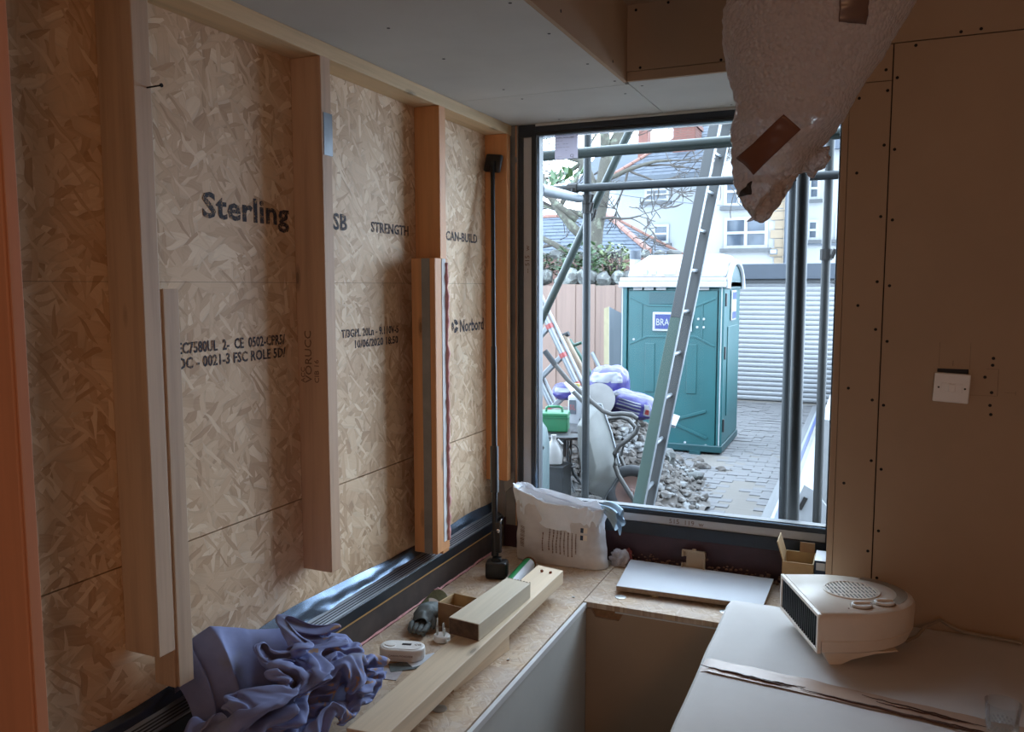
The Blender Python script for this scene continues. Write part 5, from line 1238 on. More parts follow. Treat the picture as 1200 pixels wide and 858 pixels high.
    -3,4,-10,-7,-5,8,-9,-6,5,-4,9,4,6,-1,-2,3,-2,0,6,1,-3,2,-12,5,2,2,-1,-1,4,-1,-7,-2,1,-1,1,-6,-9,-8,6,-2,-5,-5,3,-3,10,9,9,10,-3,1,-8,3,7,10,-2,-5,1,-4,-6,-4,-7,-3,0,-6,2,-1,1,7,8,5,-1,2,
    6,-1,-1,3,-5,-8,0,-9,5,7,8,-3,-1,2,-5,-3,-4,6,-7,1,-13,-9,7,1,-5,-2,-6,2,4,11,11,13,11,-3,-7,2,10,9,-1,-6,3,-8,-11,1,-7,-4,0,-4,4,-4,-5,4,9,9,6,-1,2,0,2,-2,-1,-7,0,-7,3,-1,16,2,-6,4,-4,
    -8,-6,5,-3,-8,-8,-1,2,6,-5,-6,-3,2,-5,10,17,17,8,-8,-3,-2,12,8,1,-3,-11,3,-7,-16,2,-5,-6,11,-4,4,-6,-4,6,12,12,3,1,-2,3,-4,-11,2,3,-6,0,1,1,10,-4,8,-3,-10,-9,-1,5,-11,-3,-9,13,5,-3,-4,
    -9,-2,-4,8,19,21,8,-8,-2,-9,8,11,3,-2,-13,-11,2,-4,-7,-5,6,5,-1,-3,-6,2,0,12,14,6,4,-3,-5,-4,-2,-5,8,-4,3,-2,-12,3,10,7,-5,-6,-9,-6,3,-10,-12,12,15,2,-5,-8,-8,-13,7,8,22,22,9,-11,-6,-4,
    0,12,0,-1,-4,-8,3,-18,3,-4,4,11,-7,-5,-2,-12,8,12,11,11,8,-3,-4,1,-12,-3,5,-7,11,-14,7,-2,-1,11,-6,-7,-9,0,-6,-13,6,9,17,-2,-9,-8,-9,-17,8,7,27,25,0,-6,-1,-6,4,6,4,2,-4,-11,-9,-6,-4,1,9,
    -3,0,-4,-5,-12,7,11,13,10,9,2,-5,-7,-6,-5,10,-7,-5,7,-17,-3,6,12,-1,-8,-7,0,-8,1,0,11,13,-2,-9,-11,-12,-19,3,16,24,27,8,-3,-3,-5,2,4,3,15,-10,-13,-8,-12,2,-6,16,-3,-2,-7,-6,-11,3,12,14,
    11,7,-4,1,-8,-4,1,-5,9,-4,-14,-10,5,-3,9,8,-9,-5,-6,2,5,-4,6,11,-1,-9,-11,-17,-17,1,15,30,30,9,0,-7,-7,2,11,9,17,-24,-16,-12,-2,-6,1,4,9,-5,-5,-17,-2,3,10,17,12,6,-1,-4,-4,-5,0,-4,3,-13,
    -11,-4,11,-5,8,-3,3,-9,-8,10,6,-13,2,10,3,-10,-11,-14,-12,5,9,29,35,5,-3,-2,-6,-8,9,3,19,-10,-14,-12,-2,-4,2,1,8,-5,-13,-9,-2,4,10,4,23,3,1,-6,-5,-8,5,2,-7,-12,-9,0,14,-2,-5,-6,7,-3,-10,
    13,-1,-11,-7,7,8,-7,-10,-14,-11,1,19,32,30,-7,0,7,-4,-10,5,15,-3,-4,-10,-4,-4,-8,3,7,4,-13,-5,-8,4,-4,8,11,8,16,-9,2,-8,-6,-5,10,2,-14,-7,-1,11,-2,-6,-7,-8,-2,4,10,-2,-8,-11,-3,6,-2,-3,
    -11,-9,3,18,30,24,1,8,2,-2,-12,8,13,4,-14,-10,2,-7,-7,9,8,-9,-7,-7,-1,-4,7,8,5,2,10,-8,0,1,-6,-10,6,8,-1,-10,1,5,-7,-6,-11,-11,0,12,0,8,-10,-9,-9,8,6,-7,-7,-6,3,18,23,20,10,6,2,-4,-9,6,
    13,-4,-8,-5,-7,-4,-6,7,10,-10,-8,-1,0,5,1,4,5,2,0,-1,-6,2,-6,-8,-6,14,6,0,-6,-5,-8,1,-14,-13,-1,4,16,3,-6,-7,-10,-5,17,2,-6,-6,2,18,15,15,5,5,9,-8,-4,-5,12,8,-13,-13,3,-2,-4,0,9,-9,-3,
    -2,-2,9,6,0,-2,0,2,-3,1,-5,-9,4,-8,-11,16,5,-8,-9,-4,-4,-9,-14,3,-5,17,9,-5,-7,-3,-11,17,10,-7,0,-2,12,9,9,9,-6,12,2,-13,5,-8,13,-11,-11,-2,14,-11,5,0,0,-4,-6,6,6,7,0,-9,-3,7,-1,-7,-8,8,
    -11,-7,-5,0,12,-1,-10,-8,-14,4,-13,-7,-3,11,10,2,-9,1,-6,19,13,-5,-10,6,-6,10,5,3,8,3,-3,-11,4,-10,-4,7,-11,-1,14,-4,0,5,-10,6,-3,-4,3,4,8,-8,-7,2,-4,-3,-4,9,-7,-5,-7,-11,7,3,-8,-9,-12,
    4,1,-11,-10,8,16,-5,-8,-6,15,7,10,4,-9,-8,-6,2,4,14,7,-3,-9,1,-1,-5,-5,-7,2,-8,3,10,4,-5,-2,5,-5,-5,-6,8,9,-3,-8,0,-1,-5,-7,10,-6,-12,1,-5,-7,0,-2,-7,-8,2,5,-15,-2,8,8,-2,-9,-3,3,9,7,8,
    -4,-13,-10,-6,4,11,-2,-11,-6,8,6,-6,-6,-6,5,-13,3,10,5,-7,-1,7,-10,-10,-8,5,15,3,-9,4,-7,-9,-4,9,-10,-9,0,-7,5,-2,-6,-8,-5,-2,1,-11,8,10,5,-6,-7,-7,-7,7,4,7,2,-12,-10,-10,-2,-7,-9,1,3,
    12,3,-4,-4,-3,-6,-8,0,12,-6,-4,6,2,-6,-10,-10,-1,17,8,-5,-7,-7,-4,5,-11,3,-11,2,-4,-3,2,-7,-2,-1,-7,3,-8,0,6,2,0,-9,-6,-5,-8,3,9,1,-8,-11,-8,0,-12,4,7,3,9,5,-4,-4,-2,0,-8,-4,9,-2,-6,-5,
    -4,-4,-1,-7,-9,21,11,-5,-6,-8,-8,-4,9,-5,-9,-8,2,4,1,-9,0,0,-7,-2,-2,-8,-6,2,9,-1,-4,-6,-12,-10,9,2,-4,-11,-12,4,9,2,0,7,1,8,3,-3,-3,-2,-2,-6,5,0,-5,-6,-2,-6,-8,-7,-5,20,4,3,-14,-7,-12,
    1,4,9,-9,-11,-2,-2,7,2,-11,4,1,-8,1,-8,-9,-7,2,-2,6,1,-9,-13,-9,4,3,-10,-6,-4,9,0,-1,6,-6,5,5,6,-2,-2,-4,-5,-7,6,0,-7,-11,8,-9,-10,-6,15,2,-5,-5,-4,-8,-5,2,11,-4,-10,-2,3,-1,2,-4,-7,-5,
    3,-6,-5,-8,-10,-3,-3,6,8,-4,-10,-10,-9,-1,3,-11,-1,-6,8,2,5,-7,-1,5,5,4,-2,-4,-4,-5,-5,6,-3,-11,7,-13,0,-5,3,5,-2,-5,-12,1,-9,0,5,8,-7,-5,6,-3,-5,0,-5,-7,1,-8,-6,-9,-16,-3,1,0,11,0,-13,
    -2,3,-6,-7,-6,-4,-4,11,7,5,-3,-4,1,4,-1,4,-2,-5,-5,-5,-2,5,-6,0,-14,5,-2,-1,1,-5,-9,-1,4,-9,-4,5,7,0,-8,8,-8,1,-2,-6,-4,-7,-9,-2,-18,-18,-3,3,3,11,-7,9,-10,-1,5,-11,-7,-10,1,9,10,1,-2,
    -5,1,4,2,2,0,-5,-3,-5,-5,0,5,-2,-11,3,-2,0,-6,-1,-10,2,-6,3,-8,6,5,2,-3,1,-4,-8,-1,4,-8,-9,-7,-8,-19,-19,-7,4,8,11,0,2,3,-7,6,-10,-11,-15,-3,8,12,-2,-3,-1,2,3,2,0,5,-4,-4,-4,-3,1,-7,6,
    -8,3,-6,0,3,-3,-6,-10,-3,3,-5,-4,10,3,5,-10,-2,1,-4,0,-3,-9,-10,-11,-17,-20,-9,-1,19,2,14,3,-5,-7,0,-11,-10,-15,-9,9,16,2,-4,-3,1,5,4,-1,6,-1,-5,-3,-3,-1,-4,2,-8,6,-5,0,-4,-2,-2,3,-6,-3,
    -3,-6,-2,13,6,-7,-5,-3,6,-2,-4,-11,-10,-6,-19,-21,-12,-3,17,19,1,2,-5,-8,-9,-7,-15,-11,-6,6,21,3,-4,-9,3,10,8,2,-3,-1,-1,-4,-1,-2,-1,-1,-3,1,2,-3,1,-3,1,-2,0,-6,-3,-4,-6,-3,18,-12,0,7,2,
    -2,-11,-16,-10,-1,-12,-20,-15,-3,22,5,10,-9,-7,-5,-12,-11,-8,-14,-5,10,21,1,-9,-7,0,19,8,3,0,-2,-4,-2,0,-4,-1,3,-1,-2,2,-2,2,-2,-1,1,-1,-6,-6,-15,-9,2,21,-5,-4,8,8,1,-19,-24,-13,-5,4,
    -18,-12,-9,22,9,3,-11,-15,-4,-14,-6,-11,2,-6,12,25,-2,-6,-5,2,16,5,7,0,-1,-3,-6,-2,3,-2,-2,4,-1,-1,1,1,-1,-3,-1,-2,-1,-11,-13,-10,0,21,6,-8,-2,7,7,-23,-22,-19,-3,10,-14,-12,-6,9,16,-6,
    -6,-14,-15,3,-13,-8,-8,1,14,13,10,-1,-3,4,5,5,5,-2,-4,1,-2,-4,6,-4,-2,2,3,1,0,-1,2,-3,-3,-2,-6,-4,-16,-7,-3,16,15,-6,-8,9,-4,-13,-27,-12,-11,12,-9,-12,-2,2,6,5,-11,-13,-14,-4,-8,-5,0,9,
    25,3,2,1,-1,0,6,3,1,-3,-5,1,3,-3,6,-1,-3,-1,5,3,0,-2,-1,2,-4,-4,-5,-14,-3,-8,0,18,7,-4,-8,5,6,-23,-25,-8,-11,12,-15,-10,-9,12,7,0,-13,-14,-12,-9,-10,-3,9,17,-1,11,3,-2,2,3,2,3,-4,-4,-2,
    1,4,4,5,0,-3,-3,4,4,2,-3,-1,-1,-4,-2,-6,-12,-4,-5,-3,20,5,-5,-15,8,7,-25,-22,-9,-2,4,-11,-9,-10,-1,8,5,-11,-17,-11,-4,-9,-1,7,1,5,4,3,4,0,3,0,-3,-4,-8,-3,7,8,7,4,0,-2,-4,2,5,2,-1,-1,-3,
    -5,-4,-3,-7,-7,-7,-3,20,3,-3,-16,-1,10,-11,-27,-11,-6,0,0,-11,-9,-3,9,-5,-7,-8,-11,-4,-7,-4,-2,11,2,1,2,3,2,0,0,-4,-11,-13,-1,13,13,9,4,-2,-4,-4,3,6,2,-5,2,-2,-4,-8,-4,-7,-4,-2,-8,20,2,
    -7,-18,8,6,-6,-25,-13,-3,-8,-5,-1,-7,1,4,-9,-9,-8,-3,-6,-2,-7,-1,-1,0,4,2,3,6,0,-3,-7,-15,-11,5,18,10,9,4,-4,-5,-5,2,8,0,-4,-4,-2,1,-4,-6,-6,3,-10,-4,8,8,-9,-18,3,7,3,-21,-15,-1,-7,-6,
    -1,-8,-7,9,-8,-7,-5,-9,-10,4,-1,-2,3,-1,1,2,4,9,0,-4,-9,-18,-8,10,15,11,11,3,-7,-7,-6,-1,9,5,-2,-5,-6,-3,2,-4,-3,0,-6,-4,0,2,-5,-18,1,6,8,-17,-12,-6,-6,-2,-4,-5,-6,-4,2,-9,-5,-5,-5,-12,
    3,-2,1,-5,2,1,8,7,2,-4,-11,-12,-10,14,9,14,13,-3,-8,-11,-5,-1,7,7,1,-5,-6,-5,2,1,-3,-1,-6,4,-9,1,-12,-2,-12,4,10,-11,-12,-7,-2,-6,-4,-6,-6,-4,-1,-4,-7,-5,-2,-11,-9,0,-2,-6,2,4,9,6,4,-5,
    -11,-19,1,14,12,9,14,-2,-15,-12,-7,0,6,5,2,-5,0,-4,-3,4,1,-3,-4,2,-4,-11,-13,-3,-4,-8,16,-13,3,-9,-5,-6,-3,-5,-8,-9,-5,2,-4,-6,-8,-9,-13,7,-5,-2,6,4,9,8,5,-5,-14,-12,-3,13,10,12,8,-4,
    -18,-12,-10,3,7,5,-2,-3,4,-4,-3,7,2,-4,-3,-5,3,-13,-12,-12,-3,2,4,-9,9,-1,-9,-5,-12,-5,-2,-13,-6,-4,0,-3,-11,-7,-13,8,-3,1,6,7,9,11,1,-3,-17,-10,-4,11,15,12,3,-9,-19,-12,-13,8,10,-1,3,
    -2,-5,3,-1,4,4,-1,-6,-2,-5,-5,-8,-8,-7,9,-12,-8,3,6,-1,-15,-14,-6,4,-13,-12,-3,-4,4,-3,-13,-11,6,3,4,4,8,11,7,-6,-9,-9,-8,3,6,12,8,4,-13,-15,-21,-1,9,10,-2,3,-2,-12,10,6,-5,4,4,-3,-7,-3,
    -11,2,-7,-7,1,-12,-6,-4,7,3,-17,-8,-6,-8,-10,-12,-6,4,-2,6,-9,-10,3,4,4,7,6,8,6,-3,-11,-10,-8,3,10,6,6,1,-12,-13,-7,0,2,7,0,1,-3,-5,-7,12,2,0,-1,2,-2,-12,-10,0,3,-2,-10,-8,0,-10,-3,7,-9,
    -12,-13,-9,-14,-8,-5,2,9,-5,5,-4,-13,5,4,5,7,5,1,-7,-7,-9,-8,4,9,8,3,-3,-9,-5,-7,1,6,3,-1,-3,6,-3,-9,-2,9,3,-7,1,2,-9,-12,-10,0,9,-11,-9,-1,-7,-8,5,-4,-12,-12,-12,-17,-10,-3,2,10,-8,4,3,
    -1,4,6,3,4,0,-5,-6,-6,-11,-7,3,15,8,3,-3,-6,-4,1,-1,5,-2,2,-4,-3,8,-15,-3,8,6,-1,-4,0,-10,-8,-9,-5,11,-12,-10,-5,-7,-5,1,0,-11,-2,-19,-16,-14,-6,0,20,-5,-10,0,5,3,7,-2,2,-6,-5,-5,-5,-2,
    1,-8,10,7,4,0,0,-4,1,3,0,-1,0,-4,3,-6,-3,-4,-1,7,3,-4,-8,0,-5,-10,-12,10,-11,-6,-10,-6,5,-11,-3,-8,0,-11,-22,-10,-11,-2,23,-1,-3,-10,-4,2,5,-4,-4,-4,2,1,3,-7,1,-9,6,2,3,2,1,2,4,2,-2,-8,
    5,1,0,-8,-5,-2,-5,-2,5,0,-8,-9,-1,2,-10,0,-10,-8,-5,-10,3,-4,-3,-8,-13,-7,-13,-18,-9,-3,22,-2,5,-3,-11,-1,2,-5,-5,5,11,5,-12,-6,-8,4,3,3,3,3,3,6,3,0,-5,-10,11,-5,-1,-10,-7,2,-2,-2,-4,2,
    -5,-9,-9,0,0,-6,-8,-10,-6,-6,-3,-3,1,-6,-19,-9,-15,-12,4,-13,21,-9,6,6,1,-1,-4,-3,-5,18,14,-9,-12,-10,0,4,6,1,1,5,6,8,3,-2,-10,-9,18,-4,-5,-6,-10,-6,-3,-8,-3,0,2,-6,-9,-8,-1,-2,-6,-12,1,
    -9,-8,-5,4,-6,-13,-9,-18,-6,-5,-11,20,-8,-1,6,11,-1,-2,-4,8,15,0,-12,-9,-1,0,7,2,-1,5,2,6,9,4,-7,-7,-3,15,-3,-6,-15,-8,-1,-6,-11,-6,-4,5,-1,-9,-8,-5,-3,-5,1,-15,-2,-8,-1,-4,2,-14,-14,
    -14,-6,-13,-5,16,5,-9,1,6,0,-2,7,8,-5,4,-6,-4,5,-5,6,-3,-2,6,2,7,9,1,-7,-11,15,16,-13,-4,-25,-1,-4,-2,-9,-8,-11,-2,6,-6,-8,-8,1,-4,-8,-4,-8,-5,-7,-5,-5,-3,-19,-4,-4,-16,1,2,13,-1,-6,-2,
    0,1,5,12,-1,0,-8,-6,0,9,-6,1,-1,-2,4,8,8,0,-8,-11,15,28,-10,-24,-14,4,-5,-8,-4,-1,-14,-8,-3,1,-9,-10,1,0,-10,-8,-4,-7,-8,1,-4,-12,-10,-13,0,-14,9,-2,3,12,-5,-7,3,8,2,13,-5,1,-7,0,-7,-1,
    3,0,-7,-3,2,10,8,1,-4,-10,20,27,-10,-28,-14,7,-6,-10,-10,-6,-13,2,-2,-5,-9,-7,-11,0,8,-10,-8,-6,-5,-10,0,-12,0,-4,-13,-15,16,-1,-4,13,1,-11,1,-4,17,0,6,-2,-6,1,-5,-4,2,0,-9,-3,2,9,6,1,3,
    0,22,-2,5,-36,3,-2,-2,-10,-8,-11,-5,-13,-3,-5,1,-11,5,-2,-3,-5,-9,-11,-6,-6,-9,6,-8,-6,-13,-8,15,-2,-5,1,8,-3,]
NX, NY = 56, 76
dd_ = np.array(SHEET).reshape(3, NY, NX).transpose(1, 2, 0).copy()
dd_[:, 0] = np.cumsum(dd_[:, 0], axis=0)
PP = np.cumsum(dd_, axis=1) * .001 + np.array([-1.36, .9, .5])
n = NT('blue_cotton')
v = n.coords()
f1 = n.noise(v, 260, 2)
f2 = n.noise(v, 14, 4)
att = n.n('ShaderNodeAttribute', attribute_name='cloth_uv')
base = n.ramp(f2, [(.3, rgb(104, 114, 160)), (.7, rgb(126, 138, 184))])
vo = n.n('ShaderNodeTexVoronoi', voronoi_dimensions='2D')
vo.inputs['Scale'].default_value = 11
n.l(att.outputs['Vector'], vo.inputs['Vector'])
nz = n.n('ShaderNodeTexNoise')
nz.inputs['Scale'].default_value = 30
nz.inputs['Detail'].default_value = 3
n.l(att.outputs['Vector'], nz.inputs['Vector'])
spx = n.n('ShaderNodeSeparateXYZ')
n.l(att.outputs['Vector'], spx.inputs[0])
corner = n.math('MULTIPLY', n.math('GREATER_THAN', spx.outputs[0], .45), n.math('GREATER_THAN', spx.outputs[1], .6))
blot = n.math('MULTIPLY', n.math('GREATER_THAN', nz.outputs[0], .55), n.math('LESS_THAN', vo.outputs['Distance'], .34))
blot = n.math('MULTIPLY', blot, corner)
col = n.mix(blot, base, rgb(160, 130, 108))
st_ = n.ramp(n.noise(v, 8, 4), [(.56, 0.0), (.66, .5)])
col = n.mix(st_, col, rgb(112, 116, 124))
M['sheet'] = n.finish(col, .8, 0, f1, .12, .0008, Sheen_Weight=.2) if False else n.finish(col, .8, 0, f1, .12, .0008)
mb = MB()
mb.v = [tuple(p) for p in PP.reshape(-1, 3)]
mb.f = [(j * NX + i, j * NX + i + 1, (j + 1) * NX + i + 1, (j + 1) * NX + i) for j in range(NY - 1) for i in range(NX - 1)]
sheet = mb.build('dust_sheet', M['sheet'], None, 0, 'all', origin=(-1.15, 1.36, ZP), fix=False)
tag(sheet, 'crumpled blue cotton dust sheet with tan printed patches heaped on the bench', 'sheet')
at_ = sheet.data.attributes.new('cloth_uv', 'FLOAT_VECTOR', 'POINT')
uu, vv = np.meshgrid(np.linspace(0, 1, NX), np.linspace(0, 1.36, NY))
at_.data.foreach_set('vector', np.stack([uu, vv, uu * 0], -1).reshape(-1))
sub = sheet.modifiers.new('smooth', 'SUBSURF')
sub.levels = 2
sub.render_levels = 2
sd = sheet.modifiers.new('thickness', 'SOLIDIFY')
sd.thickness = .0012

# the part of the sheet that stands up against the wall behind the heap
TOPL = [(-1.345, 1.262, .70), (-1.335, 1.285, .775), (-1.315, 1.33, .80), (-1.285, 1.42, .765), (-1.265, 1.50, .735), (-1.235, 1.60, .700), (-1.20, 1.68, .655)]
BOTL = [(-1.23, 1.20, .56), (-1.215, 1.23, .55), (-1.19, 1.28, .56), (-1.17, 1.36, .57), (-1.155, 1.46, .57), (-1.14, 1.55, .56), (-1.13, 1.63, .54)]
def edge_at(L, u):
    k = u * (len(L) - 1)
    i = min(int(k), len(L) - 2)
    f = k - i
    f = f * f * (3 - 2 * f) * .5 + f * .5
    return Vector(L[i]) * (1 - f) + Vector(L[i + 1]) * f
def standing(u, v_):
    a_, b_ = edge_at(TOPL, u), edge_at(BOTL, u)
    back = Vector((-1.353, a_.y + .01, .652))
    w1 = noise.noise(Vector((u * 3.2, v_ * 1.1, 2)))
    w2 = noise.noise(Vector((u * 8.5, v_ * 1.8, 7)))
    if v_ < .25:
        t_ = v_ / .25
        p = back + (a_ - back) * math.sin(t_ * math.pi / 2)
        p.z = back.z + (a_.z - back.z) * math.sin(t_ * math.pi / 2) ** .8
    else:
        t_ = (v_ - .25) / .75
        p = a_ + (b_ - a_) * t_
        p.x += .030 * math.sin(t_ * math.pi)
    k = math.sin(min(1, v_ * 2) * math.pi / 2)
    ridge = (1 - abs(2 * ((u * 3.4 + .35 * v_ + .5 * w1) % 1) - 1)) ** 1.6
    p.x += k * (.024 * ridge + .014 * w2)
    p.z += k * (.010 * ridge + .008 * w2) * (1 if v_ < .5 else .5)
    p.x = max(p.x, -1.3545)
    p.z = max(p.z, .649 if p.x < -1.30 else .515)
    return tuple(p)
fold = MB().grid(standing, 90, 40).build('sheet_fold', M['sheet'], sheet, 0, 'all', fix=False)
at2 = fold.data.attributes.new('cloth_uv', 'FLOAT_VECTOR', 'POINT')
at2.data.foreach_set('vector', [0.1] * (3 * len(fold.data.vertices)))
sd2 = fold.modifiers.new('thickness', 'SOLIDIFY')
sd2.thickness = .0012

# ================================================================== PAPER-WRAPPED PACKAGE, HEATER, GLASS
ZT_ = .617
t = thing('paper_package', 'large flat package of boards in grey brown wrapping paper along the right wall', 'package', (.8, 1.2, ZP))
def pack(u, v_):
    # rounded paper wrapping over the boards: v runs over the left edge and across the top
    y = -.55 + u * 2.992
    L = [(-.350, ZP + .002), (-.356, ZP + .03), (-.356, ZT_ - .030), (-.353, ZT_ - .014), (-.345, ZT_ - .004), (-.330, ZT_), (-.2, ZT_), (.0, ZT_), (.25, ZT_), (.5, ZT_), (.9, ZT_), (1.6, ZT_)]
    k = v_ * (len(L) - 1)
    i = min(int(k), len(L) - 2)
    f = k - i
    x = L[i][0] * (1 - f) + L[i + 1][0] * f
    z = L[i][1] * (1 - f) + L[i + 1][1] * f
    w = noise.noise(Vector((x * 7, y * 4, 0)))
    amp = .0016 if x > -.33 else .0026
    z += amp * w if z > ZT_ - .02 else 0
    x += .003 * noise.noise(Vector((y * 6, z * 30, 3))) if x < -.3 else 0
    if u > .985:
        z -= (u - .985) / .015 * .006
    return (x, y, z)
MB().grid(pack, 160, 78).build('wrapping', M['paper'], t, 0, 'all', fix=False)
MB().box(-.345, 1.6, -.55, 2.438, ZP, ZT_ - .012).build('boards', M['chip'], t)
def tape_strip(y0, w0, x0, x1, lift, nu=120, nv=10, slope=-.10, seed=0):
    def fn(u, v_):
        x = x0 + (x1 - x0) * u
        y = y0 + slope * (x - x0) + (v_ - .5) * w0
        cr = noise.noise(Vector((x * 16, v_ * 2 + seed, seed)))
        rdg = max(0, noise.noise(Vector((x * 5, v_ * 5.5, seed + 4)))) ** 1.5
        zb = ZT_ - max(0, (-.325 - x)) ** 1.2 * .9
        return (x, y + .006 * cr, zb + lift + .0020 + .0028 * rdg + .0006 * cr)
    return MB().grid(fn, nu, nv)
tape_strip(1.972, .072, -.345, .55, .0012, seed=1).build('tan_tape', M['tape'], t, 0, 'all', label='wide crinkled strip of tan packing tape', fix=False)
fl = MB()
for y0, x0, x1, sl, w in ((1.955, -.345, -.13, -.13, .0022), (1.935, -.25, -.10, .02, .0016), (1.925, -.11, .32, -.135, .0022), (1.95, .02, .27, -.17, .0014), (1.93, .05, .23, -.11, .0014), (1.90, .12, .34, -.13, .0012)):
    pts = [(x0 + (x1 - x0) * k / 24, y0 + sl * (x1 - x0) * k / 24 + .005 * noise.noise(Vector((k * .7, y0 * 9, 0))), ZT_ + .0052 + .0006 * noise.noise(Vector((k * .9, y0 * 5, 2)))) for k in range(25)]
    fl.tube(pts, [w * (0.3 + math.sin(math.pi * k / 24)) for k in range(25)], 6)
fl.build('tape_crease', M['tape_dark'], t, 0, 'all')

# ---- fan heater
HT = Vector((.01, 2.21, ZT_ + .0035))
t = thing('fan_heater', 'cream flat fan heater with round vent and two dials on the paper package', 'heater', tuple(HT))
hd = Vector((.92, .393, 0)).normalized()          # towards its back
hs = Vector((.393, -.92, 0)).normalized()         # towards its near side
F0 = Vector((-.1325, 2.2, ZT_))                   # middle of the front edge
def hp(d, s, z):
    return F0 + hd * d + hs * s + Vector((0, 0, z + .003))
def outline(ins=0.0, flat=.075, W=.143, D=.288, n_=28, front=0.0):
    pts = [(front, -(W - ins)), (flat, -(W - ins))]
    for k in range(1, n_):
        a = -math.pi / 2 + math.pi * k / n_
        pts.append((flat + (D - flat - ins) * math.cos(a), (W - ins) * math.sin(a)))
    pts += [(flat, W - ins), (front, W - ins)]
    return pts
def loft(levels, close=True):
    """levels: (z, inset, front, D)"""
    m_ = MB()
    n_ = None
    for z, ins, fr, D in levels:
        o_ = outline(ins, .075, .143, D, 28, fr)
        n_ = len(o_)
        m_.v += [tuple(hp(d, s, z)) for d, s in o_]
    for j in range(len(levels) - 1):
        for i in range(n_):
            i2 = (i + 1) % n_
            m_.f.append((j * n_ + i, j * n_ + i2, (j + 1) * n_ + i2, (j + 1) * n_ + i))
    if close:
        m_.f.append(tuple(range(n_ - 1, -1, -1)))
        m_.f.append(tuple((len(levels) - 1) * n_ + i for i in range(n_)))
    return m_
sh = loft([(.030, .006, .006, .262), (.036, .0, .004, .272), (.062, -.001, .002, .284), (.0635, .001, .002, .2825), (.066, .0, .0015, .285), (.118, .0, .0, .288), (.128, .003, .0, .286), (.133, .010, .002, .279)])
sh.build('housing', M['cream'], t, 0, True)
# front: dark grille box with upright fins inside a frame
def hbox(d0, d1, s0, s1, z0, z1):
    m_ = MB()
    vs = [hp(d, s, z) for z in (z0, z1) for d, s in ((d0, s0), (d1, s0), (d1, s1), (d0, s1))]
    m_.add(vs, [(0, 3, 2, 1), (4, 5, 6, 7), (0, 1, 5, 4), (1, 2, 6, 5), (2, 3, 7, 6), (3, 0, 4, 7)])
    return m_
gr = hbox(-.0012, .004, -.132, .132, .040, .122).build('front_grille', M['black_plastic'], t)
for k in range(19):
    s = -.126 + k * .014
    hbox(-.0055, -.001, s - .0016, s + .0016, .041, .121).build('fin', M['black_steel'], gr)
for a_ in ((-.0075, .002, -.143, .143, .1215, .131), (-.0075, .002, -.143, .143, .031, .0405), (-.0075, .002, -.143, -.1325, .040, .122), (-.0075, .002, .1325, .143, .040, .122)):
    hbox(*a_).build('front_frame', M['cream'], t, .0015)
# top vent
VC = (.135, -.012)
def disc(c_, r_x, r_y, z0, z1, nseg=40):
    return MB().add(*(lambda: ([tuple(hp(c_[0] + r_x * math.cos(2 * math.pi * k / nseg), c_[1] + r_y * math.sin(2 * math.pi * k / nseg), z)) for z in (z0, z1) for k in range(nseg)],
                               [tuple(range(nseg - 1, -1, -1)), tuple(range(nseg, 2 * nseg))] + [(k, (k + 1) % nseg, nseg + (k + 1) % nseg, nseg + k) for k in range(nseg)]))())
vent = disc(VC, .066, .060, .1325, .1338).build('top_vent', M['black_plastic'], t)
for k in range(13):
    d = -.0605 + k * .0101
    w = .060 * math.sqrt(max(0, 1 - (d / .066) ** 2))
    if w > .006:
        hbox(VC[0] + d - .0026, VC[0] + d + .0026, VC[1] - w, VC[1] + w, .1335, .1358).build('vent_bar', M['cream'], vent, .0006)
for s in (-.026, 0, .026):
    w = .066 * math.sqrt(1 - (s / .060) ** 2)
    hbox(VC[0] - w, VC[0] + w, VC[1] + s - .0016, VC[1] + s + .0016, .1335, .1352).build('vent_rib', M['cream'], vent)
rim = []
rg = MB()
nn = 48
for rr_, zz_ in ((1.0, .1328), (1.0, .1362), (1.07, .1362), (1.09, .1328)):
    rg.v += [tuple(hp(VC[0] + .066 * rr_ * math.cos(2 * math.pi * k / nn), VC[1] + .060 * rr_ * math.sin(2 * math.pi * k / nn), zz_)) for k in range(nn)]
rg.f = [(j * nn + k, j * nn + (k + 1) % nn, (j + 1) * nn + (k + 1) % nn, (j + 1) * nn + k) for j in range(3) for k in range(nn)]
rg.build('vent_rim', M['cream'], vent, 0, True)
for d, s in ((.118, .094), (.182, .078)):
    k1 = disc((d, s), .028, .024, .1328, .1345, 32).build('dial_ring', M['cream_dark'], t)
    disc((d, s), .0245, .0205, .1343, .1405, 32).build('dial', M['white_plastic'], k1, .0015)
    hbox(d - .021, d + .021, s - .0035, s + .0035, .1403, .1455).build('dial_grip', M['cream'], k1, .0015)
hbox(.0785, .0815, .108, .111, .1328, .1342).build('indicator_light', M['rust'], t)
hbox(.150, .152, .070, .084, .1328, .1336).build('dial_mark', M['ink'], t)
hbox(.214, .216, .050, .066, .1328, .1336).build('dial_mark', M['ink'], t)
disc((.228, .062), .010, .009, .1328, .1336, 20).build('printed_symbol', M['ink_grey'], t)
# handle recess at the back: a flat arc, its shade put into the colour
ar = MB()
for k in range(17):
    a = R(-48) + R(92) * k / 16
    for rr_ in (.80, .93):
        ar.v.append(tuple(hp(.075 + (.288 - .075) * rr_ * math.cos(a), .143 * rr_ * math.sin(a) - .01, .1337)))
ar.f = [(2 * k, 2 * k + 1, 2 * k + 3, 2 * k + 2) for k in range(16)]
ar.build('handle_slot', M['cream_dark'], t, fix=False)
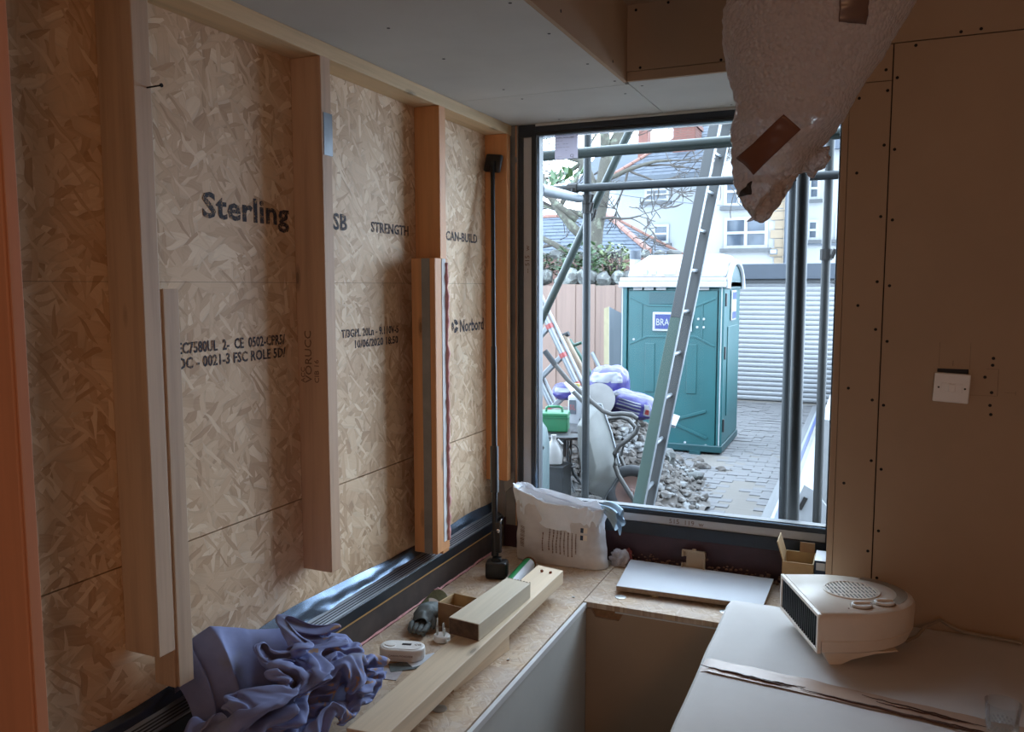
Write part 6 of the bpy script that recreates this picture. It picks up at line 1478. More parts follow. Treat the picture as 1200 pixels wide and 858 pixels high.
# feet: sloping runners left and right at the front, stub at the back
for s0, s1 in ((.096, .128), (-.128, -.096)):
    m_ = MB()
    prof = [(.012, .032), (.030, -.0025), (.058, -.0025), (.085, .010), (.140, .024), (.200, .031)]
    m_.v = [tuple(hp(d, s, z)) for s in (s0, s1) for d, z in prof]
    k_ = len(prof)
    m_.f = [tuple(range(k_)), tuple(range(2 * k_ - 1, k_ - 1, -1))] + [(i, i + k_, (i + 1) % k_ + k_, (i + 1) % k_) for i in range(k_)]
    m_.build('foot', M['cream'], t)
hbox(.20, .225, -.02, .02, -.0025, .032).build('foot', M['cream'], t)
MB().tube([tuple(hp(.235, .045, .030)), tuple(hp(.265, .030, .014)), tuple(hp(.31, -.005, .012)), tuple(hp(.345, -.035, .024)), (.212, 2.428, ZT_ + .030), (.235, 2.432, ZT_ + .016), (.27, 2.425, ZT_ + .006), (.40, 2.41, ZT_ + .006)], .0045, 10).build('power_cord', M['cream_dark'], t, 0, True)

# ---- clear cut glass tumblers at the corner of the picture
n = NT('cut_glass')
gb = n.n('ShaderNodeBsdfGlass')
gb.inputs['IOR'].default_value = 1.35
gb.inputs['Roughness'].default_value = .02
n.l(gb.outputs[0], n.out.inputs[0])
M['cut_glass'] = see_through('cut_glass_clear', (.94, .96, .97, 1), .05, .03)
def tumbler(x, y, label):
    t = thing('glass_tumbler', label, 'glass', (x, y, ZT_ + .0035), 'glass tumblers on the package')
    nb = 32
    def pr(r0, h, ph=0):
        return r0
    m_ = MB()
    prof = [(.024, 0), (.027, .003), (.0275, .012), (.026, .018), (.030, .04), (.034, .078), (.0325, .078), (.0285, .04), (.024, .021), (.004, .018)]
    m_.lathe(prof, (x, y, ZT_ + .0035), nb)
    m_.build('bowl', M['cut_glass'], t, 0, True)
    bz_ = MB()
    for k in range(22):
        for j, h in enumerate((.022, .028, .034)):
            a = 2 * math.pi * (k + .5 * (j % 2)) / 22
            rr_ = .0272 + (h - .018) * .14
            bz_.rock((x + rr_ * math.cos(a), y + rr_ * math.sin(a), ZT_ + .0035 + h), (.003, .003, .0034), 1, 1, .0)
    bz_.build('cut_pattern', M['cut_glass'], t, 0)
tumbler(.285, 1.872, 'clear cut glass tumbler at the bottom right corner on wrapping paper')

# ================================================================== BUBBLE WRAP BUNDLE
n = NT('bubble_wrap')
v = n.coords()
vo = n.n('ShaderNodeTexVoronoi')
vo.inputs['Scale'].default_value = 150
n.l(v, vo.inputs['Vector'])
f2 = n.noise(v, 26, 4)
hh = n.math('ADD', n.math('MULTIPLY', n.math('SUBTRACT', 1.0, vo.outputs['Distance']), 1.1), n.math('MULTIPLY', f2, 1.2))
bp = n.n('ShaderNodeBump')
bp.inputs['Strength'].default_value = 1.0
bp.inputs['Distance'].default_value = .006
n.l(hh, bp.inputs['Height'])
pb_ = n.n('ShaderNodeBsdfPrincipled')
pb_.inputs['Base Color'].default_value = rgb(206, 190, 178)
pb_.inputs['Roughness'].default_value = .22
n.l(bp.outputs[0], pb_.inputs['Normal'])
trl = n.n('ShaderNodeBsdfTranslucent')
trl.inputs[0].default_value = rgb(236, 234, 234)
n.l(bp.outputs[0], trl.inputs['Normal'])
trp = n.n('ShaderNodeBsdfTransparent')
m1 = n.n('ShaderNodeMixShader')
m1.inputs[0].default_value = .55
n.l(pb_.outputs[0], m1.inputs[1])
n.l(trl.outputs[0], m1.inputs[2])
m2 = n.n('ShaderNodeMixShader')
lw_ = n.n('ShaderNodeLayerWeight')
lw_.inputs[0].default_value = .35
n.l(n.math('MULTIPLY', n.math('SUBTRACT', 1.0, lw_.outputs['Facing']), .13), m2.inputs[0])
n.l(m1.outputs[0], m2.inputs[1])
n.l(trp.outputs[0], m2.inputs[2])
n.l(m2.outputs[0], n.out.inputs[0])
M['bubble'] = n.m

BY = 1.30
M['tape_dim'] = plain('tape_dimmed', rgb(92, 74, 68), .35)  # lies on the wrap; dimming by the wrap is put into the colour
t = thing('bubble_wrap_bundle', 'large hanging bundle of clear bubble wrap with brown tape below the ceiling', 'bubble wrap', (-.09, BY, 2.39))
# rows: height, left edge, right edge (metres), depth
rows = [(2.372, -.17, .09, .06), (2.20, -.20, .09, .085), (2.08, -.208, .080, .10), (1.985, -.214, .062, .105), (1.955, -.216, .050, .105), (1.905, -.214, .024, .10), (1.855, -.208, -.004, .092), (1.815, -.203, -.026, .083), (1.786, -.199, -.040, .074), (1.760, -.196, -.062, .064), (1.735, -.193, -.083, .054), (1.712, -.189, -.102, .046), (1.690, -.186, -.117, .040), (1.668, -.180, -.130, .032), (1.652, -.170, -.140, .022), (1.645, -.160, -.148, .008)]
def bw(u, v_, off=0.0):
    k = v_ * (len(rows) - 1)
    i = min(int(k), len(rows) - 2)
    f = k - i
    z, xl, xr, dp = [rows[i][q] * (1 - f) + rows[i + 1][q] * f for q in range(4)]
    a = u * 2 * math.pi
    cx, hw = (xl + xr) / 2, (xr - xl) / 2
    x, y = hw * math.cos(a), dp * math.sin(a)
    q = Vector((x * 10, y * 10, z * 9))
    d = .010 * noise.noise(q) + .006 * noise.noise(q * 2.7 + Vector((1, 5, 2)))
    d += .0018 * math.sin(z * 400 + math.sin(a * 9) * 2) * (.5 + .5 * noise.noise(q * 2))
    nr = Vector((math.cos(a) * dp, math.sin(a) * hw, 0)).normalized()
    p = Vector((cx + x, BY + y, z)) + nr * (d + off)
    return p
MB().grid(lambda u, v_: tuple(bw(u, v_)), 120, 150, True).build('wrap', M['bubble'], t, 0, 'all', fix=False)
def twist2(u, v_):
    a = u * 2 * math.pi
    c_ = Vector((-.150, BY - .03, 1.652)) * (1 - v_) + Vector((-.118, BY - .035, 1.705)) * v_
    rr = .016 * (1 + .4 * math.sin(a * 3 + v_ * 9) + .3 * noise.noise(Vector((a * 2, v_ * 6, 3))))
    return (c_.x + rr * math.cos(a), c_.y + rr * math.sin(a) * .6, c_.z + rr * .5 * math.sin(a + 1))
MB().grid(twist2, 26, 16, True).build('twisted_end', M['bubble'], t, 0, 'all', fix=False)
def puff(u, v_):
    a, b = u * 2 * math.pi, (v_ - .5) * 3.1
    p = Vector((math.cos(a) * math.cos(b), math.sin(a) * math.cos(b), math.sin(b)))
    d = 1 + .35 * noise.noise(p * 2.5 + Vector((4, 4, 4))) + .12 * math.sin(p.x * 9)
    return (-.088 + p.x * .026 * d, BY + .01 + p.y * .025 * d, 1.737 + p.z * .022 * d)
MB().grid(puff, 30, 18, True).build('side_puff', M['bubble'], t, 0, 'all', fix=False)
# pieces of tape and one black patch laid on the near side (angle about 270 degrees)
def bwx(x, z, off=.006):
    k = 0
    for i in range(len(rows) - 1):
        if rows[i][0] >= z >= rows[i + 1][0]:
            f = (rows[i][0] - z) / (rows[i][0] - rows[i + 1][0])
            v_ = (i + f) / (len(rows) - 1)
            xl, xr = [rows[i][q] * (1 - f) + rows[i + 1][q] * f for q in (1, 2)]
            c_ = max(-1, min(1, (x - (xl + xr) / 2) / ((xr - xl) / 2)))
            u = 1 - math.acos(c_) / (2 * math.pi)
            return bw(u, v_, off)
    return Vector((x, BY, z))
def patch(nm, quad, m_, off=.004, **k):
    a_, b_, c_, d_ = [Vector((q[0], q[1])) for q in quad]
    def fn(u, v_):
        p = (a_ * (1 - u) + b_ * u) * (1 - v_) + (d_ * (1 - u) + c_ * u) * v_
        return tuple(bwx(p.x, p.y, off))
    o = MB().grid(fn, 16, 16).build(nm, M[m_], t, 0, 'all', fix=False, **k)
    sdm = o.modifiers.new('thickness', 'SOLIDIFY')
    sdm.thickness = .0006
patch('brown_tape', [(-.181, 1.738), (-.118, 1.788), (-.097, 1.768), (-.160, 1.711)], 'tape_brown', label='strip of brown parcel tape across the lower tip')
patch('brown_tape', [(-.050, 1.975), (-.014, 1.972), (-.016, 1.898), (-.050, 1.900)], 'tape_dim', .001, label='strip of dark tape showing dimly near the top')
patch('gap_shade', [(-.182, 1.682), (-.163, 1.684), (-.163, 1.703), (-.165, 1.703)], 'black_plastic', .003)  # flat patch; the darkness inside the opening is put into its black
MB().tube([(-.05, BY, 2.36), (-.05, BY, 2.382)], .05, 20).build('ceiling_rose', M['white_plastic'], t, 0, True)

# ================================================================== THE YARD OUTSIDE
GZ = -0.30
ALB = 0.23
M['paver'] = flecked('paving_block', rgb(150, 146, 146), rgb(196, 196, 200), .98, 9.0, .85, 0, .3)
M['paver_sand'] = flecked('sandy_ground', rgb(158, 148, 138), rgb(190, 186, 182), .9, 6.0, .95, 0, .5, .01)
M['teal'] = plain('teal_plastic', rgb(26, 122, 126), .42, 0, .12, 3)
M['teal_dark'] = plain('teal_plastic_dark', rgb(16, 96, 102), .42, 0, .1, 3)
M['loo_white'] = plain('white_roof_plastic', rgb(240, 242, 246), .5, 0, .03)
M['blue_sign'] = plain('blue_sign', rgb(44, 70, 160), .4)
M['scaff'] = flecked('scaffold_steel', rgb(56, 62, 65), rgb(150, 156, 158), .98, 22.0, .45, .45, .1)
M['scaff_green'] = flecked('green_painted_tube', rgb(50, 72, 65), rgb(140, 150, 146), .96, 20.0, .45, .1, .1)
M['scaff_light'] = flecked('new_scaffold_tube', rgb(150, 162, 172), rgb(196, 204, 210), .9, 18.0, .4, .4, .1)
M['scaff_dark'] = flecked('weathered_tube', rgb(54, 57, 56), rgb(140, 146, 148), 1.02, 24.0, .5, .35, .1)
M['coupler'] = flecked('rusty_coupler', rgb(66, 60, 56), rgb(120, 92, 70), .9, 40.0, .6, .4, .3)
M['ladder_dark'] = flecked('grimy_ladder_rail', rgb(58, 58, 57), rgb(188, 190, 188), 1.0, 16.0, .6, .1, .1)
M['ladder_green'] = flecked('green_ladder_rail', rgb(50, 92, 76), rgb(176, 182, 178), 1.02, 14.0, .6, .1, .1)
M['alu'] = plain('bright_aluminium', rgb(206, 212, 218), .35, .6, .06)
M['red_plastic'] = plain('red_plastic', rgb(206, 70, 66), .45)
M['fence'] = pine('fence_board', rgb(206, 166, 146), 'Z', False, .8, 16)
M['stone'] = flecked('wall_stone', rgb(138, 138, 134), rgb(206, 210, 202), .78, 11.0, .95, 0, .6, .02)
M['rubble_m'] = flecked('rubble_stone', rgb(138, 128, 120), rgb(206, 206, 206), .80, 6.0, .95, 0, .6, .02)
M['brick_pink'] = plain('pink_brick_wall', rgb(196, 150, 136), .9, 0, .15, 8)
M['brick_red'] = plain('red_brick', rgb(168, 104, 88), .9, 0, .15, 10)
M['mortar'] = plain('mortar', rgb(176, 160, 150), .95)
M['slate'] = plain('slate', rgb(92, 102, 118), .85, 0, .12, 3)
M['slate2'] = plain('slate_blue', rgb(100, 114, 132), .85, 0, .1, 2)
M['ridge'] = plain('terracotta_ridge', rgb(196, 140, 122), .85)
M['render'] = plain('white_render', rgb(212, 216, 220), .9, 0, .02, .6)
M['render2'] = plain('white_render_front', rgb(222, 222, 222), .9, 0, .02, .6)
M['upvc'] = plain('white_window_frame', rgb(226, 228, 230), .4)
M['pane_dark'] = plain('dark_pane', rgb(86, 100, 116), .08, 0, .35, 2.5)
M['sill'] = plain('grey_sill', rgb(120, 122, 124), .8)
M['shutter'] = plain('shutter_slats', rgb(220, 222, 226), .5, .0, .04, 1)
M['fascia'] = plain('slate_grey_fascia', rgb(82, 94, 110), .5)
M['bark'] = flecked('lichen_bark', rgb(128, 122, 108), rgb(178, 182, 158), .8, 9.0, .95, 0, .7, .02)
M['twig'] = plain('twig', rgb(112, 102, 94), .9)
M['leaf'] = plain('evergreen_leaf', rgb(96, 140, 66), .45, 0, .3, 3)
M['leaf2'] = plain('ivy_leaf', rgb(84, 122, 64), .6, 0, .35, 4)
M['leaf3'] = plain('pale_leaf', rgb(168, 186, 124), .6, 0, .25, 4)
M['steel_gate'] = plain('weathered_barrow_steel', rgb(158, 158, 152), .6, .3, .15, 7)
M['tubing'] = flecked('worn_handle_tube', rgb(124, 120, 116), rgb(176, 174, 170), .95, 20.0, .5, .4, .1)
M['rubber'] = plain('tyre_rubber', rgb(62, 64, 68), .8)
M['purple'] = plain('purple_sack', rgb(92, 84, 178), .35, 0, .1, 10, .3)
M['purple_dark'] = plain('dark_print', rgb(40, 40, 72), .4)
M['sack_white'] = plain('white_sack', rgb(216, 218, 224), .4, 0, .06, 20, .4)
M['green_box'] = plain('bright_green_plastic', rgb(44, 162, 104), .4)
M['jug'] = plain('cloudy_jug', rgb(216, 212, 208), .4)
M['yellow'] = plain('yellow_cap', rgb(226, 200, 50), .4)
M['cast_iron'] = plain('dark_cast_iron', rgb(46, 48, 50), .5, .4)
M['cyl'] = flecked('grey_green_cylinder', rgb(122, 148, 150), rgb(70, 84, 90), 1.02, 14.0, .5, .1, .1)
M['handle_wood'] = plain('worn_handle_wood', rgb(206, 176, 146), .6)
M['green_tool'] = plain('green_tool_handle', rgb(24, 104, 78), .4)
M['insul'] = plain('insulation_foam', rgb(222, 206, 160), .8)
M['foil'] = plain('foil_face', rgb(214, 220, 228), .4, 0, .05, 4)
M['plank'] = pine('grey_plank', rgb(140, 140, 142), 'Y', False, .8)
M['blue_strip'] = plain('blue_strip', rgb(40, 88, 190), .4)
M['cream_board'] = plain('cream_board', rgb(206, 200, 180), .7)
M['lead'] = plain('lead_flashing', rgb(96, 106, 118), .6)

# ---- ground: sandy bed with paving blocks
ground = struct(MB().box(-9, 6, 3.2, 14.5, GZ - .3, GZ - .006).build('ground', M['paver_sand']))
pm_ = MB().box(-.099, .099, -.049, .049, -.06, .0).mesh('paving_block', M['paver'], (0, 0, 0), .003, False, 1)
r_ = random.Random(21)
spots, rots, rest = [], [], MB()
row = 0
y = 6.2
while y < 13.5:
    for i in range(-18, 16):
        x = i * .203 + (.1 if row % 2 else 0)
        z = GZ + r_.uniform(-.006, .005)
        dusty = noise.noise(Vector((x * 1.6, y * .9, 3))) > .22 and y < 9.3
        if dusty:
            z -= .012
        near = -1.75 < x < -.35 and y < 10.6
        if near and len(spots) < 296:
            spots.append((x, y, z))
            rots.append((r_.uniform(-.02, .02), r_.uniform(-.02, .02), r_.uniform(-.01, .01)))
        else:
            rest.box(x - .099, x + .099, y - .049, y + .049, z - .04, z)
    y += .103
    row += 1
copies('paving_block', pm_, ground, spots, rots)
o = rest.build('paving_field', M['paver'], ground, fix=False)
o['kind'] = 'stuff'

# ---- portable toilet
t = thing('portable_toilet', 'teal green portable toilet cabin with white roof standing in the yard', 'toilet', (-1.99, 9.6, GZ))
LX0, LX1, LY0, LY1 = -2.563, -1.425, 9.03, 10.2
MB().box(LX0 - .01, LX1 + .01, LY0 - .02, LY1, GZ + .02, GZ + .10).build('skid_base', M['teal_dark'], t, .01)
for x in (-2.3, -1.7):
    MB().box(x - .06, x + .06, LY0 - .05, LY1, GZ - .011, GZ + .03).build('runner', M['teal_dark'], t)
MB().box(LX0, LX1, LY0 + .03, LY1, GZ + .1, 1.54).build('cabin', M['teal'], t, .02)
MB().box(LX1 - .055, LX1 + .004, LY0 - .012, LY0 + .04, GZ + .08, 1.54).build('corner_post', M['teal'], t, .004)
MB().box(LX1 - .030, LX1 - .018, LY0 - .016, LY0 - .011, GZ + .1, 1.54).build('white_trim', M['loo_white'], t)
MB().box(LX0, LX0 + .06, LY0 - .012, LY0 + .04, GZ + .08, 1.54).build('corner_post', M['teal'], t, .004)
MB().box(LX0 + .004, LX0 + .016, LY0 - .016, LY0 - .011, GZ + .1, 1.54).build('white_trim', M['loo_white'], t)
dr_ = MB().box(LX0 + .075, LX1 - .07, LY0 + .004, LY0 + .03, GZ + .09, 1.50).build('door', M['teal'], t, .008)
def ribs(path, w=.022, d=.018, mat_='teal', nm='rib'):
    m_ = MB()
    for a_, b_ in zip(path[:-1], path[1:]):
        m_.beam((a_[0], LY0 + .004, a_[1]), (b_[0], LY0 + .004, b_[1]), w, d, (0, 1, 0))
    return m_.build(nm, M[mat_], dr_, .003)
ribs([(-2.47, 1.43), (-2.264, 1.335), (-1.723, 1.33), (-1.52, 1.415)])
ribs([(-2.475, .897), (-2.269, .985), (-1.726, .995), (-1.52, .895)])
ribs([(-2.33, 1.36), (-2.33, .95)], .012)
ribs([(-1.655, 1.36), (-1.655, .96)], .012)
ribs([(-2.46, -.04), (-2.011, .040), (-1.597, .175)], .03, .03)
ribs([(-2.011, .040), (-1.58, -.125)], .03, .03)
ribs([(-2.011, .040), (-2.46, .19)], .03, .03)
ribs([(-2.05, -.02), (-2.46, -.16)], .03, .03)
for x0 in (-2.287, -1.817):
    MB().box(x0, x0 + .11, LY0 - .006, LY0 + .006, .36, .912).build('raised_panel', M['teal'], dr_, .006)
MB().box(-2.25, -1.74, LY0 - .004, LY0 + .006, 1.345, 1.48).build('raised_panel', M['teal_dark'], dr_, .01)
for x0, x1 in ((-2.43, -2.33), (-2.305, -2.2), (-2.17, -2.06), (-1.70, -1.59)):
    MB().box(x0, x1, LY0 - .01, LY0 + .002, 1.505, 1.535).build('vent_slot', M['jug'], t)
for x, z in ((-1.70, 1.19), (-1.64, 1.19), (-1.71, 1.10), (-1.64, 1.10), (-2.42, .95), (-1.82, -.19), (-1.59, -.205)):
    MB().lathe([(.014, 0), (.014, .008), (.006, .010)], (x, LY0 + .004, z), 10, Euler((R(90), 0, 0)).to_matrix()).build('rivet', M['loo_white'], dr_)
sg_ = MB().box(-2.203, -1.764, LY0 - .022, LY0 - .008, 1.05, 1.262).build('sign', M['loo_white'], t, .02)
MB().box(-2.175, -1.79, LY0 - .0245, LY0 - .0215, 1.075, 1.237).build('sign_panel', M['blue_sign'], sg_, .001)
text_mb('BRANDON', .108, lambda u, v_, w: (-2.165 + u, LY0 - .0255 - w, 1.115 + v_), .001, .76).build('lettering', M['loo_white'], sg_)
# side wall details
for z in (1.40, .82, .02):
    MB().box(LX1 + .0, LX1 + .022, LY0 + .03, LY0 + .075, z - .07, z + .07).build('hinge', M['black_plastic'], t, .004)
MB().box(LX1, LX1 + .012, LY0 + .25, LY1 - .2, .1, 1.1).build('side_panel', M['teal'], t, .02)
q = MB().box(LX1 + .005, LX1 + .02, LY0 + .42, LY0 + .75, 1.16, 1.50).build('side_sign', M['loo_white'], t, .01)
for z0 in (1.18, 1.40):
    MB().box(LX1 + .019, LX1 + .0225, LY0 + .45, LY0 + .72, z0, z0 + .08).build('sign_panel', M['blue_sign'], q)
# roof
MB().box(LX0 - .03, LX1 + .02, LY0 - .05, LY1 + .03, 1.535, 1.60).build('roof_band', M['loo_white'], t, .008)
MB().box(LX0 - .02, LX1 + .012, LY0 - .035, LY1 + .02, 1.60, 1.645).build('roof_band', M['loo_white'], t, .008)
m_ = MB()
for x0, x1, (ya, za), (yb, zb) in ((LX0 + .05, LX1 + .005, (9.05, 1.64), (9.42, 1.905)),):
    m_.v = [(x0, 9.04, 1.645), (x1, 9.04, 1.645), (x1 + .01, 10.19, 1.645), (x0, 10.19, 1.645), (x0 + .02, 9.10, 1.76), (x1, 9.10, 1.76), (x1, 10.13, 1.76), (x0 + .02, 10.13, 1.76),
            (x0 + .18, 9.32, 1.905), (x1 - .06, 9.32, 1.905), (x1 - .06, 9.9, 1.905), (x0 + .18, 9.9, 1.905)]
    m_.f = [(3, 2, 1, 0), (0, 1, 5, 4), (1, 2, 6, 5), (2, 3, 7, 6), (3, 0, 4, 7), (4, 5, 9, 8), (5, 6, 10, 9), (6, 7, 11, 10), (7, 4, 8, 11), (8, 9, 10, 11)]
roof = m_.build('roof_dome', M['loo_white'], t, .03, True, seg=3)
for x0, x1 in ((-2.33, -2.28), (-2.24, -2.18), (-2.10, -1.96)):
    MB().box(x0, x1, 9.045, 9.075, 1.67, 1.74).build('roof_rib', M['loo_white'], roof, .006)
arch = [(9.06 + .56 * (1 - math.cos(R(180) * k / 16)), 1.52 + .30 * math.sin(R(180) * k / 16)) for k in range(17)]
MB().tube([(LX1 + .03, y_, z_) for y_, z_ in arch], .032, 8).build('roof_arch', M['loo_white'], t, 0, True)
MB().prism([(y_, z_) for y_, z_ in arch], 'X', LX1 + .005, LX1 + .02).build('gable_panel', M['teal_dark'], t)
MB().tube([(-2.50, 9.35, 1.63), (-2.50, 9.35, 1.86)], .062, 20).build('vent_pipe', M['loo_white'], t, 0, True)
MB().tube([(-2.50, 9.35, 1.86), (-2.50, 9.35, 1.955)], .066, 20).build('vent_cap', M['fascia'], t, 0, True)

# ---- roller shutter garage at the end of the yard
gar = thing('garage', 'garage with white slatted roller shutter and grey fascia behind the toilet', 'garage', (-.8, 13.7, GZ))
SY = 13.65
sm = MB()
prof = []
z = GZ
k = 0
while z < 1.60:
    prof += [(SY, z), (SY - .018, z + .012), (SY - .024, z + .036), (SY - .018, z + .060), (SY, z + .072)]
    z += .077
sl = MB().add([(a_, p[0], p[1]) for a_ in (-1.0, 1.0) for p in ((SY, 0), (SY - .009, .010), (SY - .014, .036), (SY - .011, .062), (SY, .075), (SY + .01, .074), (SY + .01, 0))],
              [(0, 1, 8, 7), (1, 2, 9, 8), (2, 3, 10, 9), (3, 4, 11, 10), (4, 5, 12, 11), (5, 6, 13, 12), (6, 0, 7, 13), (6, 5, 4, 3, 2, 1, 0), (7, 8, 9, 10, 11, 12, 13)])
sl.v = [(v_[0] * 1.35, v_[1] - SY, v_[2]) for v_ in sl.v]
smesh = sl.mesh('slat', M['shutter'], (0, 0, 0), 0, True)
copies('slat', smesh, gar, [(-.80, SY, GZ + .004 + .0765 * k) for k in range(25)])
MB().box(-2.2, 1.2, SY + .02, SY + .1, GZ, 1.7).build('shutter_backing', M['fascia'], gar)
MB().box(-2.26, -2.15, SY - .05, SY + .06, GZ, 1.62).build('guide_rail', M['fascia'], gar, .004)
MB().box(.56, .68, SY - .05, SY + .06, GZ, 1.62).build('guide_rail', M['fascia'], gar, .004)
MB().box(-2.6, 1.4, SY - .12, SY + .5, 1.655, 1.90).build('fascia_board', M['fascia'], gar, .01)
MB().box(-2.6, 1.4, SY - .06, SY + .5, 1.60, 1.66).build('box_edge', M['sill'], gar)
MB().box(-2.6, 1.4, SY + .1, SY + 3.0, 1.80, 1.88).build('flat_roof', M['lead'], gar)
MB().box(-2.6, -2.26, SY - .04, SY + 3.0, GZ, 1.66).build('pier', M['render'], gar)
MB().box(.68, 1.4, SY - .04, SY + 3.0, GZ, 1.66).build('pier', M['render'], gar)

# ---- board fence left of the toilet
fn = thing('board_fence', 'pinkish brown close boarded timber fence at the left of the yard', 'fence', (-4.0, 10.5, GZ))
x = -6.0
r_ = random.Random(4)
k = 0
while x < -2.3:
    w = .145
    MB().box(x, x + w, 10.5 + (.012 if k % 2 else 0), 10.515 + (.012 if k % 2 else 0), GZ - .012, 1.56 + r_.uniform(-.01, .02)).build('board', M['fence'], fn, origin=(x, 10.5, GZ))
    x += w - .006
    k += 1
for z in (.0, .7, 1.3):
    MB().box(-6.0, -2.3, 10.53, 10.57, z, z + .07).build('rail', M['fence'], fn)

# ---- garden wall with boulders, shrubs on it
gw = struct(MB().box(-7.5, -2.75, 10.85, 11.25, GZ - .1, 1.56).build('trim_5', M['stone']))
r_ = random.Random(9)
x = -5.1
kk = 0
while x < -2.95:
    s = r_.uniform(.10, .2)
    MB().rock((x, 11.0 + r_.uniform(-.05, .05), 1.56 + s * .62), (s, s * .8, s * .95), 300 + kk, 2, .3).build('boulder', M['stone'], gw, label=None)
    x += s * 1.5
    kk += 1
def leaf_mb(mb_, p, d, L, W, up):
    d = Vector(d).normalized()
    s = d.cross(Vector(up)).normalized()
    n_ = s.cross(d)
    p = Vector(p)
    pts = [p, p + d * L * .35 + s * W * .5 + n_ * L * .04, p + d * L * .35 - s * W * .5 + n_ * L * .04, p + d * L * .7 + s * W * .38 - n_ * L * .02, p + d * L * .7 - s * W * .38 - n_ * L * .02, p + d * L - n_ * L * .12, p + d * L * .35, p + d * L * .7 - n_ * L * .06]
    mb_.add(pts, [(0, 1, 6), (0, 6, 2), (1, 3, 7, 6), (6, 7, 4, 2), (3, 5, 7), (7, 5, 4)])
def shrub(cx, cy, cz, rx, ry, rz, nleaf, L, mat_, seed, label, loc):
    rr = random.Random(seed)
    t = thing('wall_shrub', label, 'shrub', loc, 'shrubs along the garden wall')
    st = MB()
    lf = MB()
    for k in range(26):
        tip = Vector((cx + rr.gauss(0, rx * .55), cy + rr.gauss(0, ry * .5), cz + rr.uniform(-.3, .9) * rz))
        base = Vector((cx + rr.uniform(-.3, .3) * rx, cy, loc[2]))
        mid = (tip + base) / 2 + Vector((rr.gauss(0, .05), rr.gauss(0, .05), .06))
        st.tube([base, mid, tip], [.012, .008, .003], 5)
    for k in range(nleaf):
        a, b = rr.uniform(0, 6.28), rr.uniform(-1, 1)
        rad = rr.random() ** .4
        p = Vector((cx + rx * rad * math.cos(a) * math.sqrt(1 - b * b), cy + ry * rad * math.sin(a) * math.sqrt(1 - b * b), cz + rz * rad * b))
        p += Vector((.05 * noise.noise(p * 3), 0, .1 * noise.noise(p * 2.1)))
        leaf_mb(lf, p, (rr.gauss(0, 1), rr.gauss(0, 1), rr.gauss(.2, .6)), L * rr.uniform(.6, 1.2), L * .5, (rr.gauss(0, .5), rr.gauss(0, .5), 1))
    st.build('stems', M['twig'], t)
    o = lf.build('foliage', M[mat_], t, 0, False, fix=False)
    o['kind'] = 'stuff'
shrub(-3.72, 11.15, 1.86, .42, .25, .30, 420, .10, 'leaf2', 1, 'dark green leafy shrub spilling over the boulders behind the fence', (-3.72, 11.15, 1.55))
shrub(-3.28, 11.2, 1.88, .22, .2, .26, 210, .08, 'leaf3', 2, 'pale yellow green shrub beside the toilet vent pipe on the wall', (-3.28, 11.2, 1.55))
shrub(-4.45, 11.15, 1.86, .35, .25, .24, 260, .09, 'leaf2', 5, 'green shrub at the left edge of the window on the boulder wall', (-4.45, 11.15, 1.55))

# ---- brick wall and low slate roofed building behind the fence
bw_ = thing('brick_garden_wall', 'pink brick garden wall topped with rough stones behind the fence', 'wall', (-4.5, 14.2, GZ))
MB().box(-8.0, -2.75, 14.0, 14.3, GZ - .1, 2.04).build('wall_face', M['brick_pink'], bw_)
x = -5.6
kk = 0
r_ = random.Random(19)
while x < -2.95:
    s = r_.uniform(.13, .22)
    MB().rock((x, 14.15, 2.04 + s * .35), (s, s * .8, s * .62), 700 + kk, 2, .25).build('coping_stone', M['stone'], bw_)
    x += s * 1.75
    kk += 1
lr = thing('low_building', 'low outbuilding with blue slate roof and pink ridge tiles behind the fence', 'building', (-6.0, 18.0, GZ))
MB().box(-9.0, -4.6, 17.2, 20.5, GZ, 2.30).build('wall_face', M['render'], lr)
RF = [(-9.2, 17.0, 2.26), (-4.25, 17.0, 2.26), (-4.25, 20.7, 2.26), (-9.2, 20.7, 2.26), (-8.6, 18.85, 3.22), (-5.75, 18.85, 3.22)]
MB().add(RF, [(0, 1, 5, 4), (1, 2, 5), (2, 3, 4, 5), (3, 0, 4), (3, 2, 1, 0)]).build('roof_deck', M['lead'], lr)
def slates(A_, B_, Cc, D_, nrow, w, mat_, nm, par, seed):
    """courses of overlapping slates on the plane A-B (eave) to D-C (top)"""
    A_, B_, Cc, D_ = [Vector(q) for q in (A_, B_, Cc, D_)]
    nrm = (B_ - A_).cross(D_ - A_).normalized()
    if nrm.z < 0:
        nrm = -nrm
    rr = random.Random(seed)
    m_ = MB()
    for j in range(nrow):
        f0, f1 = j / nrow, min(1, (j + 1.12) / nrow)
        p0, p1 = A_ + (D_ - A_) * f0, B_ + (Cc - B_) * f0
        q0, q1 = A_ + (D_ - A_) * f1, B_ + (Cc - B_) * f1
        L = (p1 - p0).length
        n_ = max(1, int(L / w))
        for i in range(n_):
            u0, u1 = (i + .02) / n_, (i + .98) / n_
            if j % 2:
                u0, u1 = min(1, u0 + .5 / n_), min(1, u1 + .5 / n_)
                if u1 - u0 < .2 / n_:
                    continue
            h = .014 + rr.uniform(0, .008)
            e = nrm * h
            a_, b_, c_, d_ = p0 + (p1 - p0) * u0 + e, p0 + (p1 - p0) * u1 + e, q0 + (q1 - q0) * u1 + nrm * .006, q0 + (q1 - q0) * u0 + nrm * .006
            m_.add([a_, b_, c_, d_, a_ - e, b_ - e], [(0, 1, 2, 3), (4, 5, 1, 0)])
    o = m_.build(nm, M[mat_], par, fix=False)
    o['kind'] = 'stuff'
slates(RF[0], RF[1], RF[5], RF[4], 11, .30, 'slate2', 'roof_slates', lr, 1)
slates(RF[1], RF[2], RF[5], RF[5], 11, .30, 'slate', 'roof_slates', lr, 2)
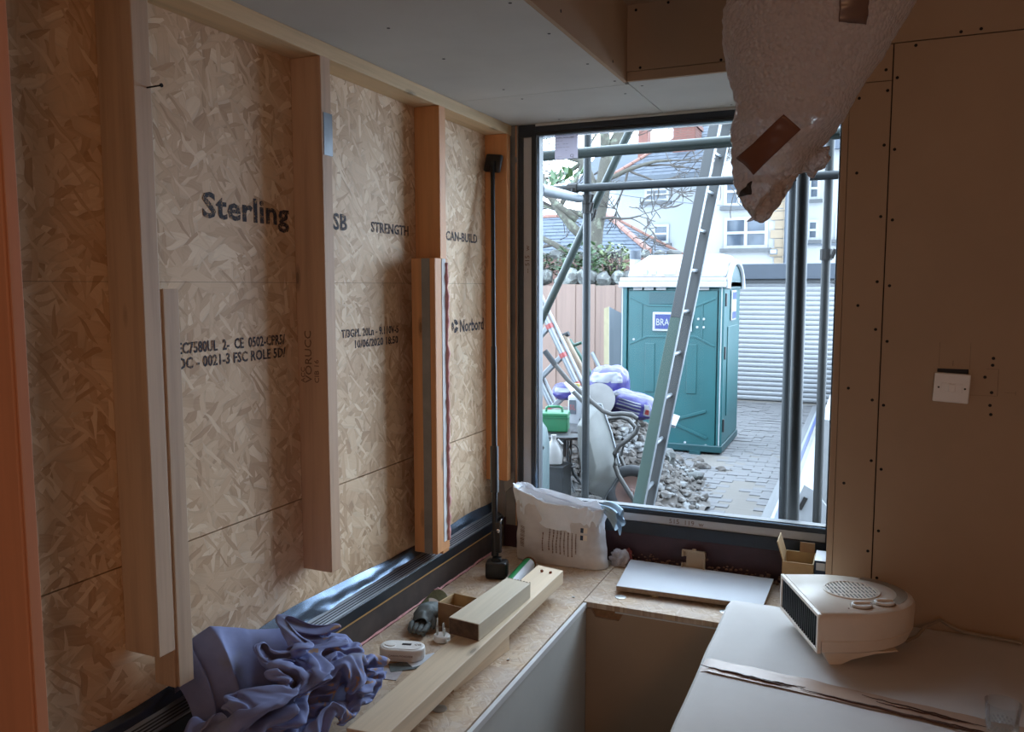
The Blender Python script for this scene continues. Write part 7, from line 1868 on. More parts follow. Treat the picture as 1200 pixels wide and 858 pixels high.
def ridge_tiles(a_, b_, n_, par, rad=.07):
    a_, b_ = Vector(a_), Vector(b_)
    for k in range(n_):
        p, q = a_ + (b_ - a_) * (k + .03) / n_, a_ + (b_ - a_) * (k + .97) / n_
        MB().tube([p, q], rad, 8).build('ridge_tile', M['ridge'], par)
ridge_tiles(RF[4], RF[5], 7, lr)
ridge_tiles(RF[5], Vector(RF[1]) + Vector((0, 0, .02)), 7, lr)
ridge_tiles(RF[5], Vector(RF[2]) + Vector((0, 0, .02)), 7, lr)

# ---- houses
def sash(par, x0, x1, z0, z1, y, cols=1, sill=True, depth=.10):
    w_ = MB()
    t_ = .07
    w_.box(x0, x1, y - .03, y + depth, z0, z0 + t_).box(x0, x1, y - .03, y + depth, z1 - t_, z1)
    for k in range(cols + 1):
        xa = x0 + (x1 - x0 - t_) * k / cols
        w_.box(xa, xa + t_, y - .03, y + depth, z0 + t_, z1 - t_)
    zc = (z0 + z1) / 2
    w_.box(x0 + t_, x1 - t_, y - .04, y + depth, zc - .03, zc + .03)
    f = w_.build('window', M['upvc'], par)
    for k in range(cols):
        xa, xb = x0 + t_ + (x1 - x0 - t_) * k / cols, x0 + (x1 - x0 - t_) * (k + 1) / cols
        for za, zb in ((z0 + t_, zc - .03), (zc + .03, z1 - t_)):
            MB().box(xa, xb, y - .012, y - .004, za, zb).build('pane', M['pane_dark'], f)
    if sill:
        MB().box(x0 - .08, x1 + .08, y - .10, y, z0 - .09, z0).build('sill', M['sill'], f)
hl = thing('white_house', 'large white rendered house with slate roof and red chimneys behind the toilet', 'house', (-5.0, 24.0, GZ))
MB().box(-7.05, -3.9, 24.0, 31.0, GZ, 4.72).build('wall_face', M['render'], hl)
sash(hl, -6.16, -5.44, 4.02, 4.40, 24.0)
sash(hl, -5.90, -5.42, 2.80, 3.35, 24.0)
# roof hipped at the left, eave along the yard side
HR = [(-7.25, 23.75, 4.70), (-3.4, 23.75, 4.78), (-4.1, 27.2, 6.75), (-5.2, 27.2, 6.75), (-7.25, 31.2, 4.70), (-3.4, 31.2, 4.78)]
MB().add(HR, [(0, 1, 2, 3), (0, 3, 4), (1, 5, 2), (4, 3, 2, 5), (0, 4, 5, 1)]).build('roof_deck', M['lead'], hl)
slates(HR[0], HR[1], HR[2], HR[3], 16, .32, 'slate', 'roof_slates', hl, 4)
ridge_tiles(Vector(HR[0]) + Vector((0, 0, .03)), HR[3], 12, hl, .06)
MB().box(-7.2, -3.42, 23.66, 23.78, 4.62, 4.74).build('gutter', M['lead'], hl)
def bricks_chimney(par, x0, x1, y0, y1, z0, z1, nm='chimney', pots=3):
    c_ = MB().box(x0, x1, y0, y1, z0, z1).build(nm, M['mortar'], par)
    b_ = MB()
    z = z0
    j = 0
    while z < z1 - .05:
        n_ = max(2, int((x1 - x0) / .22))
        w = (x1 - x0) / n_
        for i in range(n_):
            b_.box(x0 + i * w + .006, x0 + (i + 1) * w - .006, y0 - .01, y0 + .02, z + .006, z + .07)
        b_.box(x1 - .02, x1 + .01, y0, y1, z + .006, z + .07)
        z += .076
        j += 1
    o = b_.build('brick_face', M['brick_red'], c_, fix=False)
    o['kind'] = 'stuff'
    MB().box(x0 - .05, x1 + .05, y0 - .05, y1 + .05, z1, z1 + .12).build('chimney_cap', M['brick_red'], c_)
    for k in range(pots):
        MB().lathe([(.10, 0), (.09, .3), (.11, .32), (.11, .38)], (x0 + (x1 - x0) * (k + .5) / pots, (y0 + y1) / 2, z1 + .12), 12).build('chimney_pot', M['ridge'], c_)
bricks_chimney(hl, -5.62, -4.95, 25.2, 26.2, 5.1, 6.32)
hb = thing('distant_house', 'distant slate roofed house with a small brick chimney above the white house', 'house', (-8.5, 34.0, GZ))
MB().box(-11.5, -7.0, 34.0, 40.0, GZ, 6.0).build('wall_face', M['render'], hb)
MB().add([(-11.7, 33.8, 5.95), (-6.8, 33.8, 5.95), (-6.8, 40.2, 5.95), (-11.7, 40.2, 5.95), (-11.7, 37, 7.7), (-6.8, 37, 7.7)], [(0, 1, 5, 4), (1, 2, 5), (2, 3, 4, 5), (3, 0, 4), (3, 2, 1, 0)]).build('roof', M['slate'], hb)
bricks_chimney(hb, -9.15, -8.75, 34.4, 35.0, 6.0, 8.1, pots=1)
hr = thing('white_house', 'nearer white house front with paired sash windows above the roller shutter', 'house', (-2.8, 20.0, GZ))
MB().box(-3.62, -1.86, 20.0, 23.2, GZ, 5.6).build('wall_face', M['render2'], hr)
sash(hr, -3.20, -2.20, 2.43, 3.16, 20.0, 2)
sash(hr, -3.22, -2.55, 3.42, 4.10, 20.0, 2)
sash(hr, -3.22, -2.40, 4.75, 5.4, 20.0, 2)
MB().box(-3.8, -1.8, 19.75, 23.4, 5.6, 5.72).build('eave', M['lead'], hr)
MB().add([(-3.85, 19.7, 5.7), (-1.75, 19.7, 5.7), (-1.78, 23.5, 5.7), (-3.85, 23.5, 5.7), (-3.2, 21.6, 6.6), (-2.4, 21.6, 6.6)], [(0, 1, 5, 4), (1, 2, 5), (2, 3, 4, 5), (3, 0, 4), (3, 2, 1, 0)]).build('roof', M['slate'], hr)
z = GZ
k = 0
M['quoin'] = plain('ochre_quoin', rgb(206, 182, 152), .9, 0, .1)
while z < 5.4:
    w = .20 if k % 2 else .30
    MB().box(-1.845 - w, -1.845, 19.97, 20.2, z + .008, z + .20).build('quoin', M['quoin'], hr)
    z += .21
    k += 1
MB().tube([(-1.80, 19.93, GZ), (-1.80, 19.93, 5.6)], .035, 8).build('drainpipe', M['fascia'], hr)
lt_ = MB().box(-2.12, -1.96, 19.70, 19.86, 2.27, 2.39).build('security_light', M['fascia'], hr, .01)
MB().box(-2.105, -1.975, 19.69, 19.702, 2.285, 2.375).build('lens', M['upvc'], lt_)
MB().box(-2.06, -2.02, 19.86, 20.0, 2.31, 2.35).build('bracket', M['fascia'], lt_)
hx = thing('white_house', 'pale house far right seen between the scaffold poles', 'house', (-.5, 24.1, GZ))
MB().box(-1.75, 1.6, 24.1, 28.0, GZ, 5.2).build('wall_face', M['render2'], hx)
sash(hx, -1.62, -1.32, 2.8, 3.35, 24.1)
sash(hx, -1.62, -1.32, 3.9, 4.5, 24.1)
sash(hx, -.9, -.4, 2.8, 3.5, 24.1)
MB().add([(-1.9, 23.9, 5.2), (1.8, 23.9, 5.2), (1.8, 28.3, 5.2), (-1.9, 28.3, 5.2), (-1.2, 25, 6.8), (1.2, 25, 6.8)], [(0, 1, 5, 4), (1, 2, 5), (2, 3, 4, 5), (3, 0, 4), (3, 2, 1, 0)]).build('roof', M['slate'], hx)
MB().tube([(-1.75, 24.02, 2.68), (-.2, 24.02, 2.66)], .03, 6).build('wall_pipe', M['fascia'], hx)
cb_pts = [(-7.0 + 5.2 * k / 20, 18.6 + .03 * k, 4.0 - .75 * k / 20 - .12 * math.sin(math.pi * k / 20)) for k in range(21)]
tag(MB().tube(cb_pts, .008, 5).build('overhead_cable', M['fascia'], None, origin=cb_pts[0]), 'thin overhead cable sagging across the white house', 'cable')

# ---- bare tree
def branch(mb_, p, d, L, r0, depth, rr, tips):
    n_ = 5 if depth > 1 else 4
    pts, rs = [Vector(p)], [r0]
    d = Vector(d).normalized()
    for k in range(n_):
        d = (d + Vector((rr.gauss(0, .16), rr.gauss(0, .12), rr.gauss(.02, .13)))).normalized()
        pts.append(pts[-1] + d * (L / n_))
        rs.append(max(.0065, r0 * (1 - .55 * (k + 1) / n_)))
    mb_[0 if r0 > .035 else 1].tube(pts, rs, 9 if r0 > .05 else 5)
    if depth <= 0:
        return
    for k in range(4 if depth > 1 else 5):
        i = rr.randint(2, n_)
        nd = (d + Vector((rr.gauss(0, .75), rr.gauss(0, .45), rr.gauss(.1, .5)))).normalized()
        branch(mb_, pts[i], nd, L * rr.uniform(.5, .78), rs[i] * .62, depth - 1, rr, tips)
tree = thing('bare_tree', 'bare lichen covered tree with many fine twigs behind the scaffold', 'tree', (-4.0, 12.6, GZ))
tm_, tw_ = MB(), MB()
rr = random.Random(31)
trunk = [(-4.05, 12.6, GZ), (-4.0, 12.6, .9), (-4.08, 12.6, 2.0), (-4.02, 12.6, 2.5), (-3.93, 12.6, 2.95), (-3.85, 12.6, 3.5), (-3.62, 12.6, 3.95), (-3.40, 12.6, 4.5), (-3.3, 12.6, 5.2)]
tm_.tube(trunk, [.20, .17, .15, .13, .125, .11, .10, .085, .06], 12)
for p, d, L, r0 in (((-4.06, 12.6, 2.2), (-.7, -.2, .7), 2.0, .07), ((-3.95, 12.6, 2.9), (-.5, .1, .85), 1.9, .075), ((-3.85, 12.6, 3.5), (-.25, -.3, .9), 1.8, .07), ((-3.9, 12.6, 3.2), (.9, -.3, .35), 1.2, .035),
                    ((-3.62, 12.6, 3.95), (.7, .1, .6), 1.7, .05), ((-3.40, 12.6, 4.5), (-.3, .1, .9), 1.6, .05), ((-4.1, 12.6, 1.9), (-.9, -.4, .35), 1.7, .05), ((-4.0, 12.6, 2.6), (-.8, .2, .25), 1.9, .045),
                    ((-3.45, 12.6, 4.3), (1, -.1, .25), 1.8, .04), ((-4.0, 12.6, 2.6), (.8, -.5, .1), .8, .022), ((-4.3, 12.5, 2.6), (-.5, -.3, .9), 1.5, .045)):
    branch((tm_, tw_), p, d, L, r0 * 1.25, 4 if r0 > .04 else 3, rr, None)
tm_.build('trunk', M['bark'], tree, 0, 'all', fix=False)
o = tw_.build('twigs', M['twig'], tree, 0, False, fix=False)
o['kind'] = 'stuff'
t = thing('leafy_branch', 'evergreen branch with a spray of pointed green leaves beside the scaffold pole', 'branch', (-3.2, 7.4, GZ))
MB().tube([(-3.3, 7.4, GZ - .01), (-3.2, 7.35, 1.0), (-3.0, 7.2, 2.1), (-2.75, 7.05, 2.42), (-2.54, 7.0, 2.50), (-2.40, 7.0, 2.55)], [.03, .025, .016, .01, .006, .003], 7).build('stem', M['twig'], t)
lm = MB()
leaf_mb(lm, (0, 0, 0), (1, 0, 0), .13, .05, (0, 0, 1))
lmesh = lm.mesh('leaf', M['leaf'], (0, 0, 0), 0, True, fix=False)
rr = random.Random(6)
copies('leaf', lmesh, t, [(-2.75 + .36 * k / 25 + rr.gauss(0, .02), 7.0 + rr.gauss(0, .03), 2.43 + .10 * k / 25 + rr.gauss(0, .02)) for k in range(26)], [(rr.uniform(0, 6), rr.uniform(-1.2, .3), rr.uniform(0, 6.28)) for k in range(26)])

# ---- scaffold
def pole(label, a_, b_, m_, couplers=(), r0=.02415, base=False):
    a_, b_ = Vector(a_), Vector(b_)
    t = thing('scaffold_tube', label, 'scaffold tube', tuple(a_), 'scaffold tubes outside the window')
    MB().tube([a_, b_], r0, 14).build('tube', M[m_], t, 0, True)
    d = (b_ - a_).normalized()
    for p in couplers:
        p = Vector(p)
        c_ = MB().tube([p - d * .03, p + d * .03], r0 + .010, 10).build('coupler', M['coupler'], t)
        q = p + Vector((.035, -.028, 0)) if abs(d.z) > .7 else p + Vector((0, -.02, -.035))
        MB().tube([q + Vector((-.005, 0, -.02)), q + Vector((.012, -.012, .03))], .011, 6).build('coupler_bolt', M['coupler'], c_)
    if base:
        MB().box(a_.x - .075, a_.x + .075, a_.y - .075, a_.y + .075, a_.z, a_.z + .006).build('base_plate', M['coupler'], t)
    return t
pole('grey vertical scaffold pole at the left of the window, seen top to bottom', (-1.587, 4.80, GZ - .012), (-1.587, 4.80, 5.2), 'scaff', ((-1.587, 4.80, 2.07), (-1.587, 4.80, 2.02)), base=True)
pole('upper horizontal scaffold tube, greenish and nearest the window', (-2.6, 3.62, 2.145), (1.2, 3.62, 2.172), 'scaff_green', ((-.27, 3.62, 2.163),))
pole('lower horizontal scaffold tube running behind the upper one', (-2.8, 4.745, 2.135), (1.2, 4.745, 2.138), 'scaff', ((-1.66, 4.745, 2.136),))
pole('pale short scaffold tube slanting in from the left of the window', (-1.29, 3.25, 1.957), (-1.60, 4.69, 2.068), 'scaff_light', r0=.026)
pole('green diagonal scaffold brace crossing behind the left vertical pole', (-2.70, 4.90, -.235), (-.92, 4.90, 3.36), 'scaff_green', ((-1.60, 4.90, 1.99),))
pole('thick dark vertical scaffold pole, nearest of the three at the right', (-.240, 3.33, GZ - .012), (-.250, 3.33, 5.2), 'scaff_dark', base=True)
pole('vertical scaffold pole just left of the thick dark pole at the right', (-.405, 4.83, GZ - .012), (-.405, 4.83, 5.2), 'scaff', base=True)
pole('vertical scaffold pole furthest right by the window edge', (-.221, 4.83, GZ - .012), (-.221, 4.83, 5.2), 'scaff_dark', ((-.221, 4.83, 1.72),), base=True)

# ---- tall pole ladder
t = thing('tall_ladder', 'tall grimy two rail ladder leaning in front of the toilet', 'ladder', (-1.36, 4.75, GZ))
def lad(far):
    if far:
        a_, b_ = Vector((-1.314, 5.36, .097)), Vector((-1.050, 6.56, 2.76))
    else:
        a_, b_ = Vector((-1.290, 5.0, .189)), Vector((-1.083, 6.2, 2.699))
    d = (b_ - a_) / (b_.z - a_.z)
    return a_ + d * (GZ - .01 - a_.z), a_ + d * (3.6 - a_.z)
A0, A1 = lad(False)
B0, B1 = lad(True)
cut = .42
for nm, p, q in (('a', A0, A1), ('b', B0, B1)):
    m1_ = MB().beam(p, p + (q - p) * cut, .074, .03, (0, 1, .3)).build('rail', M['ladder_green' if nm == 'a' else 'ladder_dark'], t, .003)
    MB().beam(p + (q - p) * cut, q, .073, .029, (0, 1, .3)).build('rail', M['ladder_dark'], t, .003)
    MB().beam(p + Vector((.039, -.004, 0)), q + Vector((.039, -.004, 0)), .006, .034, (0, 1, .3)).build('rail_edge', M['alu'], t)
for k in range(13):
    f = .06 + k * .074
    p, q = A0 + (A1 - A0) * f, B0 + (B1 - B0) * f
    q.z = p.z
    MB().tube([p, q], .013, 8).build('rung', M['alu'], t, 0, True)

# ---- telescopic aluminium ladder
t = thing('aluminium_ladder', 'bright aluminium ladder with red joints leaning at the left of the window', 'ladder', (-2.4, 7.0, GZ))
def alp(x, z, y=7.0):
    return Vector((x, y, z))
up1, up2 = alp(-3.02, 1.87), alp(-1.96, -.19)
off = Vector((-.30, .15, -.26))
for o_ in (Vector((0, 0, 0)), off):
    MB().tube([up1 + o_, up2 + o_ * .97], .028, 12).build('rail', M['alu'], t, 0, True)
    MB().tube([up1 + o_ + Vector((.045, .03, .01)), up2 + o_ + Vector((.045, .03, .01))], .018, 10).build('inner_rail', M['shutter'], t, 0, True)
for k in range(7):
    f = .08 + .1265 * k
    p = up1 + (up2 - up1) * f
    MB().beam(p, p + off, .045, .05, (.5, 1, .3)).build('rung', M['alu'], t, .006)
    for o_ in (Vector((0, 0, 0)), off):
        dd = (up2 - up1).normalized()
        MB().tube([p + o_ - dd * .022, p + o_ + dd * .022], .035, 12).build('red_collar', M['red_plastic'], t, 0, True)

# ---- heap of rubble
hp_ = MB()
def heap(u, v_):
    x, y_ = -3.2 + u * 2.05, 4.3 + v_ * 4.6
    e = max(0, 1 - ((x + 2.35) / .95) ** 2) * max(0, 1 - ((y_ - 6.0) / 2.1) ** 2)
    e2 = .5 * max(0, 1 - ((x + 1.72) / .42) ** 2 - ((y_ - 7.5) / .85) ** 2)
    h = max(.30 * min(1, e * 1.6) + .22 * e2, .80 * min(1, 1.5 * math.exp(-((x + 2.05) / .55) ** 2 - ((y_ - 6.45) / .55) ** 2)))
    return (x, y_, GZ - .03 + h + .05 * noise.noise(Vector((x * 5, y_ * 5, 0))) * (1 if h > .02 else .2))
hp_.grid(heap, 60, 90)
o = hp_.build('rubble_heap', M['rubble_m'], None, 0, False, origin=(-2.3, 6.2, GZ), fix=False)
tag(o, 'low heap of broken stone and grit under the tipped wheelbarrow', 'rubble')
def heap_z(x, y_):
    return heap((x + 3.2) / 2.05, (y_ - 4.3) / 4.6)[2]
rr = random.Random(77)
ch = MB()
for k in range(2400):
    big = 1
    if k > 1500:
        x, y_ = rr.gauss(-1.75, .3), rr.gauss(6.25, .35)
        big = 1.9
    elif k % 3:
        x, y_ = rr.gauss(-1.72, .24), rr.uniform(6.6, 8.5)
    else:
        x, y_ = rr.uniform(-3.0, -1.3), rr.uniform(4.6, 7.4)
    if not (-3.15 < x < -1.2):
        continue
    s = rr.uniform(.008, .034) * big
    ch.rock((x, y_, heap_z(x, y_) + s * .4), (s * rr.uniform(.7, 1.5), s, s * .7), k, 1, .3)
o = ch.build('stone_chippings', M['rubble_m'], None, origin=(-1.8, 7.0, GZ))
tag(o, 'loose chippings scattered over the rubble beside the toilet', 'rubble')
o['kind'] = 'stuff'
ROCKS = [(-1.70, 7.10, .17, 'largest grey rock of the rubble, just right of the ladder foot'), (-1.86, 7.72, .14, 'grey rock behind the largest one in the rubble'), (-1.43, 7.62, .075, 'small dark block at the right of the rubble'),
         (-1.66, 7.90, .09, 'pale broken stone in the middle of the rubble'), (-1.50, 8.30, .085, 'pale rounded stone at the top right of the rubble'), (-1.29, 8.28, .055, 'small pale cobble alone at the right, nearest the toilet corner'),
         (-1.80, 8.20, .08, 'pale lump leaning towards the toilet door'), (-1.66, 6.80, .11, 'rough stone at the front of the rubble near the window sill'), (-1.52, 6.86, .05, 'small stone at the front right edge of the rubble'),
         (-1.95, 7.25, .13, 'grey stone behind the ladder rails in the rubble'), (-2.02, 6.70, .13, 'dark stone behind the barrow wheel'), (-1.60, 8.62, .06, 'small stone by the toilet skid'), (-2.15, 7.1, .12, 'stone half hidden behind the barrow handles')]
for k, (x, y_, s, lb) in enumerate(ROCKS):
    o = MB().rock((x, y_, heap_z(x, y_) + s * .45), (s * 1.15, s, s * .8), 40 + k, 3, .35).build('rubble_rock', M['stone' if k in (0, 1, 2, 9, 10) else 'rubble_m'], None, 0, False, origin=(x, y_, heap_z(x, y_)))
    tag(o, lb, 'rock', 'rocks in the rubble')
o = MB().obox((-1.58, 6.98, heap_z(-1.58, 6.98) + .02), (.14, .05, .015), Euler((.1, .1, .2)).to_matrix()).build('blue_offcut', plain('blue_plastic', rgb(70, 150, 214), .4), None, origin=(-1.58, 6.98, GZ))
tag(o, 'small bright blue plastic offcut at the front of the rubble', 'offcut')
o = MB().obox((-1.93, 8.0, heap_z(-1.9, 8.0) + .17), (.12, .03, .36), Euler((.2, .35, .2)).to_matrix()).build('white_offcut', M['loo_white'], None, .004, origin=(-1.93, 8.0, GZ))
tag(o, 'white board offcut standing in the rubble against the toilet', 'offcut')

# ---- tipped wheelbarrow
t = thing('wheelbarrow', 'grey steel wheelbarrow tipped on its nose among the rubble', 'wheelbarrow', (-1.66, 5.5, heap_z(-1.66, 5.5)))
out = [(-1.80, .72), (-1.71, .715), (-1.635, .52), (-1.575, .30), (-1.585, .20), (-1.685, .03), (-1.735, .10), (-1.755, .30), (-1.79, .50)]
m_ = MB()
c_ = Vector((-1.69, 5.62, .36))
k_ = len(out)
m_.v = [(x, 5.50, z) for x, z in out] + [(c_.x + (x - c_.x) * .62 - .05, 5.74, c_.z + (z - c_.z) * .66) for x, z in out] + [(c_.x + (x - c_.x) * .93, 5.525, c_.z + (z - c_.z) * .96) for x, z in out]
m_.f = [(i, (i + 1) % k_, k_ + (i + 1) % k_, k_ + i) for i in range(k_)] + [tuple(k_ + i for i in range(k_))]
# the underside faces the house: a pan bulging towards the window
m_.v = [(v_[0], 11.0 - v_[1] + .02 if i >= 0 else v_[1], v_[2]) for i, v_ in enumerate(m_.v)]
m_.v = m_.v[:2 * k_]
pan = m_.build('tray', M['steel_gate'], t, .008, True)
sdm = pan.modifiers.new('thickness', 'SOLIDIFY')
sdm.thickness = .004
MB().tube([(x, 5.52, z) for x, z in out] + [(out[0][0], 5.52, out[0][1])], .009, 8).build('rolled_rim', M['alu'], pan, 0, True)
H1 = [(-2.10, 1.09), (-2.016, .99), (-1.919, .884), (-1.778, .769), (-1.665, .685), (-1.60, .665), (-1.53, .675), (-1.46, .672), (-1.425, .650), (-1.412, .60), (-1.43, .55), (-1.479, .499), (-1.545, .45), (-1.578, .39), (-1.574, .305), (-1.55, .24), (-1.511, .183), (-1.437, .075), (-1.41, .02)]
MB().tube([(x, 5.42, z) for x, z in H1], .0165, 12).build('handle', M['tubing'], t, 0, True)
H2 = [(-2.07, .83), (-2.02, .77), (-1.9, .66), (-1.80, .545), (-1.72, .575), (-1.64, .59), (-1.58, .575), (-1.535, .53), (-1.54, .47), (-1.6, .42), (-1.64, .30), (-1.60, .2), (-1.55, .1)]
MB().tube([(x, 5.78, z) for x, z in H2], .0165, 12).build('handle', M['tubing'], t, 0, True)
MB().tube([(-2.10, 5.42, 1.09), (-2.02, 5.42, .995)], .021, 12).build('grip', M['rubber'], t, 0, True)
MB().tube([(-2.07, 5.78, .83), (-2.01, 5.78, .76)], .021, 12).build('grip', M['zinc'], t, 0, True)
wc = Vector((-1.505, 5.60, .09))
wr = Euler((R(90), 0, R(18))).to_matrix()
tyre = MB()
for k in range(36):
    a = 2 * math.pi * k / 36
    for j in range(10):
        b = 2 * math.pi * j / 10
        rr_ = .150 + .042 * math.cos(b)
        tyre.v.append(tuple(wc + wr @ Vector((rr_ * math.cos(a), rr_ * math.sin(a), .042 * math.sin(b)))))
tyre.f = [(k * 10 + j, k * 10 + (j + 1) % 10, ((k + 1) % 36) * 10 + (j + 1) % 10, ((k + 1) % 36) * 10 + j) for k in range(36) for j in range(10)]
wh = tyre.build('wheel', M['rubber'], t, 0, 'all')
MB().lathe([(.115, -.02), (.115, .02), (.07, .012), (.03, .028), (.02, .05)], wc, 24, wr).build('hub', M['brick_pink'], wh, 0, True)
MB().tube([wc + wr @ Vector((0, 0, -.09)), wc + wr @ Vector((0, 0, .09))], .009, 8).build('axle', M['zinc'], wh)

# ---- bistro table with the things on and under it
t = thing('bistro_table', 'small round dark cast iron table with ornate pedestal at the left', 'table', (-2.01, 5.6, heap_z(-2.01, 5.6)))
TC = (-2.01, 5.6)
MB().lathe([(.285, .476), (.295, .482), (.295, .494), (.285, .500)], (TC[0], TC[1], 0), 48).build('tabletop', M['cast_iron'], t, 0, True)
zb = heap_z(*TC)
MB().tube([(TC[0], TC[1], .30), (TC[0], TC[1], .477)], .022, 12).build('column', M['cast_iron'], t, 0, True)
for k in range(4):
    a = R(45 + 90 * k)
    ca_, sa_ = math.cos(a), math.sin(a)
    zf = heap_z(TC[0] + .22 * ca_, TC[1] + .22 * sa_)
    def q4(rad, z):
        return (TC[0] + rad * ca_, TC[1] + rad * sa_, z)
    lg_ = MB().tube([q4(.05, .475), q4(.05, .36), q4(.045, .26), q4(.07, .17), q4(.13, .09), q4(.19, .045), q4(.23, zf)], [.011, .011, .011, .012, .012, .012, .014], 8).build('leg', M['cast_iron'], t, 0, True)
    sc = [q4(.065 + .045 * math.cos(w), .33 + .055 * math.sin(w)) for w in [R(x) for x in range(0, 300, 20)]]
    MB().tube(sc, .006, 6).build('scroll', M['cast_iron'], lg_, 0, True)
MB().tube([(TC[0] + .075 * math.cos(R(x)), TC[1] + .075 * math.sin(R(x)), .235) for x in range(0, 361, 20)], .008, 6).build('ring', M['cast_iron'], t, 0, True)
TT = .500
t = thing('green_case', 'bright green plastic carry case with handle on the round table', 'case', (-2.07, 5.55, TT))
mm = rotz(R(14))
def gb_(nm, c_, s_, bv=.006, m_='green_box'):
    return MB().obox(Vector((-2.075, 5.55, TT)) + mm @ Vector(c_), s_, mm).build(nm, M[m_], t, bv)
gb_('lower_half', (0, 0, .0555), (.21, .17, .11), .008)
gb_('lid', (0, 0, .125), (.215, .175, .028), .008)
gb_('lip', (0, 0, .108), (.222, .182, .008), .002)
hpts = [Vector((-2.075, 5.55, TT)) + mm @ Vector(p) for p in ((-.06, 0, .137), (-.058, 0, .165), (-.04, 0, .175), (.04, 0, .175), (.058, 0, .165), (.06, 0, .137))]
MB().tube(hpts, .010, 8).build('handle', M['green_box'], t, 0, True)
t = thing('black_bracket', 'black folded metal piece lying on the round table beside the green case', 'bracket', (-1.86, 5.55, TT))
MB().box(-1.93, -1.80, 5.50, 5.60, TT, TT + .006).build('plate', M['black_steel'], t)
MB().box(-1.90, -1.80, 5.60, 5.606, TT, TT + .09).build('upright', M['black_steel'], t)
MB().box(-1.80, -1.794, 5.48, 5.60, TT, TT + .12).build('side', M['zinc'], t)
t = thing('white_canister', 'white plastic canister with yellow cap standing behind the round table', 'canister', (-2.06, 6.08, heap_z(-2.06, 6.08)))
zb = heap_z(-2.06, 6.08)
MB().box(-2.13, -1.99, 5.99, 6.15, zb, .70).build('body', M['sack_white'], t, .02, True, seg=3)
MB().lathe([(.07, .69), (.05, .735), (.03, .745), (.03, .755)], (-2.06, 6.07, 0), 20).build('shoulder', M['sack_white'], t, 0, True)
MB().lathe([(.028, .752), (.028, .785), (.024, .788)], (-2.085, 6.07, 0), 16).build('cap', M['yellow'], t, 0, True)
MB().box(-2.115, -2.06, 5.985, 5.992, .555, .665).build('label_panel', M['fascia'], t)
text_mb('5L', .055, lambda u, v_, w: (-2.112 + u, 5.9845 - w, .59 + v_), .0006).build('lettering', M['red_plastic'], t)
t = thing('white_jug', 'cloudy white plastic jug hanging under the round table', 'jug', (-1.955, 5.22, .33))
MB().lathe([(.05, .0), (.062, .01), (.066, .06), (.062, .10), (.04, .145), (.02, .165), (.018, .19), (.006, .192)], (-1.955, 5.22, .325), 20, None, 1, .8).build('body', M['jug'], t, 0, True)
MB().tube([(-1.925, 5.22, .50), (-1.89, 5.22, .47), (-1.895, 5.22, .42)], .008, 8).build('handle', M['jug'], t, 0, True)
MB().lathe([(.02, .0), (.02, .018)], (-1.955, 5.22, .512), 14).build('cap', M['jug'], t)
o = MB().box(-2.05, -1.86, 5.14, 5.32, heap_z(-1.955, 5.22) - .02, .325).build('jug_crate', M['cast_iron'], None, .004, origin=(-1.955, 5.22, GZ))
tag(o, 'dark crate under the round table holding the white jug', 'crate')
t = thing('grey_cylinder', 'grey green gas cylinder at the left edge of the window', 'cylinder', (-1.90, 4.6, heap_z(-1.90, 4.6)))
zb = heap_z(-1.90, 4.6)
MB().lathe([(.13, zb), (.14, zb + .02), (.14, .60), (.125, .68), (.08, .745), (.04, .765)], (-1.90, 4.6, 0), 32).build('body', M['cyl'], t, 0, True)
MB().lathe([(.03, .76), (.03, .80), (.06, .80), (.06, .83)], (-1.90, 4.6, 0), 20).build('valve', M['coupler'], t, 0, True)
MB().lathe([(.012, 0), (.012, .012)], (-1.775, 4.535, .58), 10, Euler((R(90), 0, R(40))).to_matrix()).build('stud_cap', M['black_plastic'], t)
MB().tube([(-1.80, 4.48, .30), (-1.74, 4.45, .20), (-1.72, 4.44, .12), (-1.70, 4.45, .17), (-1.71, 4.48, .24)], .012, 8).build('hose', M['zinc'], t, 0, True)
o = MB().lathe([(.10, .0), (.112, .01), (.125, .20), (.132, .205), (.132, .212)], (-1.99, 6.42, heap_z(-1.99, 6.42) + .01), 28).build('white_bucket', M['jug'], None, 0, True, origin=(-1.99, 6.42, heap_z(-1.99, 6.42)))
# tipped on its side, its base towards the house
o.rotation_euler = (R(76), 0, R(12))
o.location.z += .135
tag(o, 'white plastic bucket lying on its side behind the wheelbarrow', 'bucket')

# ---- compost sacks
def sack(cx, cy, cz, sx, sy, sz, rot, seed, label, m_='purple', nm='compost_sack', decor=True):
    t = thing(nm, label, 'sack', (cx, cy, cz - sz), 'purple sacks by the toilet')
    mt_ = Euler(rot).to_matrix()
    off_ = Vector((seed * 2.3, seed, 1))
    def P(u, v_, o_=0):
        a, b = u * 2 * math.pi, (v_ - .5) * math.pi
        sg = lambda q, e: math.copysign(abs(q) ** e, q)
        p = Vector((sg(math.cos(a), .6) * sg(math.cos(b), .5), sg(math.sin(a), .6) * sg(math.cos(b), .5), sg(math.sin(b), .8)))
        d = 1 + .12 * noise.noise(p * 2 + off_) + .05 * noise.noise(p * 6 + off_)
        p = Vector((p.x * sx, p.y * sy, p.z * sz)) * d
        return Vector((cx, cy, cz)) + mt_ @ (p + p.normalized() * o_)
    MB().grid(lambda u, v_: tuple(P(u, v_)), 48, 28, True).build('body', M[m_], t, 0, 'all', fix=False)
    return t, P
t, P = sack(-2.03, 6.80, .70, .17, .13, .16, (.1, 0, .1), 2, 'purple and white compost sack standing behind the barrow handles')
m_ = MB().grid(lambda u, v_: tuple(P(.62 + .24 * u, .56 + .2 * v_, .004)), 20, 14).build('white_panel', M['sack_white'], t, 0, 'all', fix=False)
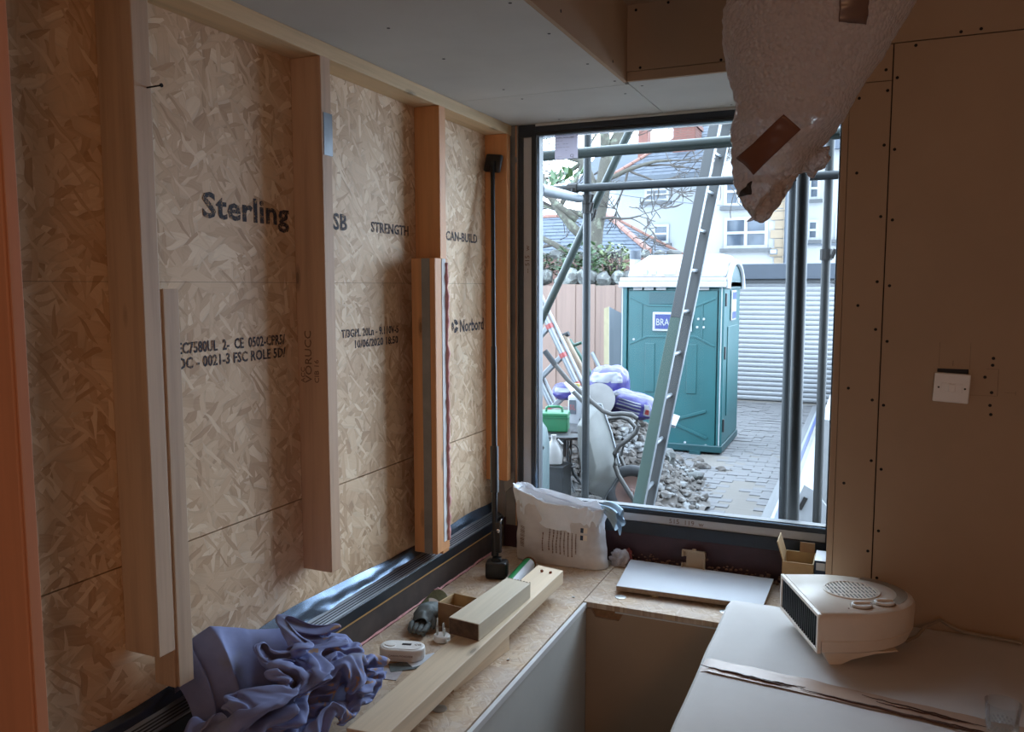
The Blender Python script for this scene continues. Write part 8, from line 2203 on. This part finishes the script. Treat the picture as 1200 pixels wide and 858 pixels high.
t, P = sack(-1.735, 6.45, .59, .20, .09, .10, (.25, .22, -.05), 5, 'purple printed compost sack lying in front of the toilet door')
MB().grid(lambda u, v_: tuple(P(.56 + .10 * u, .35 + .5 * v_, .004)), 12, 12).build('dark_print', M['purple_dark'], t, 0, 'all', fix=False)
for k in range(4):
    MB().grid(lambda u, v_, k=k: tuple(P(.70 + .10 * u, .44 + k * .075 + .03 * v_, .004)), 10, 4).build('white_print', M['sack_white'], t, 0, 'all', fix=False)
MB().grid(lambda u, v_: tuple(P(.83 + .06 * u, .45 + .25 * v_, .004)), 8, 8).build('white_print', M['sack_white'], t, 0, 'all', fix=False)
MB().grid(lambda u, v_: tuple(P(.84 + .03 * u, .48 + .09 * v_, .007)), 8, 8).build('red_print', M['red_plastic'], t, 0, 'all', fix=False)
t, P = sack(-2.50, 6.95, .60, .10, .08, .075, (0, 0, .1), 9, 'small purple sack behind the aluminium ladder')
MB().grid(lambda u, v_: tuple(P(.66 + .16 * u, .5 + .14 * v_, .004)), 10, 6).build('white_print', M['sack_white'], t, 0, 'all', fix=False)
o = MB().obox((-1.75, 6.9, .47), (.60, .18, .03), Euler((.35, .28, .1)).to_matrix()).build('foil_board', M['foil'], None, .004, origin=(-1.75, 6.9, GZ))
tag(o, 'pale foil faced board lying under the purple sack', 'board')
# ---- tools and boards against the fence
t = thing('wooden_shovel_handle', 'worn wooden tool handle leaning left of the scaffold pole', 'tool', (-2.02, 7.2, .12))
MB().tube([(-2.60, 7.2, 1.09), (-2.42, 7.2, .785), (-2.02, 7.2, .10)], [.03, .027, .025], 12).build('shaft', M['handle_wood'], t, 0, True)
MB().tube([(-2.63, 7.2, 1.02), (-2.60, 7.2, 1.09), (-2.55, 7.2, 1.11)], .025, 10).build('grip', M['rubber'], t, 0, True)
t = thing('green_shears', 'dark green long handled tool leaning beside the wooden handle', 'tool', (-2.1, 7.35, .15))
MB().tube([(-2.60, 7.35, 1.04), (-2.43, 7.35, .80), (-2.0, 7.35, .12)], .022, 10).build('shaft', M['green_tool'], t, 0, True)
MB().tube([(-2.56, 7.35, .99), (-2.52, 7.33, 1.0), (-2.47, 7.33, 1.02)], .015, 8).build('side_grip', M['green_tool'], t, 0, True)
o = MB().tube([(-2.745, 8.5, .83), (-2.50, 8.5, .37), (-2.18, 8.5, -.30)], .022, 10).build('white_stick', M['alu'], None, 0, True, origin=(-2.18, 8.5, GZ))
tag(o, 'pale stick leaning in front of the beige insulation board', 'stick')
t = thing('insulation_board', 'cream and white insulation board leaning on the fence left of the toilet', 'board', (-2.8, 9.9, GZ))
MB().add([(-2.905, 9.50, GZ), (-2.83, 9.47, GZ), (-2.62, 9.68, GZ), (-2.69, 9.72, GZ), (-2.956, 9.62, 1.28), (-2.885, 9.60, 1.30), (-2.62, 9.80, 1.13), (-2.70, 9.83, 1.11)],
         [(0, 3, 2, 1), (4, 5, 6, 7), (0, 1, 5, 4), (1, 2, 6, 5), (2, 3, 7, 6), (3, 0, 4, 7)]).build('foam_core', M['insul'], t)
MB().add([(-2.828, 9.465, GZ), (-2.618, 9.675, GZ), (-2.618, 9.795, 1.13), (-2.883, 9.595, 1.30), (-2.824, 9.461, GZ), (-2.614, 9.671, GZ), (-2.614, 9.791, 1.13), (-2.879, 9.591, 1.30)],
         [(0, 1, 2, 3), (7, 6, 5, 4), (0, 4, 5, 1), (1, 5, 6, 2), (2, 6, 7, 3), (3, 7, 4, 0)]).build('foil_face', M['foil'], t)

# ---- boards stacked along the right side of the yard
def onedge(nm, label, x0, x1, z1, y0, y1, m_, tilt=.0):
    m2_ = MB()
    m2_.prism([(x0, GZ), (x1, GZ), (x1 + tilt, z1), (x0 + tilt, z1)], 'Y', y0, y1)
    o = m2_.build(nm, M[m_], None, .003, origin=(x0, y0, GZ))
    return tag(o, label, 'board')
onedge('scaffold_plank', 'long grey scaffold plank, leftmost of the boards along the right of the yard', -.690, -.612, -.20, 5.6, 12.6, 'plank')
onedge('white_board', 'narrow white edged long board beside the grey plank', -.610, -.584, -.175, 5.7, 12.2, 'foil')
onedge('blue_board', 'long board with bright blue wrapping beside the white edged board', -.582, -.548, -.165, 5.7, 12.2, 'blue_strip')
onedge('cream_board', 'cream coloured long board at the right of the blue one', -.546, -.490, -.16, 5.8, 11.8, 'cream_board')
onedge('sheet_board', 'broad pale board furthest right along the yard wall', -.488, -.31, -.10, 6.4, 11.5, 'foil')
t = thing('peaked_panel', 'white peaked panel standing at the right behind the scaffold poles', 'panel', (-.36, 6.15, GZ))
MB().prism([(-.50, GZ), (-.22, GZ), (-.22, -.02), (-.30, .08), (-.375, .12), (-.445, -.06)], 'Y', 6.15, 6.18).build('sheet', M['loo_white'], t)
MB().beam((-.40, 6.142, -.06), (-.36, 6.142, .03), .03, .012, (0, 1, 0)).build('strap', M['coupler'], t)
struct(MB().box(-.29, .1, 6.5, 13.5, GZ - .1, .55).build('wall_yard', M['render2']))
# ---- label stuck on the window pane
n = NT('label_paper')
b1_ = n.n('ShaderNodeBsdfDiffuse')
b1_.inputs[0].default_value = rgb(222, 216, 226)
b2_ = n.n('ShaderNodeBsdfTranslucent')
b2_.inputs[0].default_value = rgb(176, 170, 184)
b3_ = n.n('ShaderNodeMixShader')
n.l(b1_.outputs[0], b3_.inputs[1])
n.l(b2_.outputs[0], b3_.inputs[2])
n.l(b3_.outputs[0], n.out.inputs[0])
M['label_paper'] = n.m
t = thing('inspection_label', 'white printed inspection label stuck to the top left of the window pane', 'label', (-1.063, 2.9615, 2.07))
MB().add([(-1.109, 2.9612, 2.027), (-1.017, 2.9612, 2.027), (-1.017, 2.9612, 2.115), (-1.109, 2.9612, 2.115)], [(0, 1, 2, 3)]).build('card', M['label_paper'], t, fix=False)
for k, (tx, sz, x, z) in enumerate((('INSPECTION LABEL', .0085, -1.104, 2.103), ('---- ---', .010, -1.104, 2.092), ('-- -     --- ---', .010, -1.104, 2.080), ('-------- -- -----', .010, -1.104, 2.068), ('-           --', .010, -1.100, 2.056), ('-- --- -', .009, -1.104, 2.034), ('CJ', .016, -1.048, 2.032))):
    text_mb(tx, sz, lambda u, v_, w, x=x, z=z: (x + u, 2.9603 - w, z + v_), .0001).build('lettering', M['ink'], t)
